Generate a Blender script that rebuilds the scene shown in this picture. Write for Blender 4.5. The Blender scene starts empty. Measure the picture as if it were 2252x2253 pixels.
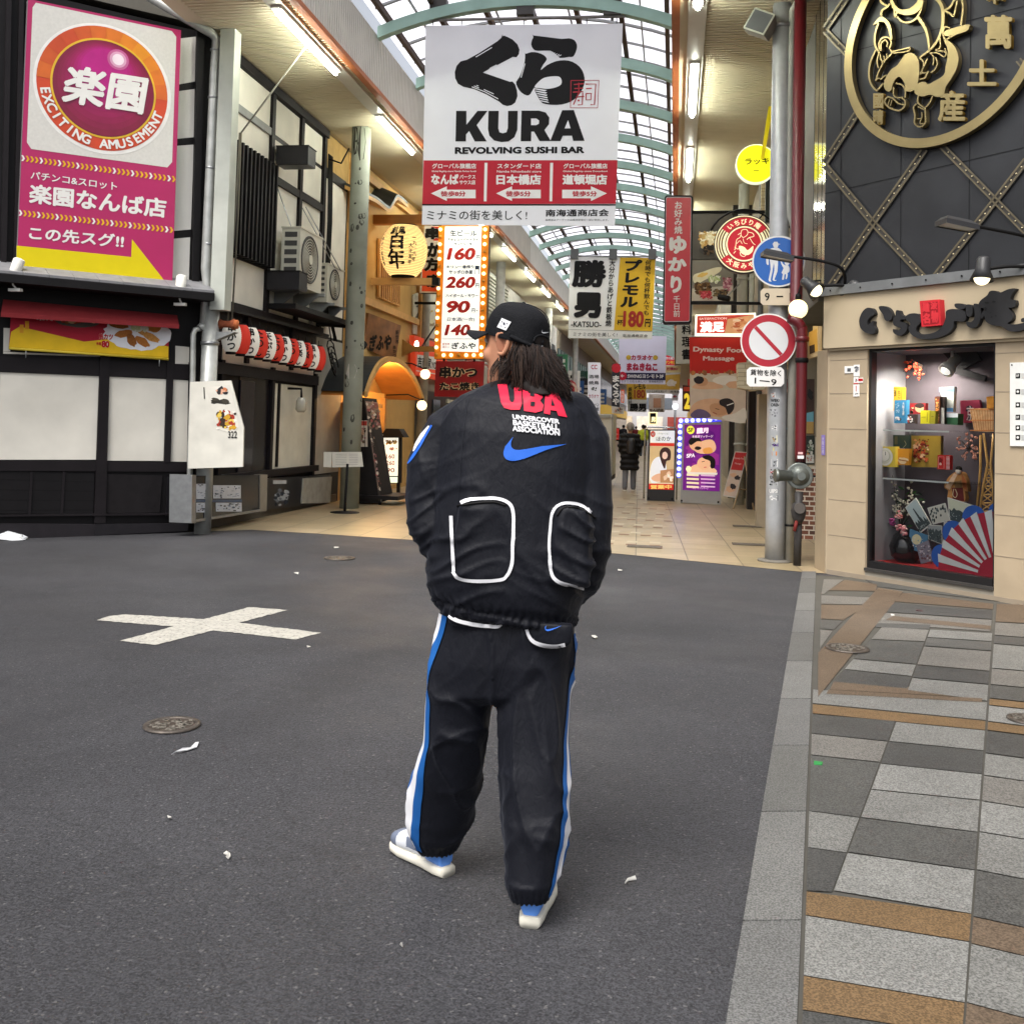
import bpy, bmesh, math, random
from math import sin, cos, pi, radians, atan2, hypot, sqrt
from mathutils import Vector as V, Matrix, noise
from mathutils.bvhtree import BVHTree
SC = bpy.context.scene; COL = SC.collection
# ---------------- camera
F, CY = 2250., 836.
YAW, PIT, ROL, CH = radians(9.11), radians(2.47), radians(1.53), 1.52
fw = V((-sin(YAW)*cos(PIT), cos(YAW)*cos(PIT), sin(PIT)))
r0 = V((cos(YAW), sin(YAW), 0)); u0 = r0.cross(fw)
rt = r0*cos(ROL)+u0*sin(ROL); up = rt.cross(fw)
CAM = V((0, 0, CH))
cd = bpy.data.cameras.new('camera'); co = bpy.data.objects.new('camera', cd); COL.objects.link(co)
m3 = Matrix((rt, up, -fw)).transposed(); co.matrix_world = Matrix.Translation(CAM) @ m3.to_4x4()
cd.sensor_fit = 'HORIZONTAL'; cd.sensor_width = 36; cd.lens = F/2252*36; cd.shift_y = (CY-1126.5)/2252
cd.clip_start = .05; cd.clip_end = 1000; SC.camera = co
# ---------------- sky, sun, exposure (overcast daylight)
W = bpy.data.worlds.new('World'); SC.world = W; W.use_nodes = True
nt = W.node_tree; sk = nt.nodes.new('ShaderNodeTexSky'); sk.sky_type = 'NISHITA'; sk.sun_disc = False
SUN_EL, SUN_AZ = radians(58), radians(200)
sk.sun_elevation = SUN_EL; sk.sun_rotation = SUN_AZ; sk.dust_density = 5; sk.ozone_density = .4; sk.air_density = .8
hs = nt.nodes.new('ShaderNodeHueSaturation'); hs.inputs['Saturation'].default_value = .3; nt.links.new(sk.outputs[0], hs.inputs['Color']); nt.links.new(hs.outputs[0], nt.nodes['Background'].inputs[0]); nt.nodes['Background'].inputs[1].default_value = .15
sl = bpy.data.lights.new('sun', 'SUN'); sl.energy = 1.5; sl.angle = radians(30); sl.color = (1, .96, .9)
so = bpy.data.objects.new('sun', sl); COL.objects.link(so)
so.rotation_euler = V((sin(SUN_AZ)*cos(SUN_EL), cos(SUN_AZ)*cos(SUN_EL), sin(SUN_EL))).to_track_quat('Z', 'Y').to_euler()
SC.view_settings.view_transform = 'Standard'; SC.view_settings.look = 'None'; SC.view_settings.exposure = 0.8; SC.view_settings.gamma = 1
cy_ = SC.cycles; cy_.max_bounces = 7; cy_.diffuse_bounces = 4; cy_.glossy_bounces = 3; cy_.transmission_bounces = 5; cy_.transparent_max_bounces = 8
cy_.use_denoising = True; cy_.sample_clamp_indirect = 6; cy_.caustics_reflective = False; cy_.caustics_refractive = False
# ---------------- materials
def lin(h):
    if not isinstance(h, str): return tuple(h)
    c = [int(h[i:i+2], 16)/255 for i in (0, 2, 4)]
    return tuple(x/12.92 if x <= .04045 else ((x+.055)/1.055)**2.4 for x in c)
MC = {}
def M(h, rough=.6, nz=.10, sc=6., bump=0., metal=0., em=0., tag=''):
    key = (h, rough, nz, sc, bump, metal, em, tag)
    if key in MC: return MC[key]
    m = bpy.data.materials.new('mat_%03d' % len(MC)); m.use_nodes = True; t = m.node_tree; N = t.nodes; L = t.links
    b = N['Principled BSDF']; c = lin(h)
    tc = N.new('ShaderNodeTexCoord'); n = N.new('ShaderNodeTexNoise'); n.inputs['Scale'].default_value = sc; n.inputs['Detail'].default_value = 5
    L.new(tc.outputs['Object'], n.inputs['Vector'])
    rp = N.new('ShaderNodeMapRange'); rp.inputs[1].default_value = .3; rp.inputs[2].default_value = .7
    rp.inputs[3].default_value = 1-nz; rp.inputs[4].default_value = 1+nz*.6; L.new(n.outputs[0], rp.inputs[0])
    mx = N.new('ShaderNodeMix'); mx.data_type = 'RGBA'; mx.blend_type = 'MULTIPLY'; mx.inputs[0].default_value = 1
    mx.inputs[6].default_value = (*c, 1); L.new(rp.outputs[0], mx.inputs[7]); L.new(mx.outputs[2], b.inputs['Base Color'])
    b.inputs['Roughness'].default_value = rough; b.inputs['Specular IOR Level'].default_value = .22 if rough >= .5 else .5; b.inputs['Metallic'].default_value = metal
    if em: L.new(mx.outputs[2], b.inputs['Emission Color']); b.inputs['Emission Strength'].default_value = em
    if bump:
        bp = N.new('ShaderNodeBump'); bp.inputs['Strength'].default_value = bump; bp.inputs['Distance'].default_value = .02
        L.new(n.outputs[0], bp.inputs['Height']); L.new(bp.outputs[0], b.inputs['Normal'])
    MC[key] = m; return m
def nodes(m): return m.node_tree.nodes, m.node_tree.links
# ---------------- pixel helpers: photo pixel (2252 px) -> point on a plane of the place
def ray(x, y): return fw + rt*((x-1126)/F) - up*((y-CY)/F)
def zr_(x0, y0, k): return lambda x, y: (x0+x*k, y0+y*k)
z0 = zr_(0, 0, 1.1662); z1 = zr_(0, 0, .3936); z2 = zr_(0, 600, .3936); z3 = zr_(420, 0, .3624); z4 = zr_(900, 0, .2691)
z5 = zr_(700, 400, .2587); z6 = zr_(700, 750, .2329); z7 = zr_(1230, 500, .3364); z8 = zr_(1400, 0, .4412)
z9 = zr_(1450, 350, .233); zr = zr_(1640, 600, .3881); zp = zr_(1560, 700, .2847); zb = zr_(850, 650, .2848); zl = zr_(850, 1200, .4658)
zk = zr_(1550, 1200, .545); zg = zr_(0, 1150, .5711); zc = zr_(1000, 480, .2691)
class Pl:
    """vertical or ground plane through p with normal n facing the viewer"""
    def __init__(s, p, n): s.p = V(p); s.n = V(n).normalized()
    def at(s, x, y):
        d = ray(x, y); return CAM + d*((s.p-CAM).dot(s.n)/d.dot(s.n))
    def off(s, d): return Pl(s.p+s.n*d, s.n)
def PY(Y): return Pl((0, Y, 0), (0, -1, 0))
def PX(X): return Pl((X, 0, 0), (1 if X < 0 else -1, 0, 0))
GR = Pl((0, 0, 0), (0, 0, 1))
def PA(p, a):
    n = V((cos(radians(a)), -sin(radians(a)), 0))
    if n.dot(CAM-V(p)) < 0: n = -n
    return Pl(p, n)
# ---------------- mesh builder
SPLIT = {'white_panel', 'timber_beam', 'timber_post', 'plank_panel', 'bulb', 'bracket', 'leg', 'clamp', 'hook', 'lantern_arm', 'purlin', 'window', 'shopfront', 'stay_wire', 'rope', 'cable', 'hanger', 'mirror_strip', 'pillar', 'drain_cock', 'doorway', 'louvre', 'slat', 'plinth', 'window_frame', 'wheel', 'stay', 'collar', 'rim'}
class MB:
    def __init__(s): s.v = []; s.f = []; s.m = []; s.mats = []; s.sm = []
    def mi(s, m):
        if m not in s.mats: s.mats.append(m)
        return s.mats.index(m)
    def add(s, vs, fs, m, smooth=False):
        o = len(s.v); s.v += [V(v) for v in vs]; k = s.mi(m)
        for f in fs: s.f.append([o+i for i in f]); s.m.append(k); s.sm.append(smooth)
    def poly(s, pts, m): s.add(pts, [range(len(pts))], m)
    def box(s, a, b, m, rz=0, piv=None):
        x0, y0, z0_ = a; x1, y1, z1_ = b
        vs = [V((x, y, z)) for z in (z0_, z1_) for x, y in ((x0, y0), (x1, y0), (x1, y1), (x0, y1))]
        if rz:
            c = V(piv) if piv else (vs[0]+vs[6])/2; R = Matrix.Rotation(rz, 3, 'Z'); vs = [R@(v-c)+c for v in vs]
        s.add(vs, [(3, 2, 1, 0), (4, 5, 6, 7), (0, 1, 5, 4), (1, 2, 6, 5), (2, 3, 7, 6), (3, 0, 4, 7)], m)
    def ext(s, pts, d, m, ms=None):
        """polygon extruded by vector d"""
        pts = [V(p) for p in pts]; n = len(pts); q = [p+V(d) for p in pts]
        s.add(pts+q, [list(range(n))], m); o = len(s.v)-2*n
        k = s.mi(ms or m)
        s.f.append([o+n+i for i in reversed(range(n))]); s.m.append(k); s.sm.append(False)
        for i in range(n):
            j = (i+1) % n; s.f.append([o+i, o+n+i, o+n+j, o+j]); s.m.append(k); s.sm.append(False)
    def tube(s, path, r, m, n=8, cap=True):
        path = [V(p) for p in path]; rs = r if isinstance(r, (list, tuple)) else [r]*len(path); vs = []
        pn = None
        for i, p in enumerate(path):
            t = (path[min(i+1, len(path)-1)]-path[max(i-1, 0)]).normalized()
            if pn is None: pn = t.orthogonal().normalized()
            pn = (pn-t*pn.dot(t)).normalized(); b = t.cross(pn)
            vs += [p+(pn*cos(2*pi*k/n)+b*sin(2*pi*k/n))*rs[i] for k in range(n)]
        fs = [(i*n+k, i*n+(k+1) % n, (i+1)*n+(k+1) % n, (i+1)*n+k) for i in range(len(path)-1) for k in range(n)]
        s.add(vs, fs, m, True)
        if cap:
            o = len(s.v)-len(vs); kk = s.mi(m)
            for ring in (list(range(n))[::-1], [len(vs)-n+k for k in range(n)]): s.f.append([o+i for i in ring]); s.m.append(kk); s.sm.append(False)
    def lathe(s, c, prof, m, n=16, axis=V((0, 0, 1)), cap=True):
        c = V(c); a = V(axis).normalized(); x = a.orthogonal().normalized(); y = a.cross(x)
        vs = [c+a*h+(x*cos(2*pi*k/n)+y*sin(2*pi*k/n))*r for r, h in prof for k in range(n)]
        fs = [(i*n+k, i*n+(k+1) % n, (i+1)*n+(k+1) % n, (i+1)*n+k) for i in range(len(prof)-1) for k in range(n)]
        s.add(vs, fs, m, True)
        if cap:
            o = len(s.v)-len(vs); kk = s.mi(m)
            for ring in (list(range(n))[::-1], [len(vs)-n+k for k in range(n)]): s.f.append([o+i for i in ring]); s.m.append(kk); s.sm.append(False)
    def ball(s, c, r, m, n=14, sq=1.):
        s.lathe(c, [(max(r*sin(pi*i/n), .001), -r*sq*cos(pi*i/n)) for i in range(n+1)], m, n)
    def split(s):
        p = list(range(len(s.v)))
        def fd(i):
            while p[i] != i: p[i] = p[p[i]]; i = p[i]
            return i
        for f in s.f:
            r = fd(f[0])
            for i in f[1:]: p[fd(i)] = r
        g = {}
        for k, f in enumerate(s.f): g.setdefault(fd(f[0]), []).append(k)
        out = []
        for ks in g.values():
            b = MB(); mp = {}
            for k in ks:
                for i in s.f[k]:
                    if i not in mp: mp[i] = len(b.v); b.v.append(s.v[i])
                b.f.append([mp[i] for i in s.f[k]]); b.m.append(b.mi(s.mats[s.m[k]])); b.sm.append(s.sm[k])
            out.append(b)
        return out
    def build(s, name, parent=None, **kw):
        if name in SPLIT and parent:
            bs = s.split(); SP = list(SPLIT); SPLIT.discard(name); o = None
            for b in bs: o = b.build(name, parent)
            SPLIT.update(SP); return o
        me = bpy.data.meshes.new(name); off = V((0, 0, 0))
        p = parent
        while p: off = off+p.location; p = p.parent
        me.from_pydata([v-off for v in s.v], [], s.f); 
        for m in s.mats: me.materials.append(m)
        me.polygons.foreach_set('material_index', s.m); me.polygons.foreach_set('use_smooth', s.sm); me.update()
        bm = bmesh.new(); bm.from_mesh(me); bmesh.ops.recalc_face_normals(bm, faces=bm.faces); bm.to_mesh(me); bm.free()
        o = bpy.data.objects.new(name, me); COL.objects.link(o); o.parent = parent
        for k, v in kw.items(): o['category' if k == 'cat' else k] = v
        return o
def thing(name, label, cat, loc=(0, 0, 0), group=None):
    o = bpy.data.objects.new(name, None); COL.objects.link(o); o.location = loc; o['label'] = label; o['category'] = cat
    o.empty_display_size = .1
    if group: o['group'] = group
    return o
def dup(root, loc, label=None):
    r = root.copy(); COL.objects.link(r); r.location = loc
    if label: r['label'] = label
    for ch in list(root.children):
        c = ch.copy(); COL.objects.link(c); c.parent = r
        for g in ch.children:
            d = g.copy(); COL.objects.link(d); d.parent = c
    return r
def stem(o): return o.name.split('.')[0]
def adopt(p, names):
    for c in list(p.parent.children):
        if c is not p and stem(c) in names: c.parent = p
# ---------------- lettering
TC = {}
def glyphs(s, shear=0, ls=1.):
    k = (s, shear, ls)
    if k not in TC:
        c = bpy.data.curves.new('t', 'FONT'); c.body = s; c.size = 1; c.resolution_u = 3; c.align_x = 'CENTER'; c.shear = shear; c.space_line = ls
        o = bpy.data.objects.new('t', c); me = bpy.data.meshes.new_from_object(o)
        vs = [(v.co.x, v.co.y) for v in me.vertices]; fs = [list(p.vertices) for p in me.polygons]
        bpy.data.objects.remove(o); bpy.data.curves.remove(c); bpy.data.meshes.remove(me)
        x0 = min(v[0] for v in vs); x1 = max(v[0] for v in vs); y0 = min(v[1] for v in vs); y1 = max(v[1] for v in vs)
        TC[k] = (vs, fs, (x0, y0, x1, y1))
    return TC[k]
RNG = random.Random(5)
class Cv:
    """flat artwork on a plane of the place; coordinates are photo pixels read in one zoomed view"""
    def __init__(s, pl, z=lambda x, y: (x, y)): s.pl = pl; s.z = z; s.parts = {}; s.cur = 'panel'
    def part(s, n): s.cur = n; return s
    def mb(s, part=None): return s.parts.setdefault(part or s.cur, MB())
    def pt(s, x, y, l=0): return s.pl.at(*s.z(x, y)) + s.pl.n*l
    def poly(s, pts, m, l=0, part=None): s.mb(part).poly([s.pt(x, y, l) for x, y in pts], m)
    def rect(s, x0, y0, x1, y1, m, l=0, part=None): s.poly([(x0, y0), (x1, y0), (x1, y1), (x0, y1)], m, l, part)
    def slab(s, pts, m, l=0, th=.05, part=None, ms=None):
        if len(pts) == 2: (a, b), (c, d) = pts; pts = [(a, b), (c, b), (c, d), (a, d)]
        s.mb(part).ext([s.pt(x, y, l) for x, y in pts], -s.pl.n*th, m, ms)
    def axes(s):
        n = s.pl.n; r = V((0, 0, 1)).cross(n) if abs(n.z) < .9 else V((1, 0, 0)); r.normalize(); return r, n.cross(r)
    def disc(s, x, y, r, m, l=0, part=None, n=40, a0=0, a1=2*pi, r2=None):
        c = s.pt(x, y, l); ax, ay = s.axes()
        if r2 is None: s.mb(part).poly([c+(ax*cos(a0+(a1-a0)*k/n)+ay*sin(a0+(a1-a0)*k/n))*r for k in range(n+(a1-a0 < 6.2))]+([c] if a1-a0 < 6.2 else []), m)
        else:
            vs = []; 
            for k in range(n+1):
                t = a0+(a1-a0)*k/n; d = ax*cos(t)+ay*sin(t); vs += [c+d*r, c+d*r2]
            s.mb(part).add(vs, [(2*k, 2*k+1, 2*k+3, 2*k+2) for k in range(n)], m)
    def line(s, pts, w, m, l=0, part=None, sub=0):
        if sub: pts = smooth2(pts, sub)
        n = len(pts); vs = []; ww = w if isinstance(w, (list, tuple)) else [w]*n
        if len(ww) != n: ww = [ww[min(int(i*len(ww)/n), len(ww)-1)] for i in range(n)]
        for i, (x, y) in enumerate(pts):
            ax, ay = pts[max(i-1, 0)]; bx, by = pts[min(i+1, n-1)]; dx, dy = bx-ax, by-ay; d = hypot(dx, dy) or 1
            nx, ny = -dy/d*ww[i]/2, dx/d*ww[i]/2; vs += [s.pt(x+nx, y+ny, l), s.pt(x-nx, y-ny, l)]
        s.mb(part).add(vs, [(2*k, 2*k+1, 2*k+3, 2*k+2) for k in range(n-1)], m)
    def blob(s, x, y, rx, ry, m, l=0, part=None, n=14, j=.25, rot=0):
        a = RNG.random()*6; k = [1+RNG.uniform(-j, j) for _ in range(n)]
        P = [(rx*k[i]*cos(2*pi*i/n), ry*k[i]*sin(2*pi*i/n)) for i in range(n)]
        s.poly([(x+p*cos(rot)-q*sin(rot), y+p*sin(rot)+q*cos(rot)) for p, q in P], m, l, part)
    def scat(s, x0, y0, x1, y1, ms, n, r0_, r1_, l=0, dl=.00012, part=None, asp=1.):
        for i in range(n):
            r = RNG.uniform(r0_, r1_); x = RNG.uniform(x0+r, x1-r) if x1-x0 > 2*r else (x0+x1)/2
            y = RNG.uniform(y0+r*asp, y1-r*asp) if y1-y0 > 2*r*asp else (y0+y1)/2
            s.blob(x, y, r*RNG.uniform(.6, 1), r*asp*RNG.uniform(.5, 1), RNG.choice(ms), l+dl*i, part, 9, .3)
    def text(s, t, q, m, l=.004, b=0, v=False, part='lettering', shear=0, cp=None, outl=None, th=0):
        """q = (x0,y0,x1,y1) or corners (TL, TR, BL)"""
        if outl: s.text(t, q, outl[0], l-.0025, outl[1], v, part, shear)
        if len(q) == 4: q = ((q[0], q[1]), (q[2], q[1]), (q[0], q[3]))
        (ax, ay), (bx, by), (cx, cy) = q
        if v: t = '\n'.join(t)
        vs, fs, (x0, y0, x1, y1) = glyphs(t, shear); w = (x1-x0) or 1; h = (y1-y0) or 1
        n = 1 if not b else (cp or (6 if b < .05 else 10)); mb = s.mb(part)
        for k in range(n):
            dx, dy = (b*cos(2*pi*k/n), b*sin(2*pi*k/n)) if b else (0, 0)
            P = []
            for (x, y) in vs:
                u = (x-x0+dx+b)/(w+2*b); g = (y1-y+dy+b)/(h+2*b)
                P.append(s.pt(ax+(bx-ax)*u+(cx-ax)*g, ay+(by-ay)*u+(cy-ay)*g, l+k*.0002))
            mb.add(P, fs, m)
    def arc(s, t, x, y, r, size, a0, a1, m, l=.006, b=.03, part='lettering', flip=False):
        """letters along a circle (metres); a0->a1 angle of first and last letter"""
        c = s.pt(x, y, l); ax, ay = s.axes(); mb = s.mb(part)
        for i, ch in enumerate(t):
            if ch == ' ': continue
            a = a0+(a1-a0)*i/(len(t)-1); d = ax*cos(a)+ay*sin(a); e = -ax*sin(a)+ay*cos(a)
            if flip: ux, uy = e, -d
            else: ux, uy = -e, d
            vs, fs, (x0, y0, x1, y1) = glyphs(ch); p = c+d*r
            for k in range(5 if b else 1):
                dx, dy = (b*cos(k*1.257), b*sin(k*1.257)) if b else (0, 0)
                mb.add([p+ux*((vx-(x0+x1)/2+dx)*size)+uy*((vy-.36+dy)*size)+s.pl.n*(k*.0002) for vx, vy in vs], fs, m)
    def build(s, parent, names=None):
        return {k: mb.build((names or {}).get(k, k), parent) for k, mb in s.parts.items() if mb.v}
def smooth2(p, k=4, closed=False):
    """Catmull-Rom through the points"""
    n = len(p); out = []
    rng = range(n if closed else n-1)
    for i in rng:
        a = p[(i-1) % n] if closed or i else p[0]; b = p[i]; c = p[(i+1) % n]; d = p[(i+2) % n] if closed or i+2 < n else p[n-1]
        for j in range(k):
            t = j/k
            out.append(tuple(.5*((2*b[q])+(-a[q]+c[q])*t+(2*a[q]-5*b[q]+4*c[q]-d[q])*t*t+(-a[q]+3*b[q]-3*c[q]+d[q])*t**3) for q in range(len(b))))
    if not closed: out.append(tuple(p[-1]))
    return out
# common materials
BLK = M('121012', .55, .25, 5, .15); DARK = M('191518', .6, .25, 4, .1); WHT = M('dcdad3', .7, .05, 3); PLA = M('dedacf', .8, .14, 1.6, .12)
STL = M('a3a5a6', .35, .15, 12, 0, .8); RED = M('b3161f', .5, .06); INK = M('0d0c0d', .6, .05); PWH = M('e6e4e0', .6, .04); YEL = M('d9b41c', .55, .05)
GRY = M('8d8f8e', .6, .15, 6, .1); BRN = M('b87a3c', .5, .25, 9, .1); GALV = M('b4b6b2', .42, .18, 7, .05, .45)
# ================= GROUND
def asphalt():
    m = M('3b3b3e', .72, .12, .7, 0, 0, 0, 'asph'); N, L = nodes(m); b = N['Principled BSDF']; tc = [n for n in N if n.type == 'TEX_COORD'][0]
    src = b.inputs['Base Color'].links[0].from_socket
    vo = N.new('ShaderNodeTexVoronoi'); vo.inputs['Scale'].default_value = 190; L.new(tc.outputs['Object'], vo.inputs['Vector'])
    rp = N.new('ShaderNodeMapRange'); rp.inputs[1].default_value = 0; rp.inputs[2].default_value = 1; rp.inputs[3].default_value = .5; rp.inputs[4].default_value = 1.5
    sx = N.new('ShaderNodeSeparateColor'); L.new(vo.outputs['Color'], sx.inputs[0]); L.new(sx.outputs[0], rp.inputs[0])
    mx = N.new('ShaderNodeMix'); mx.data_type = 'RGBA'; mx.blend_type = 'MULTIPLY'; mx.inputs[0].default_value = 1
    L.new(src, mx.inputs[6]); L.new(rp.outputs[0], mx.inputs[7])
    # pale specks of aggregate
    v2 = N.new('ShaderNodeTexVoronoi'); v2.inputs['Scale'].default_value = 120; L.new(tc.outputs['Object'], v2.inputs['Vector'])
    s2 = N.new('ShaderNodeSeparateColor'); L.new(v2.outputs['Color'], s2.inputs[0])
    gt = N.new('ShaderNodeMath'); gt.operation = 'GREATER_THAN'; gt.inputs[1].default_value = .985; L.new(s2.outputs[1], gt.inputs[0])
    ml = N.new('ShaderNodeMath'); ml.operation = 'MULTIPLY'; ml.inputs[1].default_value = .22; L.new(gt.outputs[0], ml.inputs[0])
    m2 = N.new('ShaderNodeMix'); m2.data_type = 'RGBA'; L.new(ml.outputs[0], m2.inputs[0]); L.new(mx.outputs[2], m2.inputs[6]); m2.inputs[7].default_value = (.3, .29, .28, 1)
    n4 = N.new('ShaderNodeTexNoise'); n4.inputs['Scale'].default_value = .35; n4.inputs['Detail'].default_value = 7; n4.inputs['Distortion'].default_value = 1.2; L.new(tc.outputs['Object'], n4.inputs['Vector'])
    r4 = N.new('ShaderNodeMapRange'); r4.inputs[1].default_value = .38; r4.inputs[2].default_value = .62; r4.inputs[3].default_value = .86; r4.inputs[4].default_value = 1.1; L.new(n4.outputs[0], r4.inputs[0])
    m4 = N.new('ShaderNodeMix'); m4.data_type = 'RGBA'; m4.blend_type = 'MULTIPLY'; m4.inputs[0].default_value = 1; L.new(m2.outputs[2], m4.inputs[6]); L.new(r4.outputs[0], m4.inputs[7])
    v5 = N.new('ShaderNodeTexVoronoi'); v5.feature = 'DISTANCE_TO_EDGE'; v5.inputs['Scale'].default_value = .42; n5 = N.new('ShaderNodeTexNoise'); n5.inputs['Scale'].default_value = 2.5; n5.inputs['Detail'].default_value = 6; L.new(tc.outputs['Object'], n5.inputs['Vector'])
    a5 = N.new('ShaderNodeVectorMath'); a5.operation = 'MULTIPLY_ADD'; a5.inputs[1].default_value = (.5, .5, 0); L.new(n5.outputs['Color'], a5.inputs[0]); L.new(tc.outputs['Object'], a5.inputs[2]); L.new(a5.outputs[0], v5.inputs['Vector'])
    r5 = N.new('ShaderNodeMapRange'); r5.inputs[1].default_value = .001; r5.inputs[2].default_value = .006; r5.inputs[3].default_value = .88; r5.inputs[4].default_value = 1; L.new(v5.outputs['Distance'], r5.inputs[0])
    m5 = N.new('ShaderNodeMix'); m5.data_type = 'RGBA'; m5.blend_type = 'MULTIPLY'; m5.inputs[0].default_value = 1; L.new(m4.outputs[2], m5.inputs[6]); L.new(r5.outputs[0], m5.inputs[7])
    L.new(m5.outputs[2], b.inputs['Base Color'])
    n2 = N.new('ShaderNodeTexNoise'); n2.inputs['Scale'].default_value = 70; n2.inputs['Detail'].default_value = 6; L.new(tc.outputs['Object'], n2.inputs['Vector'])
    bp = N.new('ShaderNodeBump'); bp.inputs['Strength'].default_value = .55; bp.inputs['Distance'].default_value = .012
    L.new(n2.outputs[0], bp.inputs['Height']); L.new(bp.outputs[0], b.inputs['Normal'])
    n3 = N.new('ShaderNodeTexNoise'); n3.inputs['Scale'].default_value = .6; n3.inputs['Detail'].default_value = 4; L.new(tc.outputs['Object'], n3.inputs['Vector'])
    r3 = N.new('ShaderNodeMapRange'); r3.inputs[1].default_value = .35; r3.inputs[2].default_value = .65; r3.inputs[3].default_value = .5; r3.inputs[4].default_value = .8
    L.new(n3.outputs[0], r3.inputs[0]); L.new(r3.outputs[0], b.inputs['Roughness'])
    return m
mb = MB(); mb.poly([(-220, -220, 0), (220, -220, 0), (220, 220, 0), (-220, 220, 0)], asphalt()); mb.build('road', kind='structure')
def tiles():
    m = M('c4b495', .38, .12, 1.5, 0, 0, 0, 'tile'); N, L = nodes(m); b = N['Principled BSDF']; tc = [n for n in N if n.type == 'TEX_COORD'][0]
    mp = N.new('ShaderNodeMapping'); mp.inputs['Rotation'].default_value = (0, 0, radians(-2)); L.new(tc.outputs['Object'], mp.inputs[0])
    br = N.new('ShaderNodeTexBrick'); br.offset = 0; br.inputs['Scale'].default_value = 1
    br.inputs['Brick Width'].default_value = .6; br.inputs['Row Height'].default_value = .6; br.inputs['Mortar Size'].default_value = .007
    br.inputs['Color1'].default_value = (*lin('a69578'), 1); br.inputs['Color2'].default_value = (*lin('998a6c'), 1); br.inputs['Mortar'].default_value = (*lin('5f5645'), 1)
    L.new(mp.outputs[0], br.inputs['Vector'])
    b2 = N.new('ShaderNodeTexBrick'); b2.offset = .5; b2.inputs['Scale'].default_value = 1; b2.inputs['Brick Width'].default_value = .3; b2.inputs['Row Height'].default_value = .15
    b2.inputs['Mortar Size'].default_value = .002; b2.inputs['Color1'].default_value = (1, 1, 1, 1); b2.inputs['Color2'].default_value = (.86, .84, .8, 1); b2.inputs['Mortar'].default_value = (.8, .78, .74, 1)
    L.new(mp.outputs[0], b2.inputs['Vector'])
    src = b.inputs['Base Color'].links[0].from_node; L.new(br.outputs[0], src.inputs[6])
    m2 = N.new('ShaderNodeMix'); m2.data_type = 'RGBA'; m2.blend_type = 'MULTIPLY'; m2.inputs[0].default_value = .8
    L.new(src.outputs[2], m2.inputs[6]); L.new(b2.outputs[0], m2.inputs[7]); L.new(m2.outputs[2], b.inputs['Base Color'])
    return m
mb = MB(); mb.poly([(-9, 12.6, .004), (-6.25, 12.62, .004), (-5.6, 13.14, .004), (-4.6, 13.04, .004), (-2.6, 12.72, .004), (-.64, 12.38, .004), (1.39, 11.53, .004), (3.4, 11.3, .004), (3.4, 145, .004), (-9, 145, .004)], tiles())
bro = M('7a5536', .45, .2, 9); crm = M('b8ac92', .45, .1, 9)
for i in range(40):   # pattern of small brown tiles along the middle of the arcade
    y = 13.3+i*1.2
    for k in range(7):
        x = -1.05+.15*k; 
        if (k+i) % 2: mb.poly([(x, y, .008), (x+.14, y, .008), (x+.14, y+.14, .008), (x, y+.14, .008)], bro)
        if y < 30 and k % 2: mb.poly([(x, y+.3, .008), (x+.14, y+.3, .008), (x+.14, y+.5, .008), (x, y+.5, .008)], crm)
mb.build('arcade_floor', kind='structure')
# pavement: granite kerb strip and banded granite slabs
def granite(h, tag, dk=.5):
    m = M(h, .5, .12, 3, 0, 0, 0, 'gr'+tag); N, L = nodes(m); b = N['Principled BSDF']; tc = [n for n in N if n.type == 'TEX_COORD'][0]
    src = b.inputs['Base Color'].links[0].from_socket
    n = N.new('ShaderNodeTexNoise'); n.inputs['Scale'].default_value = 150; n.inputs['Detail'].default_value = 4; L.new(tc.outputs['Object'], n.inputs['Vector'])
    rp = N.new('ShaderNodeMapRange'); rp.inputs[1].default_value = .36; rp.inputs[2].default_value = .64; rp.inputs[3].default_value = dk; rp.inputs[4].default_value = 1.4; L.new(n.outputs[0], rp.inputs[0])
    mx = N.new('ShaderNodeMix'); mx.data_type = 'RGBA'; mx.blend_type = 'MULTIPLY'; mx.inputs[0].default_value = 1; L.new(src, mx.inputs[6]); L.new(rp.outputs[0], mx.inputs[7])
    L.new(mx.outputs[2], b.inputs['Base Color']); return m
gL = [granite('6c6c69', 'l'), granite('757572', 'l2'), granite('666460', 'l3')]; gD = [granite('424241', 'd'), granite('4a4a48', 'd2')]; gO = granite('66523a', 'o', .55); gO2 = granite('5a4d40', 'o2', .6); gK = [granite('626261', 'k', .5), granite('696967', 'k2', .5), granite('5c5c5a', 'k3', .5)]
JNT = M('4b4944', .8)
# metric grid along the pavement: v = along the kerb, u = across it
KR = [V((1.56, 11.48)), V((.37, 2.79))]; kd = (KR[0]-KR[1]).normalized(); kn = V((kd.y, -kd.x))
KL = [V((1.39, 11.53)), V((.16, 2.75))]; ld = (KL[0]-KL[1]).normalized()
def pv(u, v, z=.008): q = KR[1]+kd*v+kn*u; return (q.x, q.y, z)
mb = MB()
mb.poly([pv(-.03, -6, .004), pv(9, -6, .004), pv(9, 8.6, .004), pv(-.03, 8.6, .004)], JNT)
kb = MB(); vs = [-6, -4.2, -2.4, -.75, .55, 1.5, 2.4, 3.3, 4.3, 5.3, 6.3, 7.3, 8.3, 8.85]
for i in range(len(vs)-1):
    a, b_ = vs[i]+.006, vs[i+1]-.006
    la, lb = KL[1]+ld*a, KL[1]+ld*b_; ra, rb = pv(-.03, a), pv(-.03, b_)
    kb.ext([(la.x, la.y, .012), (ra[0], ra[1], .012), (rb[0], rb[1], .012), (lb.x, lb.y, .012)], (0, 0, -.05), gK[i % 3])
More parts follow.
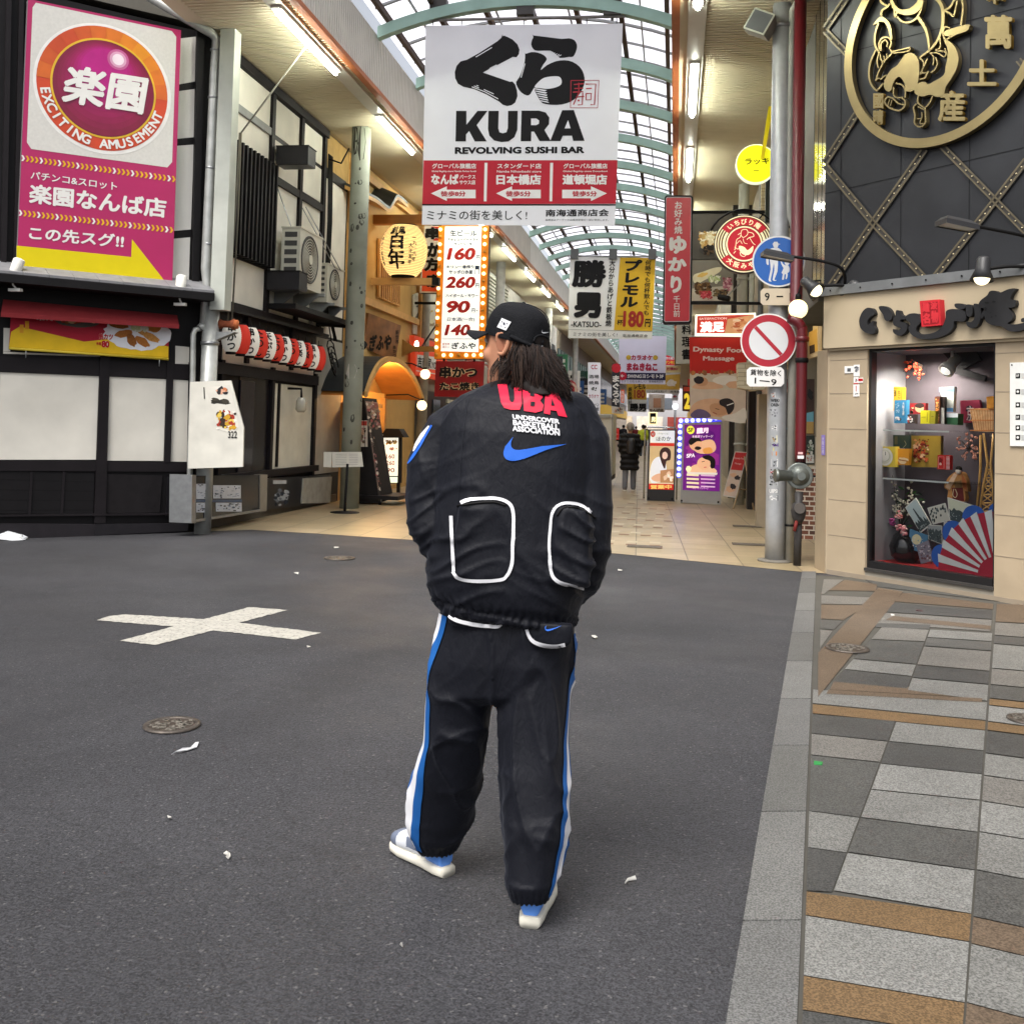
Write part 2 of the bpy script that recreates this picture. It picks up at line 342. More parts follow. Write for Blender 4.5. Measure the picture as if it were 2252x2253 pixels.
kb.build('kerb', kind='structure')
gc = Cv(GR, zk); 
PK = [0]
def pave(rows, x0f, x1f, part='panel'):
    for (a0, a1, b0, b1, m) in rows: PK[0] += 1; gc.poly([(x0f(a0), a0), (x1f(b0), b0), (x1f(b1), b1), (x0f(a1), a1)], m, .0085+.00004*PK[0], part)
X0 = lambda y: 453-(y-100)*.0325; XJ = lambda y: 1168-(y-300)*.0745
DG = lambda y: 905-(y-350)*.368
# full-width bands left of the long joint
pave([(1408, 1503, 1500, 1610, gO), (1507, 1748, 1614, 1858, gL[1]), (1752, 1888, 1862, 1990, gO), (1892, 2100, 1994, 2200, gD[0]), (647, 684, 716, 752, gO), (588, 643, 640, 712, gL[0])], X0, lambda y: XJ(y)-4)
pave([(688, 765, 716, 797, gD[0]), (768, 852, 800, 882, gL[2]), (855, 1080, 886, 1106, gD[1]), (1083, 1228, 1109, 1250, gL[0]), (1231, 1404, 1253, 1410, gD[0])], X0, lambda y: DG(y)-3)
pave([(720, 797, 755, 835, gL[0]), (800, 887, 838, 930, gD[0]), (890, 992, 933, 1036, gL[1]), (996, 1106, 1040, 1166, gL[0]), (1110, 1248, 1170, 1320, gD[1]), (1253, 1404, 1324, 1498, gL[1])], lambda y: DG(y)+4, lambda y: XJ(y)-4)
# upper field
pave([(335, 383, 345, 392, gL[2]), (386, 462, 396, 484, gD[1]), (465, 505, 488, 533, gL[0]), (508, 556, 537, 584, gD[0])], lambda y: 560+(510-y)*.88, lambda y: DG(y)-3)
pave([(318, 335, 325, 343, gD[0])], lambda y: 690, lambda y: DG(y)-3)
pave([(345, 375, 360, 392, gL[0]), (378, 410, 395, 430, gD[1]), (414, 486, 434, 512, gL[2]), (490, 538, 516, 566, gD[0]), (542, 590, 570, 634, gL[0])], lambda y: DG(y)+3, lambda y: XJ(y)-4)
gc.poly([(457, 618), (457, 440), (700, 175), (800, 190), (600, 440)], gO2, .010)
gc.poly([(470, 205), (690, 215), (655, 243), (470, 240)], gL[2], .009); gc.poly([(470, 243), (652, 246), (560, 305), (468, 300)], gO2, .009)
gc.poly([(467, 305), (556, 310), (520, 345), (466, 340)], gD[1], .009); gc.poly([(466, 345), (515, 350), (465, 420)], gL[2], .009)
gc.poly([(480, 140), (560, 142), (480, 200), (470, 200)], gL[2], .009); gc.poly([(565, 142), (695, 160), (690, 188), (500, 185)], gO2, .009)
gc.poly([(760, 235), (940, 252), (1160, 268), (1158, 302), (735, 272)], gD[0], .009); gc.poly([(800, 195), (1165, 240), (1162, 262), (765, 230)], gO2, .009)
gc.poly([(732, 276), (1158, 306), (1152, 352), (690, 318)], gL[2], .009); gc.poly([(760, 290), (1155, 330), (1153, 345), (730, 306)], gO2, .0105)
gc.poly([(600, 115), (1190, 195), (1190, 230), (700, 170)], gD[1], .009)
gc.poly([(500, 590), (1120, 625), (1118, 640), (490, 606)], gO2, .0105); gc.poly([(520, 556), (1122, 598), (1121, 622), (505, 588)], gO2, .009)
# right of the long joint
XR = lambda y: 1500
RW = [(240, 312, 250, 330, gO2), (316, 366, 334, 392, gL[2]), (370, 400, 396, 428, gD[0]), (404, 500, 432, 530, gL[0]), (504, 566, 534, 600, gL[2]), (570, 622, 604, 660, gD[1]), (626, 650, 664, 690, gO), (654, 716, 694, 762, gL[1]), (720, 752, 766, 798, gO), (758, 845, 802, 895, gD[0]), (849, 935, 899, 990, gL[0]), (939, 1040, 994, 1100, gL[2]), (1044, 1165, 1104, 1230, gL[1]), (1169, 1320, 1234, 1400, gL[0]), (1324, 1510, 1404, 1600, gD[1]), (1514, 1620, 1604, 1720, gO2), (1624, 1860, 1724, 1980, gL[0]), (1864, 1990, 1984, 2110, gO2), (1994, 2200, 2114, 2330, gL[1])]
pave(RW, lambda y: XJ(y)+6, XR)
for kx in range(3): pave([q[:4]+((gD[0], gL[1], gL[0], gO2, gL[2])[(i*2+kx) % 5],) for i, q in enumerate([tuple(v+(v2-v)*0 for v, v2 in zip(r_[:4], r_[:4])) for r_ in RW])], lambda y: 1505+330*kx, lambda y: 1830+330*kx)
for k, mbp in gc.parts.items():
    for i, f in enumerate(mbp.f): mb.add([mbp.v[j] for j in f], [range(len(f))], mbp.mats[mbp.m[i]])
for i in range(10):      # slabs nearer than the frame and beyond its right edge
    for j in range(7):
        mb.poly([pv(.02+j*.75, -6+i*.42), pv(.74+j*.75, -6+i*.42), pv(.74+j*.75, -5.6+i*.42), pv(.02+j*.75, -5.6+i*.42)], [gL[0], gD[0], gL[1], gO, gL[2]][(i*2+j) % 5])
    for j in range(3):
        mb.poly([pv(2.3+j*.9, -1.6+i*.9), pv(3.15+j*.9, -1.6+i*.9), pv(3.15+j*.9, -.75+i*.9), pv(2.3+j*.9, -.75+i*.9)], [gL[0], gD[0], gL[2]][(i+j) % 3])
mb.build('pavement', kind='structure')
# painted cross
cx = Cv(GR, zg); wp = M('aeaba2', .6, .14, 14, 0, 0, 0, 'paint'); N, L = nodes(wp); b_ = N['Principled BSDF']; src = b_.inputs['Base Color'].links[0].from_socket; tc = [n for n in N if n.type == 'TEX_COORD'][0]
n1 = N.new('ShaderNodeTexNoise'); n1.inputs['Scale'].default_value = 38; n1.inputs['Detail'].default_value = 8; n1.inputs['Roughness'].default_value = .7; L.new(tc.outputs['Object'], n1.inputs['Vector']); r1 = N.new('ShaderNodeMapRange'); r1.inputs[1].default_value = .52; r1.inputs[2].default_value = .64; r1.inputs[3].default_value = 0; r1.inputs[4].default_value = .85; L.new(n1.outputs[0], r1.inputs[0])
m1 = N.new('ShaderNodeMix'); m1.data_type = 'RGBA'; L.new(r1.outputs[0], m1.inputs[0]); L.new(src, m1.inputs[6]); m1.inputs[7].default_value = (.09, .09, .09, 1); L.new(m1.outputs[2], b_.inputs['Base Color'])
X_ = [(372, 378), (420, 362), (485, 355), (785, 374), (960, 327), (1108, 338), (920, 388), (1238, 426), (1140, 452), (822, 417), (597, 474), (463, 457), (668, 402)]; rr = random.Random(9); XP = []
for p_, q_ in zip(X_, X_[1:]+X_[:1]):
    n_ = max(2, int(hypot(q_[0]-p_[0], (q_[1]-p_[1])*3)/14)); XP += [(p_[0]+(q_[0]-p_[0])*k/n_+rr.uniform(-2.5, 2.5)*(k > 0), p_[1]+(q_[1]-p_[1])*k/n_+rr.uniform(-1.1, 1.1)*(k > 0)) for k in range(n_)]
cx.poly(XP, wp, .004)
cx.parts['panel'].build('road_marking', kind='structure')
# manholes
IRON = M('57504a', .45, .3, 30, .3, .5); IR2 = M('6f6a62', .5, .3, 40)
def manhole(z, x, y, r, label, plate=False):
    c = GR.at(*z(x, y)); t = thing('manhole_cover', label, 'manhole cover', (c.x, c.y, 0)); zz = .013 if plate else .004
    a = MB(); a.lathe((c.x, c.y, zz), [(r*.8, .003), (r*.8, .008), (r, .008), (r, 0)], IRON, 36, cap=False); a.build('rim', t)
    a = MB(); a.lathe((c.x, c.y, zz), [(r*.79, 0), (r*.79, .006)], M('4a423c', .5, .3, 30, .3, .4), 36)
    rr = random.Random(int(x)); a2 = MB()
    for k in range(46):
        q = r*.74*sqrt(rr.random()); an = rr.random()*6.3; px, py = c.x+q*cos(an), c.y+q*sin(an); w, h = r*.09, r*.05; ro = rr.choice((0, 1.57, .8, 2.3))
        a2.box((px-w, py-h, zz+.006), (px+w, py+h, zz+.0095), IR2, ro, (px, py, 0))
    a.build('plate', t); a2.build('raised_pattern', t)
manhole(zg, 662, 785, .135, 'small round iron manhole cover in the asphalt in front of the white painted cross')
manhole(zg, 1307, 139, .17, 'round manhole cover in the asphalt near the edge of the arcade tiles')
manhole(zk, 574, 424, .15, 'round manhole cover in the diagonal orange band of the pavement', True)
manhole(zk, 1300, 714, .1, 'small round cover in the pavement slabs at the right photo edge', True)
# litter
def scrap(z, pts, label, m=M('bdbbb5', .7, .15, 40), name='paper_scrap'):
    a = MB(); P = [GR.at(*z(*p)) for p in pts]; c = sum(P, V())/len(P)
    rr = random.Random(len(label)); top = [c+(p-c)*.85+V((0, 0, .006+.012*rr.random())) for p in P]
    a.ext(top, (0, 0, -.004), m); o = a.build(name, None, label=label, cat='litter'); return o
scrap(zg, [(648, 905), (700, 884), (735, 872), (758, 850), (773, 850), (765, 870), (725, 884), (668, 898)], 'long torn strip of thin clear plastic on the asphalt below the manhole cover', M('c9cacc', .25, .1), 'plastic_strip')
scrap(zg, [(858, 1278), (872, 1274), (888, 1282), (890, 1298), (880, 1306), (868, 1304), (876, 1292)], 'crumpled white scrap on the asphalt left of the person\'s left shoe')
scrap(zg, [(642, 1143), (662, 1143), (660, 1151), (646, 1150)], 'tiny pale scrap on the asphalt midway between plastic strip and crumpled scrap')
scrap(zg, [(1130, 193), (1152, 195), (1150, 201), (1134, 199)], 'small white scrap on the asphalt behind the painted cross')
scrap(zg, [(1284, 96), (1306, 95), (1306, 100), (1286, 100)], 'white paper bit lying beside the far manhole cover')
scrap(zg, [(1180, 479), (1198, 481), (1196, 485), (1182, 484)], 'grey paper bit just right of the painted cross tip')
scrap(zl, [(965, 432), (985, 434), (1000, 440), (985, 447), (968, 441)], 'white litter on the asphalt right of the person\'s hip')
scrap(zl, [(1120, 1605), (1135, 1590), (1178, 1583), (1185, 1588), (1140, 1598), (1126, 1610)], 'curled white paper strip on the asphalt right of the person\'s right shoe')
scrap(zl, [(1090, 118), (1115, 118), (1113, 124), (1092, 124)], 'white paper bit on the asphalt right of the jacket hem')
scrap(zl, [(62, 1898), (76, 1896), (78, 1904), (66, 1906)], 'small white speck of paper nearest the bottom edge, below the left shoe')
scrap(zk, [(438, 879), (480, 881), (476, 898), (437, 895)], 'bright green paper label on the dark pavement slab', M('2f7f42', .7))
scrap(zk, [(848, 262), (880, 266), (886, 272), (850, 270)], 'dark wrapper with red end on the pavement by the shop window', M('3a2022', .4))
scrap(zk, [(748, 283), (768, 283), (766, 289), (750, 289)], 'white cigarette end on the pavement by the shop window')
a = MB(); rr = random.Random(3); c = GR.at(*z2(45, 1490))
vs = []; n = 12
for i in range(5):
    for k in range(n):
        q = (.17*(1-i/4)**.6+.004)*rr.uniform(.75, 1.2); vs.append(c+V((q*1.5*cos(k*.5236), q*.7*sin(k*.5236), .022*i+rr.uniform(0, .015))))
a.add(vs, [(i*n+k, i*n+(k+1) % n, (i+1)*n+(k+1) % n, (i+1)*n+k) for i in range(4) for k in range(n)], M('c9cccf', .18, .1, 20)); a.build('plastic_bag', None, label='crumpled clear plastic bag lying at the foot of the dark wall', cat='litter')

# ================= ARCADE ROOF
TEAL = M('9fbfb3', .55, .12, 3); DBR = M('4a3a30', .7, .3, 5); SOF = M('ddd4bb', .5, .07, 1.2); ORG = M('b2673c', .5, .1); FAS = M('cfcac2', .45, .08, 2)
gl = M('f4f2f8', .5, .05, 2, 0, 0, 0, 'glaz'); N, L = nodes(gl); out = N['Material Output']; bs = N['Principled BSDF']
tr = N.new('ShaderNodeBsdfTranslucent'); tr.inputs[0].default_value = (.84, .84, .92, 1); tp = N.new('ShaderNodeBsdfTransparent'); tp.inputs[0].default_value = (.95, .95, 1, 1)
a1 = N.new('ShaderNodeMixShader'); a1.inputs[0].default_value = .12; L.new(tr.outputs[0], a1.inputs[1]); L.new(tp.outputs[0], a1.inputs[2])
a2 = N.new('ShaderNodeMixShader'); a2.inputs[0].default_value = .85; L.new(bs.outputs[0], a2.inputs[1]); L.new(a1.outputs[0], a2.inputs[2]); L.new(a2.outputs[0], out.inputs[0])
XL, XRR = -4.62, -.12; XC = (XL+XRR)/2; HW = (XRR-XL)/2; RISE = .42; RR = (HW*HW+RISE*RISE)/(2*RISE); ZS = 7.38
def az(x, d=0): return ZS+RISE-RR+sqrt((RR+d)**2-(x-XC)**2)
roof = thing('arcade_roof', 'barrel vaulted arcade roof of teal ribs and translucent white panels over the shopping street', 'arcade roof', (XC, 30, 0))
YE = 132
def rib(y):
    a = MB(); n = 20; w = .07
    for k in range(n):
        x0_, x1_ = XL+(XRR-XL)*k/n, XL+(XRR-XL)*(k+1)/n
        lo0, lo1, h0, h1 = az(x0_), az(x1_), az(x0_, .17), az(x1_, .17)
        vs = [(x0_, y-w, lo0), (x1_, y-w, lo1), (x1_, y+w, lo1), (x0_, y+w, lo0), (x0_, y-w, h0), (x1_, y-w, h1), (x1_, y+w, h1), (x0_, y+w, h0)]
        a.add(vs, [(0, 1, 2, 3), (4, 5, 6, 7), (0, 1, 5, 4), (2, 3, 7, 6)], TEAL, False)
    return a.build('rib', roof)
r0b = rib(12.6); NR = 50
for i in range(1, NR):
    c = r0b.copy(); COL.objects.link(c); c.parent = roof; c.location = (0, 2.36*i, 0)
a = MB(); n = 16; y0, y1 = 11.4, YE
vs = [(XL-.1+(XRR-XL+.2)*k/n, y, az(min(max(XL-.1+(XRR-XL+.2)*k/n, XL-.1), XRR+.1), .42)) for k in range(n+1) for y in (y0, y1)]
a.add(vs, [(2*k, 2*k+1, 2*k+3, 2*k+2) for k in range(n)], gl, True); a.build('glazing', roof)
a = MB()
for k in range(7):
    x = XL+.12+(XRR-XL-.24)*k/6; z_ = az(x, .24)
    a.box((x-.035, y0, z_), (x+.035, y1, z_+.1), DBR)
for k in range(4):
    x = XC+(k-1.5)*1.15; z_ = az(x, .30)
    a.box((x-.012, y0, z_), (x+.012, y1, z_+.04), GRY)
a.build('purlin', roof)
a = MB(); y = 11.6
while y < YE:
    for k in range(12):
        x0_, x1_ = XL+(XRR-XL)*k/12, XL+(XRR-XL)*(k+1)/12
        za, zb_ = az(x0_, .36), az(x1_, .36); w = .012 if int(round((y-11.6)/.785)) % 2 else .024
        a.add([(x0_, y-w, za), (x1_, y-w, zb_), (x1_, y+w, zb_), (x0_, y+w, za), (x0_, y-w, za+.04), (x1_, y-w, zb_+.04), (x1_, y+w, zb_+.04), (x0_, y+w, za+.04)], [(0, 1, 2, 3), (0, 1, 5, 4), (2, 3, 7, 6)], DBR if w > .03 else GRY)
    y += .785
a.build('glazing_bar', roof)
def canopy(label, xi, xo, ya, yb, side):
    """side strip of ceiling between vault and shop walls: soffit, fascia, coloured edge, tube channel"""
    t = thing('side_canopy', label, 'canopy', (xi, ya, 6.6), 'ribbed metal canopies along both sides of the arcade')
    a = MB(); a.box((min(xi, xo), ya, 6.62), (max(xi, xo), yb, 6.72), SOF)
    y = ya+.05
    while y < min(yb, 40):
        a.box((min(xi, xo)+.25, y, 6.606), (max(xi, xo), y+.035, 6.62), SOF); y += .085
    a.build('soffit', t)
    a = MB(); a.box((xi-.02, ya, 6.66), (xi+.02, yb, 7.46), FAS); y = ya+.05
    while y < min(yb, 32): a.box((xi-.028, y, 6.67), (xi+.028, y+.03, 7.45), FAS); y += .09
    a.build('fascia', t)
    a = MB(); a.box((xi-.05, ya, 6.57), (xi+.05, yb, 6.64), ORG); a.build('edge_strip', t)
    cxx = xi+(.26 if xo > xi else -.26)
    a = MB(); a.box((cxx-.11, ya, 6.575), (cxx+.11, yb, 6.604), M('d0cdc4', .4, .05)); a.build('lamp_channel', t); return cxx
cl = canopy('ribbed beige canopy along the left shops of the arcade', -4.67, -6.35, 11.0, 132, -1)
cr = canopy('ribbed beige canopy along the right shops of the arcade', -.09, 2.4, 9.8, 132, 1)
TUBE = M('fbffee', .4, 0, 1, 0, 0, 34, 'tube')
def tube_light(x, y, ln, label):
    t = thing('tube_light', label, 'tube light', (x, y, 6.5), 'fluorescent tubes along the arcade canopies')
    a = MB(); a.box((x-.06, y-.05, 6.54), (x+.06, y+ln+.05, 6.574), PWH); a.build('housing', t)
    a = MB(); a.tube([(x, y, 6.51), (x, y+ln, 6.51)], .032, TUBE, 10); a.build('tube', t)
    return t
lt = [(11.75, 2.2), (16.15, 2.15), (21.0, 2.0), (24.6, 2.0), (28.6, 2.0), (33, 2), (37.3, 2), (42, 2), (47, 2), (52, 2)]
nm = ['nearest the camera', 'second from the front', 'above the bulb framed price sign', 'fourth from the front', 'fifth from the front', 'sixth from the front', 'seventh from the front', 'eighth from the front', 'ninth from the front', 'farthest lit one']
for (y, ln), q in zip(lt, nm): tube_light(cl, y, ln, 'glowing white tube under the left canopy, '+q)
for (y, ln), q in zip([(9.9, 2.2), (14.1, 2.25), (18.4, 2.3), (23, 2), (28, 2), (33, 2), (39, 2), (45, 2), (51, 2)], ['nearest the camera', 'second from the front', 'third from the front', 'fourth from the front', 'fifth from the front', 'sixth from the front', 'seventh from the front', 'eighth from the front', 'farthest lit one']): tube_light(cr, y, ln, 'glowing white tube under the right canopy, '+q)

# ================= LEFT CORNER RESTAURANT
LP = V((-6.2, 12.65, 0)); aL = 47.3; ld2 = V((-sin(radians(aL)), -cos(radians(aL)), 0)); ln2 = V((cos(radians(aL)), -sin(radians(aL)), 0))
PF = PA(LP, aL); PW = PX(-6.2)
rest = thing('restaurant_building', 'black timber and white plaster corner restaurant at left', 'building', (-6.2, 12.65, 0))
e_ = LP+ld2*6
fp = [(-6.2, 12.65), (-6.2, 18.45), (-13, 18.45), (-13, 5), (e_.x, e_.y)]
a = MB(); a.ext([(x, y, 0) for x, y in fp], (0, 0, 6.62), BLK); a.build('wall', rest)
a = MB(); fp2 = [(-6.35, 12.6), (-6.35, 18.45), (-13, 18.45), (-13, 5), (e_.x-.1, e_.y+.1)]; a.ext([(x, y, 6.74) for x, y in fp2], (0, 0, 1.4), M('6a675f', .8)); a.build('upper_storey', rest)
# white panels on the front
f = Cv(PF, z2)
for q in ([(0, 555), (555, 578), (537, 1045), (-8, 1045)], [(608, 580), (930, 595), (913, 1052), (586, 1050)], [(966, 597), (1052, 602), (1043, 1057), (948, 1055)]): f.slab(q, PLA, .008, .01, 'white_panel')
for q in ([(20, 308), (62, 310), (56, 440), (18, 440)], [(18, 441), (560, 462), (560, 470), (18, 452)], [(980, 408), (1058, 415), (1055, 515), (978, 510)]): f.slab(q, PLA, .006, .01, 'white_panel')
f.z = z1
for q in ([(1000, 215), (1098, 204), (1092, 454), (992, 472)], [(990, 510), (1090, 497), (1084, 766), (985, 775)], [(985, 815), (1082, 808), (1066, 1282), (970, 1290)], [(960, 1335), (1062, 1326), (1052, 1640), (960, 1650)]): f.slab(q, WHT, .008, .01, 'white_panel')
f.z = z2
f.slab([(-60, 465), (1060, 512), (1060, 596), (-60, 550)], DARK, .03, .03, 'timber_beam'); f.slab([(-60, 1047), (1045, 1062), (1044, 1112), (-60, 1106)], DARK, .035, .035, 'timber_beam')
f.slab([(556, 470), (610, 472), (585, 1400), (522, 1400)], DARK, .05, .05, 'timber_post'); f.slab([(930, 500), (967, 500), (948, 1060), (912, 1060)], DARK, .045, .045, 'timber_post'); f.slab([(1052, 500), (1075, 500), (1062, 1395), (1040, 1395)], DARK, .05, .05, 'timber_post')
f.slab([(-60, 1106), (525, 1120), (520, 1350), (-60, 1345)], BLK, .02, .02, 'plank_panel')
for i in range(4): f.slab([(-60, 1150+58*i), (520, 1166+52*i), (520, 1171+52*i), (-60, 1156+58*i)], M('0e0c0e', .7), .022, .004, 'plank_panel')
for x in (160, 340): f.slab([(x+8, 1112), (x+22, 1112), (x+10, 1350), (x-4, 1350)], DARK, .035, .03, 'timber_post')
f.slab([(590, 1125), (905, 1132), (890, 1340), (580, 1345)], M('191618', .65, .3, 9, .2), .02, .02, 'plank_panel'); f.slab([(935, 1140), (1035, 1143), (1030, 1365), (925, 1360)], M('151318', .4, .2, 8), .015, .015, 'plank_panel')
f.slab([(-60, 1352), (1045, 1342), (1043, 1352), (-60, 1362)], DARK, .06, .06, 'timber_beam'); f.slab([(-60, 1400), (525, 1404), (520, 1480), (-60, 1497)], M('232024', .7, .2, 8, .2), .07, .07, 'plinth'); f.slab([(525, 1404), (1045, 1400), (1043, 1440), (522, 1466)], M('1e1c20', .7, .2, 8, .2), .068, .068, 'plinth')
f.z = z1
for x in (0, 70): f.slab([(x+35, -60), (x+62, -60), (x+30, 1560), (x, 1560)], DARK, .07, .07, 'timber_post')
f.slab([(1095, 130), (1135, 130), (1100, 1680), (1062, 1680)], BLK, .08, .08, 'timber_post')
f.build(rest)
# eave with tiled top
a = MB(); e0, e1 = LP+ln2*0+ld2*-.02, LP+ld2*5.2
for (u, w0, w1) in [(i*.28, 0, 0) for i in range(18)]:
    p0 = LP+ld2*u; p1 = LP+ld2*(u+.275)
    a.ext([p0+V((0, 0, 3.3))+ln2*.02, p1+V((0, 0, 3.3))+ln2*.02, p1+V((0, 0, 3.13))+ln2*.5, p0+V((0, 0, 3.13))+ln2*.5], (0, 0, -.03), M('7d7d80', .5, .2, 8))
a.build('eave_tile', rest)
a = MB(); p0, p1 = LP-ld2*.0, LP+ld2*5.2
a.ext([p0+V((0, 0, 3.26)), p0+ln2*.52+V((0, 0, 3.09)), p0+ln2*.52+V((0, 0, 3.0)), p0+V((0, 0, 3.0))], ld2*5.2, BLK); a.build('eave', rest)
# side wall towards the arcade: metric grid of beams and panels
a = MB(); X = -6.2
def wbox(a, y0, y1, z0_, z1_, d, m, x=-6.2): a.box((x-.01, y0, z0_), (x+d, y1, z1_), m)
for y0, y1, zz0, zz1 in ((13.12, 14.62, 5.92, 6.5), (13.12, 14.62, 5.35, 5.82), (14.75, 15.85, 5.9, 6.45), (14.75, 15.85, 5.28, 5.82), (15.97, 16.95, 5.95, 6.45), (15.97, 16.95, 5.3, 5.88), (14.75, 15.85, 3.12, 5.14), (15.97, 16.95, 3.12, 5.14), (13.14, 14.62, 3.14, 3.78), (17.12, 18.35, 3.0, 5.8), (13.3, 16.9, 2.27, 2.62)): wbox(a, y0, y1, zz0, zz1, .012, PLA)
wbox(a, 17.0, 18.4, .55, 2.95, .014, M('a9a69c', .8, .15, 3)); a.build('white_panel', rest)
a = MB(); wbox(a, 17.12, 18.4, 5.98, 6.6, .013, M('a98a55', .7, .2, 4)); a.build('ochre_panel', rest)
a = MB()
for y in (12.72, 14.68, 15.91, 17.03): wbox(a, y-.06, y+.06, 3.0, 6.6, .06, DARK)
for y in (13.25, 15.05, 16.95): wbox(a, y-.05, y+.05, .5, 2.3, .06, DARK)
for y in (14.05, 15.8): wbox(a, y-.05, y+.05, 2.3, 3.0, .06, DARK)
a.build('timber_post', rest)
a = MB(); wbox(a, 12.66, 17.1, 6.47, 6.6, .09, DARK); wbox(a, 12.66, 14.74, 5.82, 5.93, .05, GRY); wbox(a, 14.74, 17.09, 5.14, 5.26, .055, DARK); wbox(a, 17.09, 18.2, 5.8, 5.96, .05, BLK); wbox(a, 12.66, 17.1, 2.98, 3.11, .1, DARK); wbox(a, 12.66, 17, 2.1, 2.26, .08, DARK); wbox(a, 12.66, 17.1, .62, .72, .1, DARK)
a.build('timber_beam', rest)
a = MB(); wbox(a, 13.9, 15.0, .2, 2.1, .01, M('141217', .3, .1)); wbox(a, 13.9, 14.4, .25, 2.05, .03, M('23202a', .15, .1)); a.build('entrance', rest)
a = MB(); wbox(a, 15.12, 16.85, .72, 2.06, .02, M('d3d0c2', .7, .12, 3)); wbox(a, 15.3, 15.36, .75, 2.06, .05, BLK); a.build('white_shutter', rest)
a = MB(); wbox(a, 12.75, 18.3, 0, .14, .03, M('5e594f', .7)); a.build('plinth', rest)
# slatted grille
t = thing('slatted_grille', 'tall black vertical slat grille on the white wall beside the drainpipe', 'grille', (-6.2, 13.9, 4.5))
a = MB()
for i in range(11): y = 13.2+i*.138; a.box((-6.15, y, 3.78), (-6.02, y+.05, 5.35), BLK)
a.build('slat', t); a = MB()
a.box((-6.185, 13.18, 3.76), (-6.15, 14.66, 5.36), M('0d0c0e', .6)); a.build('backing', t)
# black sign boxes
for (y, zz, lb) in ((14.78, 5.42, 'black box lamp projecting from the white wall above the air conditioners'), (14.6, 3.46, 'black box lamp projecting from the wall below the large air conditioner')):
    t = thing('box_lamp', lb, 'box lamp', (-5.9, y, zz)); a = MB()
    a.box((-6.13, y, zz), (-5.62, y+.34, zz+.28), M('2b2a2d', .5, .15)); a.box((-6.14, y-.01, zz+.27), (-5.61, y+.35, zz+.285), BLK); a.build('casing', t)
    a = MB(); a.box((-6.19, y+.1, zz+.08), (-6.1, y+.24, zz+.2), GRY); a.build('bracket', t)
    a = MB(); a.box((-6.12, y+.03, zz-.012), (-5.63, y+.31, zz), M('3a393c', .3)); a.build('diffuser', t)
# air conditioners
def aircon(x0_, x1_, ya, yb, zz0, zz1, label):
    t = thing('air_conditioner', label, 'air conditioner', (x0_, ya, zz0)); w = M('cbc8ba', .5, .08, 3); dk = M('4c4b4a', .6)
    a = MB(); a.box((x0_, ya, zz0), (x1_, yb, zz1), w); a.box((x0_-.01, ya-.01, zz1), (x1_+.012, yb+.01, zz1+.025), w); a.build('casing', t)
    a = MB(); 
    for i in range(6): h = (zz1-zz0)/6.6; a.box((x0_+.05, ya-.006, zz0+.08+i*h), (x1_-.05, ya+.01, zz0+.05+(i+.8)*h), dk)
    a.build('louvre', t)
    cyy, czz, r = ya+(yb-ya)*.42, (zz0+zz1)/2+.02, min((zz1-zz0)*.42, (yb-ya)*.4)
    a = MB(); a.lathe((x1_+.004, cyy, czz), [(r, 0), (r, .012), (r*.93, .012), (r*.93, 0)], dk, 24, V((1, 0, 0)), cap=False); a.lathe((x1_+.002, cyy, czz), [(r*.92, 0), (r*.9, .003)], M('5a554e', .6, .3, 20), 24, V((1, 0, 0)))
    for k in range(7): q = r*(.2+.11*k); a.lathe((x1_+.012, cyy, czz), [(q, 0), (q, .006), (q-.008, .006), (q-.008, 0)], w, 24, V((1, 0, 0)), cap=False)
    a.lathe((x1_+.02, cyy, czz), [(r*.2, 0), (r*.2, .01)], w, 16, V((1, 0, 0))); a.build('fan_grille', t)
    a = MB(); 
    for y in (ya+.1, yb-.1):
        a.box((-6.19, y-.02, zz0-.05), (x1_+.1, y+.02, zz0-.003), GRY); a.ext([(-6.19, y-.015, zz0-.05), (-6.19, y-.015, zz0-.35), (-6.15, y-.015, zz0-.35), (x1_, y-.015, zz0-.05)], (0, .03, 0), GRY)
    a.build('bracket', t)
aircon(-6.06, -5.76, 14.95, 15.95, 3.56, 4.46, 'large white air conditioner unit on brackets between the two black box lamps')
aircon(-6.1, -5.85, 16.5, 17.35, 3.5, 4.14, 'small white air conditioner unit near the round column')
a = MB(); a.box((-6.15, 14.7, 3.18), (-5.7, 17.5, 3.26), BLK)
a.ext([(-6.15, 16.9, 3.17), (-5.6, 17.4, 3.17), (-5.5, 17.5, 3.22), (-6.15, 17.5, 3.22)], (0, 0, -.04), BLK); a.build('metal_ledge', rest)
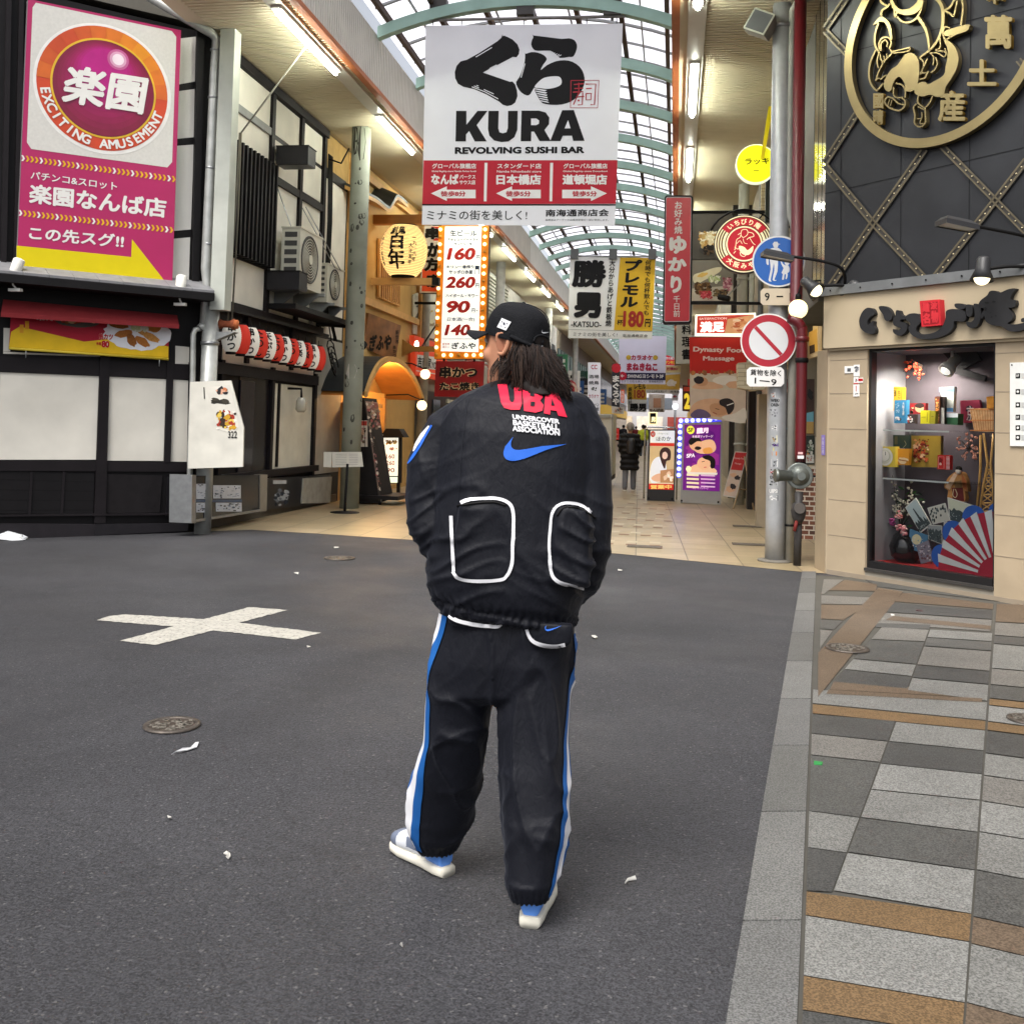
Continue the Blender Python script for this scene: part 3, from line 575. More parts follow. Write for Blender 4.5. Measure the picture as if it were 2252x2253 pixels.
# lanterns
LW = M('e6e2d8', .7, .04, 3, 0, 0, .12, 'lw'); LR = M('c8372a', .7, .06, 3, 0, 0, .12, 'lr')
def lantern(c, r, h, m, txt, label, ink, group=None, ridges=14, name='paper_lantern', tr=None):
    t = thing(name, label, 'paper lantern', c, group); a = MB(); prof = []
    for i in range(ridges*2+1):
        u = i/(ridges*2); s_ = sin(pi*(.08+.84*u))**.42; prof.append((r*s_*(1 if i % 2 else .965), -h/2+h*u))
    a.lathe(c, prof, m, 24); a.build('shade', t)
    a = MB(); c = V(c)
    for s_ in (-1, 1): a.lathe(c+V((0, 0, s_*h/2-.012)), [(r*.5, -.02), (r*.5, .03)], INK, 20)
    a.build('rim', t)
    a = MB(); a.tube([c+V((0, 0, h/2)), c+V((0, 0, h/2+.1))], .006, INK, 6); a.build('hanger', t)
    if txt:
        a = MB()
        for ch_, (aa, z_, sz) in txt:
            vs, fs, (x0_, y0_, x1_, y1_) = glyphs(ch_)
            for k in range(6):
                P = []
                for x, y in vs:
                    an = aa+((x-(x0_+x1_)/2)+.035*cos(k))*sz/r; zz = z_+((y-(y0_+y1_)/2)+.035*sin(k))*sz; u = min(max((zz+h/2)/h, 0), 1)
                    q = r*sin(pi*(.08+.84*u))**.42+.004+k*.0002; P.append(c+V((q*sin(an), -q*cos(an), zz)))
                a.add(P, fs, ink)
        a.build('lettering', t)
    if ridges > 20:
        a = MB()
        for i in range(1, 34): u = i/34; q = r*sin(pi*(.08+.84*u))**.42; a.lathe(c+V((0, 0, -h/2+h*u)), [(q-.002, -.004), (q+.002, 0), (q-.002, .004)], M('9a6a2c', .6), 28, cap=False)
        a.build('bamboo_ribs', t)
    return t
cols = 'wrwrwrwrwrwr'; words = ['串かつ', '', '串かつ', 'たのし', '天ぷら', 'たのし', '串かつ', 'たのし', 'お楽し', 'お楽し', '串かつ', '']
for i, k in enumerate(cols):
    y = 13.0+i*.312; tx = [(ch_, (.45, .13-.13*j, .13)) for j, ch_ in enumerate(words[i])]
    od = ['first', 'second', 'third', 'fourth', 'fifth', 'sixth'][i//2]
    lantern((-5.98+.0*i, y+.1, 2.6-.005*i), .136, .4, LW if k == 'w' else LR, tx, ('white' if k == 'w' else 'red')+' paper lantern in the row under the restaurant eave, '+od+' '+('white' if k == 'w' else 'red')+' one from the drainpipe', INK, 'lanterns hung in a row under the restaurant eave')
a = MB(); a.box((-6.0, 12.9, 2.95), (-5.96, 17.0, 2.99), BLK); a.build('lantern_rail', rest)
# ================= THINGS ON THE LEFT RESTAURANT
MAG = M('ad1d5c', .45, .05, 2); t = thing('signboard', 'tall magenta pachinko signboard with round logo and yellow arrow', 'signboard', LP+ld2*1.2+V((0, 0, 3.2)))
s = Cv(PF.off(.16), z1)
s.slab([(157, -8), (1012, 168), (962, 1605), (92, 1530)], MAG, 0, .12, ms=M('7c7478', .5))
s.part('artwork')
c0 = [(200, 14), (960, 172), (985, 205), (962, 905), (935, 935), (175, 832), (150, 795), (182, 40)]
s.poly(smooth2([(205, 15), (580, 90), (955, 168), (986, 205), (975, 560), (963, 900), (932, 935), (560, 884), (178, 830), (150, 795), (166, 400), (182, 45)], 3, True) if 0 else c0, M('d3d1cb', .5, .06, 30), .002)
cxp, cyp = 583, 497
s.disc(cxp, cyp, .815, M('e8e6e2', .5), .004, n=64); s.disc(cxp-2, cyp-3, .775, M('c8431f', .45), .006, n=64)
for i in range(12):   # printed colour run of the ring: orange above, red below
    s.disc(cxp-2, cyp-3, .77, M(['e2901f', 'dd821f', 'd6731f', 'd0641f', 'ca551f', 'c4481f'][min(abs(i-3), 5) if i < 9 else 12-i+2], .45), .008, n=8, a0=pi/2-pi/2+pi/12*i*1, a1=pi/12*(i+1)+.01, r2=.6)
s.disc(cxp, cyp-2, .625, M('e0b32a', .4), .010, n=64); s.disc(cxp, cyp-2, .6, M('7b1233', .35), .012, n=64)
for i in range(8): s.disc(cxp, cyp-2-14*i, .59-.045*i, M(['7f1238', '85123f', '8c1146', '93114e', '9a1157', 'a31164', 'ab1270', 'b3147b'][i], .35), .0135+.0012*i, n=48)
for r_, h in ((.13, 'c25f93'), (.1, 'd8a0bd'), (.07, 'efdde6')): s.disc(658, 335, r_, M(h, .3), .0235+(.13-r_)*.03, n=24)
s.part('lettering')
s.text('楽園', ((372, 358), (832, 430), (336, 572)), PWH, .027, .035)
s.arc('EXCITING AMUSEMENT', cxp, cyp, .685, .155, radians(193), radians(342), PWH, .012, .035, flip=True)
s.text('パチンコ&スロット', ((172, 955), (655, 1020), (170, 1000)), PWH, .004, .02); s.text('楽園なんば店', ((165, 1025), (932, 1110), (160, 1135)), PWH, .004, .035)
s.text('この先スグ!!', ((165, 1262), (695, 1312), (160, 1338)), PWH, .004, .03)
for (xa, ya, xb, yb) in ((118, 882, 985, 1002), (104, 1188, 972, 1286)):
    n = 34
    for i in range(n):
        x, y = xa+(xb-xa)*i/n, ya+(yb-ya)*i/n; m = PWH if i % 4 == 0 else M('dcae1f', .5)
        s.poly([(x, y-16), (x+11, y-15), (x+21, y+4), (x+11, y+18), (x, y+17), (x+10, y+2)], m, .003, 'artwork')
s.poly([(93, 1372), (733, 1436), (737, 1336), (945, 1602), (90, 1528)], M('d9c613', .5, .04), .003, 'artwork'); s.build(t)
def spot(z, x, y, pl, label):
    p = pl.at(*z(x, y)); t = thing('spotlight', label, 'spotlight', p, 'white spotlights under the magenta signboard'); a = MB()
    d = V((-.12, .35, .9)).normalized() if x > 500 else V((.1, .3, .9)).normalized()
    a.lathe(p, [(.045, -.12), (.062, -.1), (.066, .1), (.06, .115), (.05, .1)], WHT, 16, d); a.build('housing', t)
    a = MB(); a.tube([p-d*.1, p-d*.1+V((0, 0, -.1)), p+V((.02, 0, -.24))], .012, WHT, 8); a.box((p.x-.07, p.y-.03, p.z-.27), (p.x+.08, p.y+.03, p.z-.235), WHT); a.build('bracket', t)
PS = PF.off(.4)
spot(z1, 90, 1500, PS, 'white spotlight at the left lower corner of the magenta sign'); spot(z1, 1010, 1590, PS, 'white spotlight at the right lower corner of the magenta sign')
t = thing('awning', 'narrow dark red fabric awning above the food banner', 'awning', LP+ld2*1.2+V((0, 0, 2.8)))
a = MB(); A = PF.off(.06).at(*z2(18, 148)); B = PF.off(.06).at(*z2(990, 237)); Cc = PF.off(.3).at(*z2(5, 222)); D = PF.off(.3).at(*z2(1000, 290))
a.ext([A, B, D, Cc], (0, 0, -.03), M('8c2f33', .8, .1, 8, .2)); a.ext([Cc, D, D+V((0, 0, -.05)), Cc+V((0, 0, -.05))], ln2*.012, M('8c2f33', .8, .1, 8, .2)); a.build('fabric', t)
t = thing('food_banner', 'red and yellow banner with printed plate of fried skewers below the awning', 'banner', LP+ld2*1.2+V((0, 0, 2.4)))
s = Cv(PF.off(.12), z2); s.slab([(62, 225), (945, 285), (941, 480), (50, 420)], M('a3182f', .5, .1), 0, .006)
s.part('artwork'); s.poly([(62, 330), (110, 300), (300, 345), (470, 385), (700, 360), (942, 412), (940, 470), (50, 412)], M('e0b820', .5), .001)
s.poly([(50, 412), (941, 470), (941, 480), (50, 421)], M('c9a31c', .5), .002)
s.blob(765, 340, 185, 92, M('dfe0e6', .5), .003, n=40, j=.06, rot=.06); s.blob(430, 270, 130, 35, M('55524d', .5), .003, n=20, j=.05, rot=.08)
fr = [M(h, .5, .25, 60) for h in ('a8682a', 'b97a35', '8f5620', 'c48b45')]
for (x, y, rx, ry, ro) in ((690, 340, 50, 20, -.2), (735, 375, 40, 24, 1.2), (795, 385, 45, 22, .6), (845, 360, 50, 20, .5), (860, 310, 40, 22, .1), (665, 292, 55, 20, .1), (800, 335, 30, 14, .3)): s.blob(x, y, rx, ry, RNG.choice(fr), .004+.0005*RNG.random(), n=16, j=.12, rot=ro)
s.scat(725, 275, 840, 335, [M('e3e6d8'), M('c5d3a2'), M('d8dcc4')], 40, 8, 20, .0048, .00005)
s.scat(320, 245, 545, 290, [M('d3b58a'), M('e4dccb'), M('8a5a33'), M('a8412c')], 26, 12, 34, .0035, .0001, asp=.5)
for x, y in ((140, 270), (110, 290)): s.rect(x, y, x+22, y+46, M('d99a2a'), .002)
s.text('1,890', ((205, 238), (300, 245), (205, 266)), PWH, .005, .05, outl=(M('7a1420'), .1)); s.text('串カツ', ((552, 336), (632, 342), (550, 372)), RED, .006, .05, outl=(PWH, .12)); s.text('80', ((568, 378), (612, 382), (566, 416)), RED, .006, .06, outl=(PWH, .12)); s.text('各種', ((538, 386), (565, 388), (537, 404)), RED, .006, .03); s.build(t)
a = MB(); A = PF.off(.12).at(*z2(50, 422)); B = PF.off(.12).at(*z2(941, 483)); a.tube([A, B], .016, M('c9b23a', .5), 8)
for k in (.1, .94): p = A.lerp(B, k); a.tube([p, p+V((0, 0, -.1))], .006, STL, 6)
a.build('weight_bar', t)
# drainpipe and steel post at the corner
P = lambda z, *pts, d=.15: [PF.off(d).at(*z(x, y)) for x, y in pts]
t = thing('drainpipe', 'silver drainpipe with brackets running down the corner of the restaurant', 'drainpipe', LP+V((.1, -.1, 0)))
a = MB(); pth = P(z1, (800, -40), (1188, 188), (1212, 225), (1200, 400), (1150, 1500), d=.2)+P(z2, (1158, 60), (1142, 290), (1118, 312), (1090, 318), (1080, 345), (1076, 620), (1062, 1000), (1058, 1390), d=.2)
a.tube(pth[:7], .062, GALV, 14); a.tube([pth[6]]+pth[7:8], .055, GALV, 12); a.tube(pth[7:], .036, GALV, 12); a.build('pipe', t)
a = MB()
for x, y in ((1205, 280), (1192, 545), (1178, 940), (1162, 1365)):
    p = PF.off(.2).at(*z1(x, y)); a.lathe(p-V((0, 0, .015)), [(.066, 0), (.07, .005), (.07, .025), (.066, .03)], STL, 14); a.tube([p+V((.06, .02, 0)), p+V((.14, .06, 0))], .012, STL, 6)
a.build('pipe_clip', t)
post = thing('steel_post', 'square pale grey steel post behind the drainpipe holding the canopy', 'post', (-6.0, 12.6, 0))
WP = M('b9bdb4', .55, .14, 3, .06); xa, xb_ = PY(12.42).at(472, 400).x, PY(12.42).at(504, 400).x; a = MB(); a.box((xa, 12.42, 2.9), (xb_, 12.62, 6.6), WP); a.build('upper_post', post); xm = PY(12.5).at(453, 900).x
a = MB(); a.tube([(xm, 12.54, 0), (xm, 12.54, 2.95)], .105, GALV, 18); a.lathe((xm, 12.54, 2.45), [(.108, 0), (.118, 0), (.118, .04), (.108, .04)], STL, 18); a.build('lower_post', post)
t = thing('rope_pulley', 'rusty pulley wheel with hanging ropes on the steel post below the grille', 'pulley', (-5.85, 12.75, 2.75)); RST = M('8a4a30', .8, .4, 20, .3)
a = MB(); a.lathe((-5.93, 12.6, 2.73), [(.05, 0), (.07, .01), (.045, .06), (.045, .14), (.075, .2), (.05, .22)], RST, 16, V((1, .1, 0))); a.lathe((-5.73, 12.62, 2.73), [(.03, 0), (.06, .01), (.06, .05), (.02, .06)], M('b0633c', .8, .3, 20), 14, V((1, .1, 0))); a.build('wheel', t)
a = MB(); a.ext([(-6.0, 12.5, 2.62), (-5.66, 12.5, 2.62), (-5.95, 12.5, 2.5)], (0, .12, 0), GRY); a.build('bracket', t)
a = MB(); rp_ = M('6b675c', .9)
a.tube([(-5.84, 12.66, 2.78), (-5.9, 12.9, 4.2), (-5.95, 13.05, 5.4)], .012, rp_, 6); a.tube([(-5.78, 12.66, 2.78), (-5.86, 12.9, 4.2), (-5.93, 13.05, 5.4)], .012, rp_, 6); a.tube([(-5.93, 13.05, 5.4), (-4.95, 12.9, 6.56)], .012, M('b5b2a6', .7), 6); a.build('rope', t)
# menu board and showcase by the entrance
t = thing('menu_board', 'white slanted board with torn photo menu beside the restaurant entrance', 'menu board', (-5.9, 12.8, .7)); s = Cv(Pl((-6.0, 12.3, 0), (.3, -1, 0)), z2)
s.slab([(1062, 610), (1290, 602), (1362, 865), (1357, 1085), (1050, 1095)], M('d6d3c8', .65, .12, 4), 0, .08)
s.part('poster'); s.poly([(1150, 640), (1285, 628), (1335, 860), (1300, 905), (1215, 870)], M('d9d5ca'), .003)
s.scat(1205, 760, 1325, 885, [M('c99a2e'), M('e0c35a'), M('3a2c24'), M('e9e4da'), M('a4392a')], 60, 6, 22, .004, .00006); s.scat(1160, 690, 1295, 740, [M('2c2a24'), M('3f3b32')], 14, 12, 34, .004, .00006, asp=.5); s.scat(1200, 632, 1285, 690, [M('c77c54'), M('d8a58a'), M('2c2a2c')], 16, 8, 20, .004)
s.text('322', (1275, 885, 1325, 925), INK, .005, .02); s.line([(1140, 640), (1143, 705)], 6, INK, .004); s.build(t)
t = thing('glass_showcase', 'low dark glass showcase with printed menus at the foot of the restaurant corner', 'showcase', (-5.9, 13.2, 0))
s = Cv(PX(-5.96), z2); s.slab([(1075, 1135), (1450, 1130), (1448, 1330), (1080, 1392)], M('1b222c', .08, .1), 0, .2, 'cabinet')
s.part('printed_menu'); bl = [M('c8ccd4'), M('97a3b8'), M('44506a'), M('e1e3e6')]
for (q, n) in (((1190, 1188, 1345, 1262), 40), ((1205, 1285, 1350, 1335), 30), ((1095, 1180, 1185, 1265), 20), ((1095, 1285, 1180, 1340), 20)):
    s.rect(*q, bl[0], .003); 
    for i in range(n): x = RNG.uniform(q[0]+2, q[2]-16); y = RNG.uniform(q[1]+2, q[3]-8); s.rect(x, y, x+RNG.uniform(4, 15), y+RNG.uniform(2, 7), RNG.choice(bl[1:3]+[INK]), .004+i*.00004)
s.part('frame'); s.slab([(1065, 1130), (1088, 1130), (1085, 1400), (1062, 1400)], STL, .02, .3); s.slab([(1088, 1380), (1450, 1322), (1450, 1334), (1088, 1394)], STL, .015, .03); s.slab([(1450, 1128), (1490, 1128), (1485, 1330), (1448, 1336)], M('8e877c', .6), .015, .1); s.rect(1088, 1268, 1350, 1282, M('3c5272', .3), .006); s.build(t)
t = thing('bench_box', 'dark low box with pipes beside the glass showcase', 'box', (-6.0, 15, 0)); s = Cv(PX(-6.1), z2)
s.slab([(1495, 1150), (1850, 1130), (1848, 1285), (1490, 1325)], M('25262a', .35, .3, 4), 0, .1, 'cabinet'); s.part('printed_menu'); s.rect(1525, 1160, 1600, 1180, M('b9bcc0'), .003); s.scat(1520, 1200, 1620, 1310, [M('6f7680'), M('2d3440'), M('a5abb2')], 24, 6, 18, .003, .0001); s.part('pale_panel'); s.slab([(1690, 1150), (1850, 1140), (1840, 1285), (1680, 1290)], M('a5a298', .7, .2), .02, .02); s.build(t)
t = thing('wall_lamp', 'old glass bulkhead lamp on the white shutter beside the restaurant entrance', 'wall lamp', (-6.05, 15.9, 1.8)); a = MB(); a.tube([(-6.17, 15.7, 2.0), (-5.98, 15.8, 2.0), (-5.98, 15.82, 1.85)], .02, BLK, 8); a.build('arm', t); a = MB(); a.lathe((-5.98, 15.82, 1.62), [(.05, 0), (.085, .04), (.08, .18), (.05, .24)], M('b9b6aa', .2, .1), 14); a.build('globe', t)
# cables on the side wall
t = thing('cable_bundle', 'tangle of black cables hanging beside the round column', 'cables', (-6.0, 17, 3)); a = MB(); rr = random.Random(2)
for i in range(5):
    y = 17.1+.05*i; a.tube([(-6.12, y, 6.2), (-6.1, y+.02, 5), (-6.1, y-.02, 4), (-6.05, y+.1*rr.random(), 3.3), (-6.0+.1*rr.random(), y+.05, 2.9)], .011, INK, 5)
for i in range(4):
    ce = V((-6.0, 17.2+.08*i, 2.75-.1*i)); a.tube([ce+V((.03*cos(k), .13*cos(k*.7), .16*sin(k*.7))) for k in range(10)], .012, INK, 5)
a.tube([(-6.1, 17.1, 6.1), (-5.85, 17.0, 6.0), (-5.7, 16.95, 6.25)], .015, INK, 6); a.build('cable', t)
a = MB()
for (p, q) in (((-6.15, 14.9, 5.1), (-5.75, 15.4, 3.7)), ((-6.15, 16.0, 5.0), (-5.76, 16.6, 4.1)), ((-6.15, 16.15, 5.05), (-5.76, 16.9, 4.1))): a.tube([p, q], .009, STL, 5)
a.build('stay_wire', t)
# round steel column
t = thing('round_column', 'thick weathered grey round steel column holding the left canopy', 'column', (-5.5, 17, 0))
cm = M('8d9186', .6, .3, 1.6, .1); N, L = nodes(cm); a = MB(); a.tube([(-5.5, 17, 0), (-5.5, 17, 2.2), (-5.5, 17, 4.5), (-5.5, 17, 6.62)], .165, cm, 28); a.build('shaft', t)
a = MB(); rr = random.Random(8)
for i in range(34):
    an = rr.uniform(-2.2, .3); z_ = 6.5*rr.random()**.8; s_ = rr.uniform(.012, .05); h_ = s_*rr.uniform(.8, 2)
    vs = [(-5.5+.1665*cos(an+q*s_/.165), 17+.1665*sin(an+q*s_/.165), z_+w*h_) for q, w in ((-1, -.4), (-.3, -1), (.6, -.8), (1, .1), (.5, 1), (-.7, .7))]; a.poly(vs, M('4b4b45', .8, .3, 20))
for (an, z_, s_, h_) in ((-1.5, 2.35, .1, .13), (-1.2, 6.3, .07, .3), (-1.9, 6.35, .05, .25)):
    vs = [(-5.5+.1672*cos(an+q*s_/.165), 17+.1672*sin(an+q*s_/.165), z_+w*h_) for q, w in ((-1, -.4), (-.4, -1), (.6, -.9), (1, .1), (.6, .9), (-.5, 1))]; a.poly(vs, M('c3c2ba', .8, .1) if z_ < 3 else M('3b3a35', .8))
a.build('peeling_paint', t)
# ================= SKEWER SHOP (left, beyond the column)
WD = M('b9864a', .55, .15, 5, .05); WD2 = M('8f6132', .55, .2, 6, .05); OCH = M('c4a065', .75, .08, 3, .05); WDL = M('cfa163', .5, .12, 5)
shop = thing('skewer_shop', 'warm timber and ochre skewer restaurant front beyond the round column', 'shop', (-6.3, 18.5, 0))
a = MB(); a.box((-9, 18.46, 0), (-6.2, 24.0, 6.6), OCH); a.build('wall', shop)
a = MB()
for y in (18.6, 23.9): a.box((-6.2, y-.08, 2.8), (-6.08, y+.08, 6.6), WDL)
for z_ in (3.9, 6.35): a.box((-6.2, 18.5, z_-.07), (-6.1, 24, z_+.07), WDL)
a.build('timber_beam', shop)
s = Cv(PX(-6.15), z5)
s.slab([(515, 480), (700, 560), (690, 1060), (510, 980)], WDL, .02, .05, 'lattice_window')
for i in range(2): s.slab([(530+90*i, 515+38*i), (600+90*i, 545+38*i), (596+88*i, 1005+30*i), (525+88*i, 975+30*i)], M('7d4e2b', .6), .03, .02, 'lattice_window')
for i in range(10): x = 532+16.5*i; s.slab([(x, 520+7*i), (x+5, 522+7*i), (x+2, 990+6*i), (x-3, 988+6*i)], WDL, .045, .02, 'lattice_window')
s.build(shop)
# wave gable roof
a = MB(); s = Cv(PX(-5.75), z5); pr = smooth2([(400, 100), (500, 150), (580, 215), (612, 225), (640, 180), (680, 125), (760, 190)], 5)
prof = [s.pt(*p) for p in pr]; a2 = MB()
for (dz, th, mb_, m) in ((.05, .05, a, M('33393a', .45, .15, 8)), (0, .07, a2, WDL)):
    for i in range(len(prof)-1):
        p, q = prof[i]+V((0, 0, dz)), prof[i+1]+V((0, 0, dz)); mb_.ext([p, q, q+V((-.6, 0, .25)), p+V((-.6, 0, .25))], (0, 0, -th), m)
a.build('gable_tile', shop); a2.build('gable_board', shop)
a = MB(); a.box((-6.3, 20.1, 5.55), (-4.95, 20.28, 5.74), M('a06a35', .5, .15)); a.box((-4.98, 20.09, 5.54), (-4.8, 20.29, 5.75), INK); a.box((-6.3, 20.1, 4.3), (-4.9, 20.24, 4.44), WDL); a.box((-4.92, 20.09, 4.29), (-4.78, 20.25, 4.45), INK); a.build('lantern_arm', shop)
# big lantern
LY = M('f3cf84', .6, .1, 4, 0, 0, .8, 'ly')
tx = [('創', (-.26, .37, .17)), ('業', (.14, .37, .17)), ('百', (-.06, .15, .4)), ('年', (-.08, -.22, .4))]+[(c_, (.72, .22-.11*i, .09)) for i, c_ in enumerate('一九一六年')]+[(c_, (.55, .05-.11*i, .09)) for i, c_ in enumerate('大正五年')]+[(c_, (-.85, .2-.1*i, .085)) for i, c_ in enumerate('串かつ居酒屋')]
big = lantern((-5.55, 20.19, 5.0), .49, 1.02, LY, tx, 'large round glowing yellow lantern lettered in black hung between two wooden arms', INK, ridges=22, name='big_lantern')
a = MB(); s = Cv(PY(20.19-.42), z5)
a.tube([(-5.55, 20.19, 4.47), (-5.55, 20.19, 4.38)], .012, INK, 6); a.build('lower_hanger', big)
# wooden name board
t = thing('wooden_signboard', 'tilted brown wooden name board with brushed lettering under the lattice window', 'signboard', (-6.0, 20.5, 3.2))
pl = Pl((-5.95, 20.8, 3.2), V((1, -.25, -.12))); s = Cv(pl, z5); s.slab([(430, 1115), (705, 1222), (655, 1535), (380, 1400)], M('8c5a33', .4, .4, 5), 0, .06)
s.text('ぎふや', ((440, 1300), (628, 1290), (425, 1440)), INK, .006, .05); s.text('新世界', (655, 1260, 683, 1380), INK, .006, .02, v=True); s.text('串かつ', (632, 1390, 660, 1490), INK, .006, .02, v=True)
em = M('ff9a2a', .5, .1, 3, 0, 0, 2.2, 'am'); s.part('lamp_glow') if 0 else None
s.build(t)
# arched porch
t = thing('arched_porch', 'curved timber barrel porch over the skewer shop entrance with warm light inside', 'porch', (-5.8, 19, 0)); a = MB()
pr = [(17.05, 1.95), (17.35, 2.25), (17.8, 2.52), (18.4, 2.66), (19.1, 2.66), (19.8, 2.55), (20.5, 2.32), (21.15, 1.98)]; pr = smooth2(pr, 4); pr = [(y+.25, z_) for y, z_ in pr]
ins = M('b87b3c', .5, .12, 4)
for i in range(len(pr)-1):
    (y_, z_), (y2, z2_) = pr[i], pr[i+1]
    a.add([(-5.35, y_, z_), (-5.35, y2, z2_), (-6.9, y2, z2_), (-6.9, y_, z_), (-5.35, y_, z_+.06), (-5.35, y2, z2_+.06), (-6.9, y2, z2_+.06), (-6.9, y_, z_+.06)], [(0, 1, 2, 3)], ins, True)
    a.add([(-5.33, y_, z_+.07), (-5.33, y2, z2_+.07), (-6.9, y2, z2_+.07), (-6.9, y_, z_+.07)], [(0, 1, 2, 3)], M('2f3233', .5), True)
a.build('barrel_roof', t); a = MB()
for i in range(len(pr)-1):
    (y_, z_), (y2, z2_) = pr[i], pr[i+1]; a.ext([(-5.33, y_, z_-.03), (-5.33, y2, z2_-.03), (-5.33, y2, z2_+.075), (-5.33, y_, z_+.075)], (-.06, 0, 0), WDL)
a.build('fascia_board', t)
a = MB(); WY = M('d79a45', .6, .1, 3, 0, 0, .35, 'wy'); a.box((-6.19, 19.0, 0), (-6.15, 21.2, 2.1), WY); a.box((-6.19, 18.5, 1.78), (-5.9, 20.2, 1.86), WDL); a.box((-6.17, 19.7, 0), (-6.05, 19.85, 1.8), WDL); a.box((-6.17, 20.9, 0), (-6.05, 21.05, 2.0), WDL); a.build('doorway', t)
a = MB(); a.lathe((-5.8, 19.3, 2.575), [(.03, 0), (.05, 0), (.05, .02)], M('fff2d0', .5, 0, 1, 0, 0, 8, 'dl'), 10); a.build('downlight', t); dl = bpy.data.lights.new('porch_light', 'POINT'); dl.energy = 60; dl.color = (1, .62, .25); dl.shadow_soft_size = .08; do = bpy.data.objects.new('porch_light', dl); COL.objects.link(do); do.location = (-5.75, 19.3, 2.45)
GLB = M('ffe6b4', .4, 0, 1, 0, 0, 1.3, 'glb')
def globe(c, r, label, arm):
    t = thing('globe_lamp', label, 'globe lamp', c); a = MB(); a.ball(c, r, GLB, 16); a.build('globe', t); a = MB(); a.tube([c+V(q) for q in arm], .014, INK, 6); a.lathe(c+V((0, 0, r*.9)), [(.035, 0), (.035, .05)], INK, 10); a.build('arm', t)
globe(V((-5.2, 20.9, 2.52)), .105, 'glowing globe lamp above the right end of the arched porch', [(-.9, .1, .25), (-.3, 0, .22), (0, 0, .1)]); globe(V((-5.2, 20.7, 1.86)), .105, 'glowing globe lamp below the right end of the arched porch', [(-.8, .1, .2), (-.3, 0, .22), (0, 0, .1)])
t = thing('spotlight', 'small black spotlight on the left shoulder of the arched porch', 'spotlight', (-5.6, 18.1, 2.7)); a = MB(); p = V((-5.62, 17.75, 2.82)); a.lathe(p, [(.05, -.1), (.075, .05), (.08, .12), (.06, .1)], INK, 14, V((.5, -.5, .6))); a.build('housing', t); a = MB(); a.tube([p, p+V((0, .02, -.26))], .015, INK, 6); a.lathe(p+V((0, .02, -.27)), [(.06, 0), (.06, .02)], INK, 10); a.build('stand', t)
# bulb framed price sign
t = thing('price_sign', 'lit white drinks price sign framed with round light bulbs on orange', 'sign', (-4.85, 22.6, 3.0)); s = Cv(PY(22.6), z5); OR2 = M('d9801f', .5, .08, 4, 0, 0, .15, 'or2'); LIT = M('f3f6f1', .5, .02, 2, 0, 0, .42, 'lit')
s.slab([(1025, 370), (1452, 370), (1418, 1505), (985, 1505)], OR2, 0, .25, ms=M('5c4a30', .6)); s.part('lit_panel'); s.poly([(1078, 380), (1390, 380), (1362, 1448), (1042, 1440)], LIT, .01)
s.part('bulb'); BLB = M('ffe39a', .4, 0, 1, 0, 0, 2.0, 'blb'); BOF = M('c98a2a', .3)
for side in (0, 1):
    for i in range(18):
        k = i/17; x = (1040+(1003-1040)*k) if side == 0 else (1420+(1386-1420)*k); y = 405+1065*k; p = s.pt(x, y, .02); s.mb().ball(p, .042 if i % 4 != 3 else .034, BLB if (i+side*2) % 4 != 1 else BOF, 10)
for i in range(1, 6): s.mb().ball(s.pt(1003+64*i, 1474, .02), .042, BLB if i != 3 else BOF, 10)
s.part('lettering'); B1 = M('2f3c55', .6); R1 = M('c22f2a', .6)
def tq(x0_, y0_, x1_, y1_, k=.03): return ((x0_, y0_), (x1_, y0_), (x0_-(y1_-y0_)*k, y1_))
s.text('生ビール', tq(1122, 408, 1350, 462), B1, .014, .03); s.text('アサヒスーパードライ', tq(1100, 478, 1362, 504), B1, .014, .035); s.text('サントリー生', tq(1156, 514, 1310, 540), B1, .014, .035)
for tx_, q in (('160', (1100, 560, 1335, 665)), ('260', (1088, 805, 1335, 905)), ('90', (1085, 1010, 1290, 1115)), ('140', (1080, 1212, 1290, 1308))): s.text(tx_, ((q[0]+14, q[1]), (q[2]+14, q[1]), (q[0]-10, q[3])), R1, .014, .045)
for q in ((1345, 622, 1375, 662), (1338, 862, 1368, 902), (1304, 1075, 1334, 1112), (1298, 1266, 1328, 1300)): s.text('円', q, B1, .014, .02)
s.text('キリン一番搾り', tq(1090, 708, 1325, 738), B1, .014, .035); s.text('サッポロ赤星', tq(1112, 750, 1315, 784), B1, .014, .035); s.text('ハイボール・サワー', tq(1085, 952, 1362, 985), B1, .014, .035); s.text('日本酒(一合)', tq(1098, 1152, 1330, 1190), B1, .014, .015); s.text('~', (1340, 1090, 1360, 1100), B1, .014)
s.line([(1048, 1335), (1365, 1335)], 3, B1, .014); s.text('ぎふや', tq(1135, 1365, 1340, 1422), INK, .014, .03); s.text('新世界', tq(1058, 1370, 1118, 1390), R1, .014, .01); s.text('串かつ', tq(1058, 1396, 1118, 1414), R1, .014, .01)
s.line([(1338, 715), (1368, 715), (1366, 785), (1334, 785), (1338, 715)], 5, B1, .014); s.poly([(1338, 715), (1366, 715), (1365, 745), (1337, 745)], B1, .0142)
s.build(t); a = MB(); a.box((-6.2, 22.64, 3.12), (-5.4, 22.74, 3.24), M('9a7440', .5)); a.ext([(-6.2, 22.65, 3.0), (-6.2, 22.65, 3.4), (-5.95, 22.65, 3.24), (-5.95, 22.65, 3.12)], (0, .08, 0), M('9a7440', .5)); a.build('wall_arm', t)
t = thing('skewer_sign', 'dark red sign with black cream edged lettering hung under the bulb framed price sign', 'sign', (-4.85, 22.6, 2.1)); s = Cv(PY(22.6), z5); s.slab([(1000, 1525), (1408, 1525), (1395, 1835), (985, 1825)], M('8f1c20', .5, .12, 3), 0, .1); crm2 = M('dfc69a')
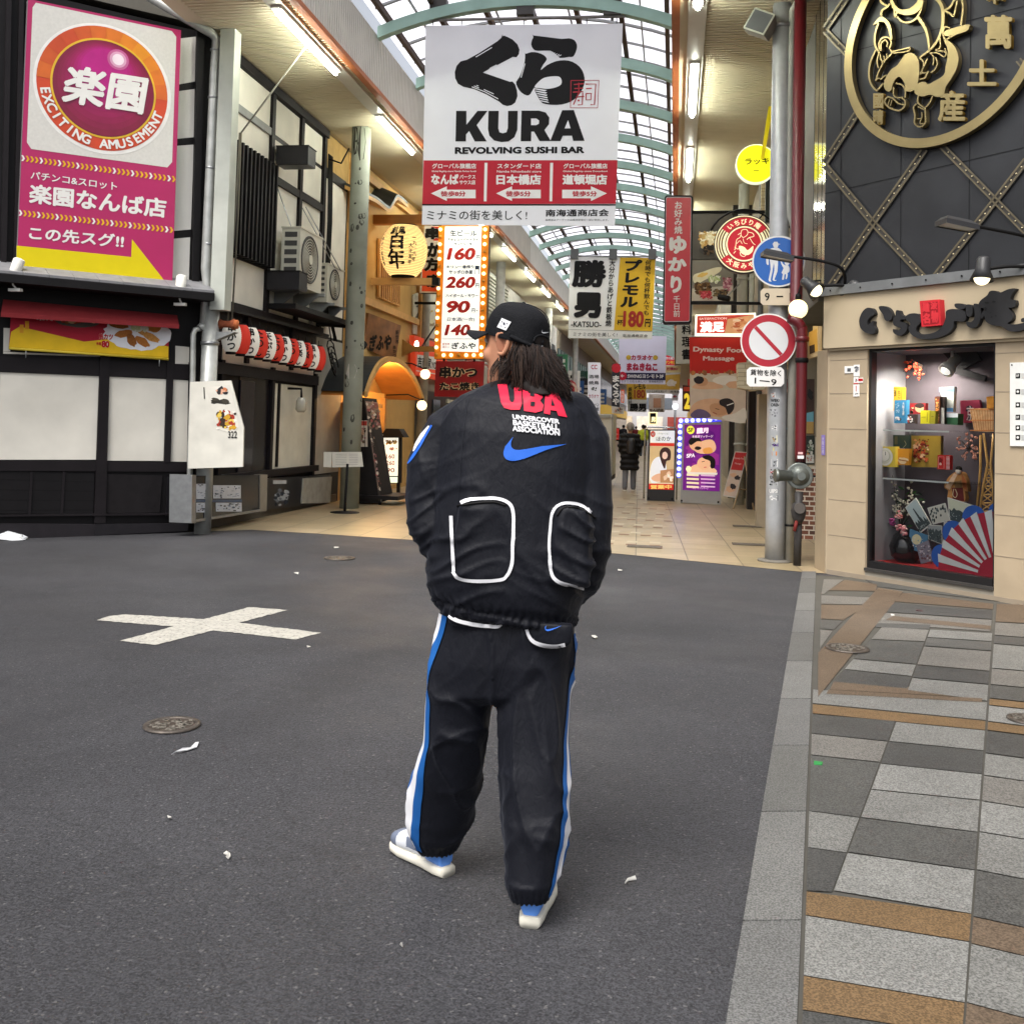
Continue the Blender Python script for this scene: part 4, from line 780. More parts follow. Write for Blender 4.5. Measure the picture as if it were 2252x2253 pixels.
s.text('串かつ', tq(1032, 1570, 1355, 1668), INK, .008, .05, outl=(crm2, .12)); s.text('たこ焼き', tq(1030, 1702, 1370, 1775), INK, .008, .05, outl=(crm2, .12)); s.build(t)
a = MB()
for x in (-5.2, -4.5): a.box((x-.02, 22.6, 2.9), (x+.02, 22.66, 2.98), INK)
a.build('hanger', t)
# vertical black lettered sign behind the lantern
t = thing('vertical_sign', 'orange and white vertical sign with brushed black lettering behind the big lantern', 'sign', (-5.5, 23.5, 4)); s = Cv(PY(23.4), z5); s.slab([(905, 370), (1120, 370), (1100, 945), (862, 945)], M('e6e0d8', .5), 0, .2, ms=INK); s.poly([(885, 740), (1110, 735), (1100, 935), (880, 930)], M('d9502a', .5, .05, 2, 0, 0, .15, 'og'), .003)
s.poly([(960, 380), (1110, 380), (1110, 500), (980, 500)], M('c93a2c', .5), .002)
for (ch_, q) in (('串', (908, 385, 1040, 490)), ('か', (920, 515, 1045, 640)), ('方', (900, 645, 1030, 760)), ('家', (920, 785, 1050, 900))): s.text(ch_, q, INK, .01, .07, outl=(PWH, .14))
s.build(t); a = MB(); a.tube([(-6.2, 23.5, 2.9), (-5.5, 23.5, 4.0)], .02, INK, 6); a.box((-6.2, 23.48, 4.3), (-5.5, 23.52, 4.36), INK); a.build('stay', t)
# next shop: ramen
sh2 = thing('ramen_shop', 'narrow dark ramen shop front left of the bulb framed sign', 'shop', (-6.3, 24, 0)); a = MB(); a.box((-9, 24.0, 0), (-6.2, 29.5, 6.6), M('8f8a80', .7, .15, 3)); a.build('wall', sh2)
a = MB(); a.box((-6.2, 24.5, 0), (-6.16, 29, 2.3), M('1e1d1e', .4)); 
a.box((-6.16, 25.6, .1), (-6.13, 26.4, 2.1), M('35424a', .1)); a.build('shopfront', sh2); a = MB()
for i in range(16): a.box((-6.16, 27.2, .1+i*.13), (-6.11, 28.2, .2+i*.13), M('c9c3ae', .6))
a.build('shutter', sh2); a = MB(); a.tube([(-6.05, 24.1, 0), (-6.05, 24.1, 6.6)], .13, M('a9a69a', .6, .15), 16); a.build('downpipe', sh2)
s = Cv(PX(-6.15), z5); s.slab([(808, 960), (1000, 880), (1000, 1340), (806, 1290)], M('c9c4b4', .6, .1), .0, .03, 'poster_panel')
s.scat(820, 1000, 990, 1290, [M('b79a4a'), M('d8cfae'), M('8d7a5c'), M('5f5648')], 30, 14, 40, .004, .0002, 'poster_panel')
s.build(sh2)
t = thing('ramen_sign', 'orange shop sign with white edged black lettering left of the bulb framed price sign', 'sign', (-5.9, 26, 2.8)); s = Cv(PX(-6.02), z5); s.slab([(818, 1305), (1100, 1400), (1085, 1700), (828, 1640)], M('d8492c', .5, .06, 2, 0, 0, .2, 'rm'), 0, .12); s.part('lettering'); s.poly([(840, 1468), (1000, 1490), (1000, 1600), (838, 1575)], PWH, .003)
s.text('吉彦家', ((845, 1482), (960, 1496), (842, 1578)), INK, .006, .03); s.text('YOSHI', ((962, 1530), (1040, 1540), (960, 1588)), INK, .006, .02); s.line([(832, 1605), (1090, 1650)], 8, PWH, .004); s.blob(835, 1385, 20, 34, M('fff6e6', .5, 0, 1, 0, 0, 4, 'wl'), .004, j=.1); s.build(t)
# boards standing before the shop
t = thing('menu_stand', 'black sloping wheeled display board covered in food photos beside the round column', 'sign stand', (-5.4, 18.2, 0)); a = MB(); BB = M('201e1f', .5, .15)
p = [PY(17.9).at(*z6(*q)) for q in ((305, 535), (430, 535), (575, 1530), (290, 1540))]
p2 = [V((q.x, 18.1, q.z)) for q in p]
pb = [PY(18.6).at(*z6(*q)) for q in ((552, 548), (708, 1490))]
a.add([p[0], p[1], p[2], p[3], V((p[0].x-.02, 18.7, p[0].z)), pb[0], pb[1], V((p[3].x-.02, 18.75, p[3].z))], [(0, 1, 2, 3), (1, 5, 6, 2), (4, 5, 1, 0), (4, 7, 6, 5), (0, 3, 7, 4), (3, 2, 6, 7)], BB); a.build('body', t)
nrm = (p[2]-p[1]).cross(pb[0]-p[1]).normalized(); nrm = nrm if nrm.dot(CAM-p[1]) > 0 else -nrm; s = Cv(Pl(p[1], nrm), z6); s.part('photo_panel')
ph = [M(h, .4, .2, 30) for h in ('b7858c', 'd8cfc4', '8a4a45', '6e5a48', 'c9a58a', '3f3530', 'a33a40', 'e2ddd2', '8f7f6a')]
s.poly([(445, 570), (560, 580), (680, 1395), (565, 1410)], M('a3887c', .4, .2, 20), .004)
for i in range(230):
    k = RNG.random(); g = RNG.random(); x = 450+k*105+g*118; y = 580+g*820; s.blob(x, y, 13, 15, RNG.choice(ph), .005+i*.00003, n=8, j=.4)
s.poly([(565, 1410), (690, 1390), (708, 1490), (580, 1525)], M('3a3836', .5), .005)
s.build(t); s = Cv(PY(17.86), z6); s.part('photo_sheet'); s.slab([(298, 752), (465, 752), (465, 1000), (293, 1000)], M('ddd8cc'), 0, .006); s.poly([(300, 757), (462, 757), (460, 800), (300, 795)], M('b8453f'), .002); s.scat(302, 805, 460, 975, ph, 46, 10, 26, .003, .00006); s.line([(380, 750), (330, 900), (282, 1015)], 5, INK, .008); s.line([(430, 750), (440, 880), (445, 1110)], 5, INK, .008); s.build(t)
a = MB(); a.box((p[3].x-.05, 17.85, .1), (p[2].x+.36, 18.85, .17), BB)
a.build('base', t)
for (x, y) in ((p[3].x+.1, 17.95), (p[2].x, 17.95), (p[2].x+.3, 18.7), (p[3].x+.05, 18.7)):
    a = MB(); a.lathe((x-.015, y, .05), [(.02, 0), (.05, 0), (.05, .03), (.02, .03)], INK, 14, V((1, 0, 0))); a.box((x-.03, y-.02, .05), (x+.03, y+.02, .1), STL); a.build('caster', t)
t = thing('menu_stand', 'open white menu on a thin black stand in front of the round column', 'menu stand', (-5.3, 15.9, 0)); c = GR.at(*z6(250, 1625)); a = MB(); a.lathe(c, [(.24, 0), (.24, .015), (.05, .03)], INK, 20); a.tube([c, c+V((0, 0, .12)), c+V((.02, 0, .8))], .022, INK, 8); a.build('stand', t)
s = Cv(Pl(c, (0, -1, .0)), z6); s.slab([(133, 1050), (405, 1048), (422, 1188), (130, 1195)], M('dcdbd2', .5), .0, .025, 'menu'); s.part('menu'); s.slab([(52, 1050), (128, 1050), (120, 1195), (48, 1192)], M('dcdbd2', .5), 0, .025)
for i in range(7): s.line([(165, 1072+16*i), (270, 1070+16*i)], 2.4, GRY, .003); s.line([(290, 1070+16*i), (375, 1070+16*i)], 2.4, M('8a7f8f'), .003)
s.build(t); 
t = thing('lit_menu_stand', 'small lit menu lantern stand with black roof behind the food photo board', 'sign stand', (-4.95, 20.4, 0)); s = Cv(PY(20.3), z6); s.slab([(610, 905), (770, 905), (765, 1345), (612, 1345)], INK, 0, .2, 'frame'); s.part('lit_panel'); s.poly([(618, 915), (757, 915), (752, 1275), (618, 1275)], M('eef0e2', .5, .02, 1, 0, 0, .5, 'lp2'), .004); s.poly([(618, 1285), (750, 1285), (748, 1340), (618, 1340)], M('cfe0c8', .5, .02, 1, 0, 0, .7, 'lp3'), .004)
s.scat(630, 925, 750, 985, [M('b98f3f'), M('6d5a2e'), M('d8c88a')], 26, 6, 18, .005, .00005); s.scat(660, 1000, 750, 1040, [M('c9a0a0'), M('b98a8a')], 12, 6, 14, .005)
for tx_, y in (('160', 1070), ('260', 1132), ('90', 1200)): s.text(tx_, (645, y, 722, y+42), M('9a4a3c'), .006, .015)
s.build(t); a = MB(); x0_, x1_ = PY(20.3).at(*z6(596, 880)).x, PY(20.3).at(*z6(825, 880)).x; zz = PY(20.3).at(*z6(610, 905)).z
a.ext([(x0_, 20.2, zz), (x1_, 20.2, zz), (x1_-.12, 20.2, zz+.17), (x0_+.12, 20.2, zz+.17)], (0, .4, 0), INK); a.build('roof', t)
a = MB(); 
for x in (x0_+.12, x1_-.16): a.box((x, 20.32, 0), (x+.05, 20.42, .6), INK)
a.build('leg', t)
# ================= RIGHT CORNER SHOP
ze = zr_(1860, 0, .2030); zf = zr_(1860, 610, .2030); zw = zr_(1890, 740, .16054); zv = zr_(1890, 1020, .16054); zq = zr_(960, 50, .1968)
RP = V((1.63, 11.51, 0)); aR = radians(-43.8); rdv = V((-sin(aR), -cos(aR), 0)); rn = V((-cos(aR), sin(aR), 0))   # along the wall to the right; towards the viewer
PR = Pl(RP, rn)
def rb(u, d, z): return RP+rdv*u-rn*d+V((0, 0, z))
def rbox(a, u0, u1, d0, d1, z0_, z1_, m):
    a.add([rb(u, d, z) for z in (z0_, z1_) for u, d in ((u0, d0), (u1, d0), (u1, d1), (u0, d1))], [(3, 2, 1, 0), (4, 5, 6, 7), (0, 1, 5, 4), (1, 2, 6, 5), (2, 3, 7, 6), (3, 0, 4, 7)], m)
STO = M('a89880', .55, .1, 3, .04); STJ = M('8f8372', .8); FSC = M('b3a48a', .6, .05, 2)
gift = thing('gift_shop', 'corner gift shop with black panelled upper wall and beige stone front at right', 'shop', RP)
a = MB(); rbox(a, .02, .5, 0, .7, 0, 2.43, STO); rbox(a, 1.9, 8, 0, .7, 0, 2.43, STO); rbox(a, .5, 1.9, 0, .7, 0, .1, M('8d877b', .7, .15)); rbox(a, .4, 8, .7, 5, 0, 3.0, M('4a4642', .8))
c0_, c1_ = RP, V((1.57, 11.92, 0)); a.ext([c0_, c1_, c1_+V((.3, .1, 0)), rb(.3, .1, 0)], (0, 0, 2.43), STO); a.build('stone_wall', gift)
a = MB()
for z_ in (.42, .8, 1.18, 1.56, 1.94, 2.3):
    for u0, u1 in ((.03, .5), (1.9, 6)): rbox(a, u0, u1, -.003, .01, z_, z_+.006, STJ)
for z_ in (.0,): rbox(a, .02, 6, -.006, .01, 0, .05, STJ)
for u in (2.55, 3.4, 4.2): rbox(a, u, u+.006, -.003, .01, 0, 2.43, STJ)
rbox(a, .03, 8, -.03, 0, 2.405, 2.43, FSC); a.build('stone_joint', gift)
a = MB(); rbox(a, -.02, 8, -.06, .5, 2.432, 3.0, FSC); pth = [rb(-.02, -.06, 2.432), V((1.5, 11.95, 2.3)), V((1.55, 12.6, 2.2)), V((1.8, 12.6, 2.2)), rb(.2, .3, 2.432)]; a.build('sign_fascia', gift)
a = MB(); rbox(a, -.04, 8, -.1, .5, 3.0, 3.1, M('77797a', .5, .15, 5, 0, .3)); 
for i in range(14): a.lathe(rb(.1+.38*i, -.105, 3.05), [(.009, 0), (.009, .006)], INK, 8, rn)
a.build('metal_ledge', gift)
UPW = M('2d2e31', .4, .3, 1.6, .03, .25); a = MB(); rbox(a, -.07, 8, 0, 5, 3.1, 9.5, UPW); a.build('black_panel_wall', gift)
s = Cv(PR, z8); s.part('panel_joint'); JN = M('17181a', .6)
for q in (((1667, -20), (1655, 1380)), ((1320, 60), (1316, 1420)), ((1020, 60), (1018, 1450)), ((940, 965), (1931, 735)), ((945, 290), (1931, 30))): s.line(q, 4, JN, .004)
s.build(gift)
s = Cv(PR, z8); s.part('lattice_strip'); LAT = M('6c6350', .42, .2, 10, 0, .5)
def strip(p, q):
    s.line([p, q], 30, M('4d4a46', .5), .012); (x0_, y0_), (x1_, y1_) = p, q; d = hypot(x1_-x0_, y1_-y0_); nx, ny = -(y1_-y0_)/d*12, (x1_-x0_)/d*12
    for k in (-1, 1): s.line([(x0_+k*nx, y0_+k*ny), (x1_+k*nx, y1_+k*ny)], 9, LAT, .03)
    n = int(d/42)
    for i in range(1, n): s.mb().ball(s.pt(x0_+(x1_-x0_)*i/n, y0_+(y1_-y0_)*i/n, .02), .008, M('d9c9a0', .3), 6)
for p, q in (((945, 824), (1185, 1112)), ((1185, 1112), (1460, 1405)), ((945, 815), (1110, 560)), ((1445, 745), (1185, 1112)), ((1185, 1112), (945, 1470)), ((1530, 730), (1795, 1000)), ((1795, 1000), (1960, 1170)), ((1950, 800), (1795, 1000)), ((1795, 1000), (1480, 1400)), ((948, 155), (1075, 290)), ((948, 145), (1055, -10)), ((1910, 300), (1960, 360))): strip(p, q)
s.build(gift)
# mirrored corner strips of the upper wall
a = MB(); MIR = M('b9b7ae', .12, .1, 2, 0, .9)
for i in range(3): a.box((1.6, 11.62+.36*i, 3.1), (1.66, 11.94+.36*i, 8), MIR); a.box((1.598, 11.942+.36*i, 3.1), (1.66, 11.978+.36*i, 8), INK)
a.build('mirror_strip', gift); a = MB()
a.box((1.44, 12.2, 0), (3, 12.25, 0.001), INK) if 0 else None
a.box((1.62, 12.3, 3.05), (4, 17, 9), M('6b6a66', .6)); a.build('side_wall', gift)
# gold emblem
GOLD = M('a8966a', .32, .12, 5, 0, .9); t = thing('gold_emblem', 'huge round gold emblem of a striding man with gold characters on the black wall', 'emblem', V((2.55, 10.55, 5.47)))
s = Cv(PR, ze); TH = .07
ce = V((2.55, 10.55, 5.474)); ax, ay = s.axes(); a = MB(); n = 90; vs = []
for k in range(n):
    d = ax*cos(2*pi*k/n)+ay*sin(2*pi*k/n)
    vs += [ce+d*1.10+rn*.02, ce+d*1.10+rn*.09, ce+d*1.005+rn*.09, ce+d*1.005+rn*.02]
a.add(vs, [(4*k+i, 4*k+(i+1) % 4, 4*((k+1) % n)+(i+1) % 4, 4*((k+1) % n)+i) for k in range(n) for i in range(4)], GOLD); a.build('ring', t)
s.part('figure')
def gs(pts, w, closed=False):   # raised gold bar along a curve
    p = smooth2(pts, 4, closed); p = p+[p[0]] if closed else p
    for i in range(len(p)-1):
        (x0_, y0_), (x1_, y1_) = p[i], p[i+1]; d = hypot(x1_-x0_, y1_-y0_) or 1; f0 = i/(len(p)-1); ww = w if not isinstance(w, tuple) else w[0]+(w[1]-w[0])*f0
        nx, ny = -(y1_-y0_)/d*ww/2, (x1_-x0_)/d*ww/2; ex, ey = (x1_-x0_)/d*ww*.2, (y1_-y0_)/d*ww*.2
        s.mb().ext([s.pt(x0_+nx-ex, y0_+ny-ey, .075), s.pt(x1_+nx+ex, y1_+ny+ey, .075), s.pt(x1_-nx+ex, y1_-ny+ey, .075), s.pt(x0_-nx-ex, y0_-ny-ey, .075)], -rn*.06, GOLD)
def gp(pts, k=3): p = smooth2(pts, k, True); s.mb().ext([s.pt(x, y, .078) for x, y in p], -rn*.062, GOLD)
gp([(700, 600), (790, 600), (838, 680), (845, 800), (820, 950), (770, 1000), (700, 1000), (690, 930), (640, 850), (600, 860), (560, 920), (540, 990), (500, 1005), (465, 960), (470, 880), (540, 770), (610, 720)])
gp([(1115, 455), (1180, 470), (1240, 540), (1270, 640), (1250, 760), (1190, 870), (1130, 960), (1110, 1040), (1040, 1065), (960, 1040), (880, 1060), (800, 1030), (800, 960), (850, 910), (910, 905), (940, 930), (1000, 900), (1110, 830), (1130, 740), (1150, 640), (1150, 540)])
gp([(345, 288), (400, 215), (450, 200), (520, 260), (545, 350), (550, 440), (530, 440), (510, 340), (470, 260), (410, 255)], 2)
gp([(520, -10), (560, -10), (565, 40), (600, 90), (650, 120), (740, 110), (820, 40), (840, -10), (885, -10), (880, 80), (820, 150), (740, 180), (640, 170), (560, 110)], 2)
gp([(1130, 350), (1370, 280), (1385, 310), (1350, 360), (1150, 410), (1115, 390)], 2)
for p, w in (([(400, 270), (365, 380), (365, 500), (410, 590)], 20), ([(430, 180), (440, 130), (500, 90), (520, 60)], 20), ([(500, 85), (430, 40), (420, -20)], 20), ([(575, 100), (580, 200), (610, 130)], 18), ([(610, 200), (650, 245), (720, 260), (800, 225), (860, 130), (875, 60)], 16), ([(1000, -20), (1070, 50), (1100, 150), (1090, 320), (1030, 470), (940, 570), (860, 630)], (40, 16)), ([(830, 205), (910, 330), (945, 480), (950, 570)], (34, 14)), ([(1110, 130), (1180, 90), (1235, -10)], 20), ([(1110, 130), (1170, 160), (1215, 185), (1250, 40), (1240, -10)], 18), ([(1300, -10), (1315, 100), (1295, 285)], 18), ([(1170, 320), (1120, 310), (1100, 380), (1120, 440), (1150, 440), (1175, 400)], 16), ([(1240, 390), (1180, 420), (1150, 440)], 12), ([(370, 560), (310, 700), (300, 850), (330, 940), (380, 995), (390, 990), (450, 920)], 18), ([(405, 590), (385, 680), (400, 750)], 14), ([(420, 560), (405, 490), (440, 430), (500, 420), (540, 470), (520, 540)], 16), ([(430, 560), (430, 490), (470, 450), (500, 480), (490, 520)], 14), ([(550, 575), (745, 530)], 14), ([(560, 590), (720, 570), (745, 530)], 12), ([(520, 540), (545, 590), (500, 640), (440, 690)], 14), ([(420, 600), (430, 660), (470, 690)], 12), ([(460, 620), (470, 680)], 9), ([(490, 600), (495, 660)], 9), ([(450, 700), (400, 800), (370, 890)], 12), ([(370, 890), (400, 860), (430, 870), (460, 840), (490, 830)], 12), ([(850, 640), (890, 690), (880, 760), (850, 820)], 14), ([(930, 650), (900, 720), (870, 800), (930, 800)], 13), ([(960, 590), (1000, 640), (990, 720)], 13), ([(1020, 640), (1040, 700), (1010, 770), (970, 800)], 14), ([(850, 870), (900, 860), (940, 790)], 15), ([(1065, 430), (1070, 530), (1020, 560), (1130, 580), (1110, 630), (1040, 590), (970, 590)], 13), ([(1120, 540), (1135, 580)], 12), ([(590, 920), (650, 930), (690, 990), (690, 1070)], 15), ([(565, 960), (565, 1040), (600, 1070), (665, 1070)], 14), ([(490, 1070), (470, 1120), (520, 1180), (620, 1210), (680, 1170), (690, 1110), (660, 1080)], 17), ([(500, 1060), (560, 1080), (610, 1130), (680, 1150)], 15), ([(505, 1150), (520, 1090)], 9), ([(530, 1160), (548, 1100)], 9), ([(840, 1035), (825, 1120), (880, 1170), (910, 1180)], 15), ([(985, 1060), (960, 1120), (920, 1170)], 15), ([(810, 1140), (780, 1180), (795, 1260), (790, 1340), (810, 1370)], 15), ([(905, 1190), (910, 1290), (905, 1350), (860, 1385), (820, 1380)], 15), ([(830, 1170), (890, 1200)], 12), ([(870, 1230), (870, 1290), (820, 1300)], 10), ([(870, 1290), (850, 1350), (890, 1350)], 10)): gs(p, w)
s.part('characters')
def gtext(ch_, q, b, l=.045):
    for l_ in (.03, .045, .06, .075): s.text(ch_, q, GOLD if l_ > .07 else M('8d7030', .4, .1, 5, 0, .8), l_, b, part='characters', cp=8)
gtext('萬', (1548, 180, 1850, 545), .035); gtext('土', (1362, 660, 1680, 945), .03); gtext('産', (1045, 995, 1340, 1330), .03); gtext('國', (345, 1025, 455, 1190), .03); gtext('晴', (345, 1200, 455, 1360), .03); gtext('本', (1560, -150, 1760, 60), .03)
s.build(t)
# raised lettering of the shop fascia
t = thing('raised_lettering', 'thick charcoal brushed lettering with red seal on the beige shop fascia', 'sign', rb(1.2, -.08, 2.7)); PFa = PR.off(.12); s = Cv(PFa, zf); CHC = M('29292b', .6, .15, 8)
def raised(pts, m=CHC, k=4, l=0, th=.055): p = smooth2(pts, k, True); s.mb().ext([s.pt(x, y, l) for x, y in p], -rn*th, m)
s.part('lettering')
raised([(265, 330), (295, 350), (310, 400), (270, 425), (235, 470), (240, 520), (280, 480), (300, 475), (300, 520), (318, 560), (310, 605), (260, 615), (200, 590), (155, 540), (145, 460), (175, 380), (220, 335)])
raised([(360, 315), (420, 312), (470, 345), (500, 410), (490, 455), (450, 475), (420, 455), (400, 400), (365, 350)])
raised([(545, 360), (580, 362), (595, 400), (635, 420), (640, 455), (600, 455), (590, 480), (640, 495), (665, 545), (640, 600), (590, 632), (540, 620), (512, 590), (515, 560), (555, 575), (590, 560), (590, 545), (560, 540), (515, 510), (515, 440), (535, 420)])
raised([(640, 430), (690, 395), (760, 390), (805, 420), (825, 460), (800, 500), (765, 540), (765, 590), (820, 615), (910, 610), (990, 580), (1050, 520), (1080, 440), (1085, 370), (1130, 345), (1200, 345), (1270, 360), (1300, 410), (1295, 460), (1260, 480), (1175, 475), (1165, 540), (1110, 605), (1010, 650), (880, 670), (780, 660), (700, 610), (680, 550), (700, 500), (655, 460)])
raised([(1185, 285), (1260, 285), (1290, 310), (1280, 340), (1215, 342), (1180, 315)])
raised([(1300, 300), (1350, 295), (1372, 330), (1368, 400), (1340, 425), (1308, 410), (1300, 350)])
raised([(1385, 290), (1440, 295), (1460, 350), (1460, 440), (1430, 520), (1370, 550), (1320, 530), (1302, 480), (1350, 485), (1390, 450), (1395, 370)])
raised([(1435, 300), (1460, 250), (1530, 195), (1560, 150), (1620, 145), (1670, 165), (1760, 128), (1840, 122), (1800, 180), (1785, 240), (1835, 248), (1835, 310), (1790, 330), (1760, 330), (1805, 400), (1800, 460), (1750, 500), (1830, 510), (1960, 490), (1960, 545), (1860, 585), (1760, 580), (1680, 530), (1590, 520), (1520, 480), (1500, 420), (1470, 450), (1465, 400), (1500, 340), (1440, 325)])
raised([(1900, 450), (1935, 440), (1945, 475), (1905, 485)])
for q in ((1530, 275, 22, 12), (1605, 265, 22, 9), (1515, 340, 14, 22), (1580, 430, 14, 10), (1625, 415, 12, 8), (1570, 385, 8, 6)): s.blob(*q, M('1c1c1d', .7), .002)
s.part('seal'); s.slab([(812, 258), (1028, 240), (1045, 520), (835, 538)], M('c02a33', .5, .08), .02, .08); s.poly([(838, 280), (1008, 264), (1022, 502), (855, 517)], M('8c1a22', .5), .0215)
for ch_, q in (('難', (842, 275, 925, 380)), ('波', (932, 268, 1010, 350)), ('名', (848, 390, 930, 505)), ('物', (938, 360, 1018, 495))): s.text(ch_, q, M('c9333b', .5), .0225, .06, part='seal')
s.build(t)
# wall lamps
def goose(base, elbow, head, kind, label):
    t = thing('sign_lamp', label, 'sign lamp', base); a = MB(); a.tube(smooth2([tuple(base), tuple(elbow), tuple(head)], 8), .017, INK, 8); a.build('arm', t)
    a = MB(); a.lathe(base, [(.07, -.02), (.07, .03), (.03, .05)], M('3a3a3c', .4), 14, rn); a.build('wall_plate', t); a = MB()
    if kind == 'flat':
        d = (head-elbow).normalized(); n_ = V((0, 0, 1)); r_ = d.cross(n_).normalized(); L_, W_ = .17, .1
        lo = [head+d*(x*L_)+r_*(y*W_)-V((0, 0, .05)) for x, y in ((-.9, -.8), (1, -1), (1, 1), (-.9, .8))]; hi = [head+d*(x*L_)+r_*(y*W_)+V((0, 0, .03)) for x, y in ((-.5, -.5), (.8, -.6), (.8, .6), (-.5, .5))]; md = [p+V((0, 0, .045)) for p in lo]
        a.add(lo+md+hi, [(0, 1, 5, 4), (1, 2, 6, 5), (2, 3, 7, 6), (3, 0, 4, 7), (4, 5, 9, 8), (5, 6, 10, 9), (6, 7, 11, 10), (7, 4, 8, 11), (8, 9, 10, 11)], M('2c2c2e', .45)); a.build('head', t); a = MB(); a.poly([p+V((0, 0, .012)) for p in lo], M('b9b8b0', .2)); a.build('glass', t)
    else:
        d = V((-.1, -.12, -.9)).normalized() if kind == 'down' else (rdv*.65-V((0, 0, .55))+rn*-.1).normalized()
        a.lathe(head, [(.045, -.12), (.06, -.1), (.065, 0), (.105, .1), (.1, .1), (.05, 0)], M('2c2c2e', .45), 16, d); a.build('head', t); a = MB(); a.ball(head+d*.075, .07, M('fff1c4', .4, 0, 1, 0, 0, 1.2, 'sb'), 12); a.build('bulb', t)
PR1 = PR
g = lambda x, y, d: PR.off(d).at(*z9(x, y))
goose(g(1745, 1250, .02), g(1690, 1010, .25), g(1120, 900, .75), 'flat', 'black flat floodlight on a long arm crossing in front of the blue round sign')
h = lambda x, y, d: PR.off(d).at(*z8(x, y))
goose(h(2010, 1200, .02), h(1900, 1168, .3), h(1605, 1110, .8), 'flat', 'black flat floodlight on an arm before the diamond lattice, under the gold emblem')
goose(g(1840, 1205, .02), g(1700, 1190, .12), g(1430, 1200, .3), 'side', 'black conical lamp with lit bulb at the left end of the shop fascia')
goose(h(1990, 1330, .02), h(1850, 1328, .2), h(1725, 1345, .35), 'down', 'black conical lamp with lit bulb over the middle of the shop fascia')
p = PY(12.0).at(*z9(1310, 1415)); t = thing('globe_lamp', 'round glowing globe lamp between pole and gift shop corner', 'globe lamp', p); a = MB(); a.ball(p, .108, M('fff0b4', .4, 0, 1, 0, 0, 1.0, 'glc'), 18); a.build('globe', t); a = MB(); a.lathe(p+V((0, 0, .1)), [(.035, 0), (.035, .06), (.015, .08)], INK, 10); a.tube(smooth2([tuple(p+V((0, 0, .17))), tuple(p+V((.05, 0, .3))), (1.58, 11.8, p.z+.3)], 4), .01, INK, 6); a.build('arm', t)
# shop window: frame, interior, glass
a = MB(); FRM = M('1b1a1b', .35, .1)
rbox(a, .5, .53, .03, .12, .1, 2.42, FRM); rbox(a, 1.87, 1.9, .03, .12, .1, 2.42, FRM); rbox(a, .53, 1.87, .03, .12, 2.38, 2.42, FRM); rbox(a, .53, 1.87, .02, .12, .1, .2, FRM); rbox(a, .5, 1.9, -.02, .03, .1, .13, M('3a3836', .4)); a.build('window_frame', gift)
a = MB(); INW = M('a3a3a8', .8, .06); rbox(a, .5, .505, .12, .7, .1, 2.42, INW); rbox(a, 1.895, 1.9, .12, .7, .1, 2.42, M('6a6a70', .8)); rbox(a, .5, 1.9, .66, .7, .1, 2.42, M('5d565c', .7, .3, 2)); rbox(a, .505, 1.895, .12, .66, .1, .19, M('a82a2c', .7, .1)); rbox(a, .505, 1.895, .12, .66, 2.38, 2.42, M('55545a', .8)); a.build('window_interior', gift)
glm = M('ffffff', .02, 0, 1, 0, 0, 0, 'pane'); N, L = nodes(glm); out = N['Material Output']; gl_ = N.new('ShaderNodeBsdfGlossy'); gl_.inputs['Roughness'].default_value = .02; tp = N.new('ShaderNodeBsdfTransparent'); fr_ = N.new('ShaderNodeFresnel'); fr_.inputs[0].default_value = 1.45
mxs = N.new('ShaderNodeMixShader'); L.new(fr_.outputs[0], mxs.inputs[0]); L.new(tp.outputs[0], mxs.inputs[1]); L.new(gl_.outputs[0], mxs.inputs[2]); L.new(mxs.outputs[0], out.inputs[0])
a = MB(); a.poly([rb(.53, .07, .2), rb(1.87, .07, .2), rb(1.87, .07, 2.38), rb(.53, .07, 2.38)], glm); a.build('window_pane', gift)
t = thing('ceiling_spotlight', 'grey spotlight hanging from the shop window ceiling, its lens facing left', 'spotlight', rb(1.3, .35, 2.2)); a = MB(); p = PR.off(-.35).at(*zw(1270, 370)); d = V((-.55, -.35, -.6)).normalized(); a.lathe(p, [(.05, -.09), (.055, -.08), (.055, .03), (.075, .06), (.08, .12), (.06, .12)], M('8e8c86', .4), 16, d); a.build('housing', t); a = MB(); a.ball(p+d*.1, .055, M('f4f2ea', .2, 0, 1, 0, 0, .5, 'spl'), 12); a.build('lens', t); a = MB(); a.tube([p, (p.x, p.y, 2.4)], .015, WHT, 8); a.build('stem', t)
al = bpy.data.lights.new('window_lamp', 'SPOT'); al.energy = 120; al.spot_size = 2.4; al.shadow_soft_size = .25; al.color = (1, .93, .82); ao = bpy.data.objects.new('window_lamp', al); COL.objects.link(ao); ao.location = rb(.92, .2, 2.34); ao.rotation_euler = (V((0, 0, 1))+(-rn)*-.25).to_track_quat('Z', 'Y').to_euler()
for (z_, lb) in ((1.555, 'upper'), (1.05, 'lower')):
    t = thing('glass_shelf', lb+' glass shelf with polished edge inside the gift shop window', 'shelf', rb(1.1, .4, z_)); a = MB(); rbox(a, .55, 1.55, .22, .6, z_, z_+.012, glm); rbox(a, .55, 1.3, .212, .22, z_-.002, z_+.014, M('c9d0cc', .2)); a.build('pane', t); a = MB()
    for u in (.6, 1.5): rbox(a, u, u+.02, .6, .66, z_-.03, z_, STL)
    a.build('bracket', t)
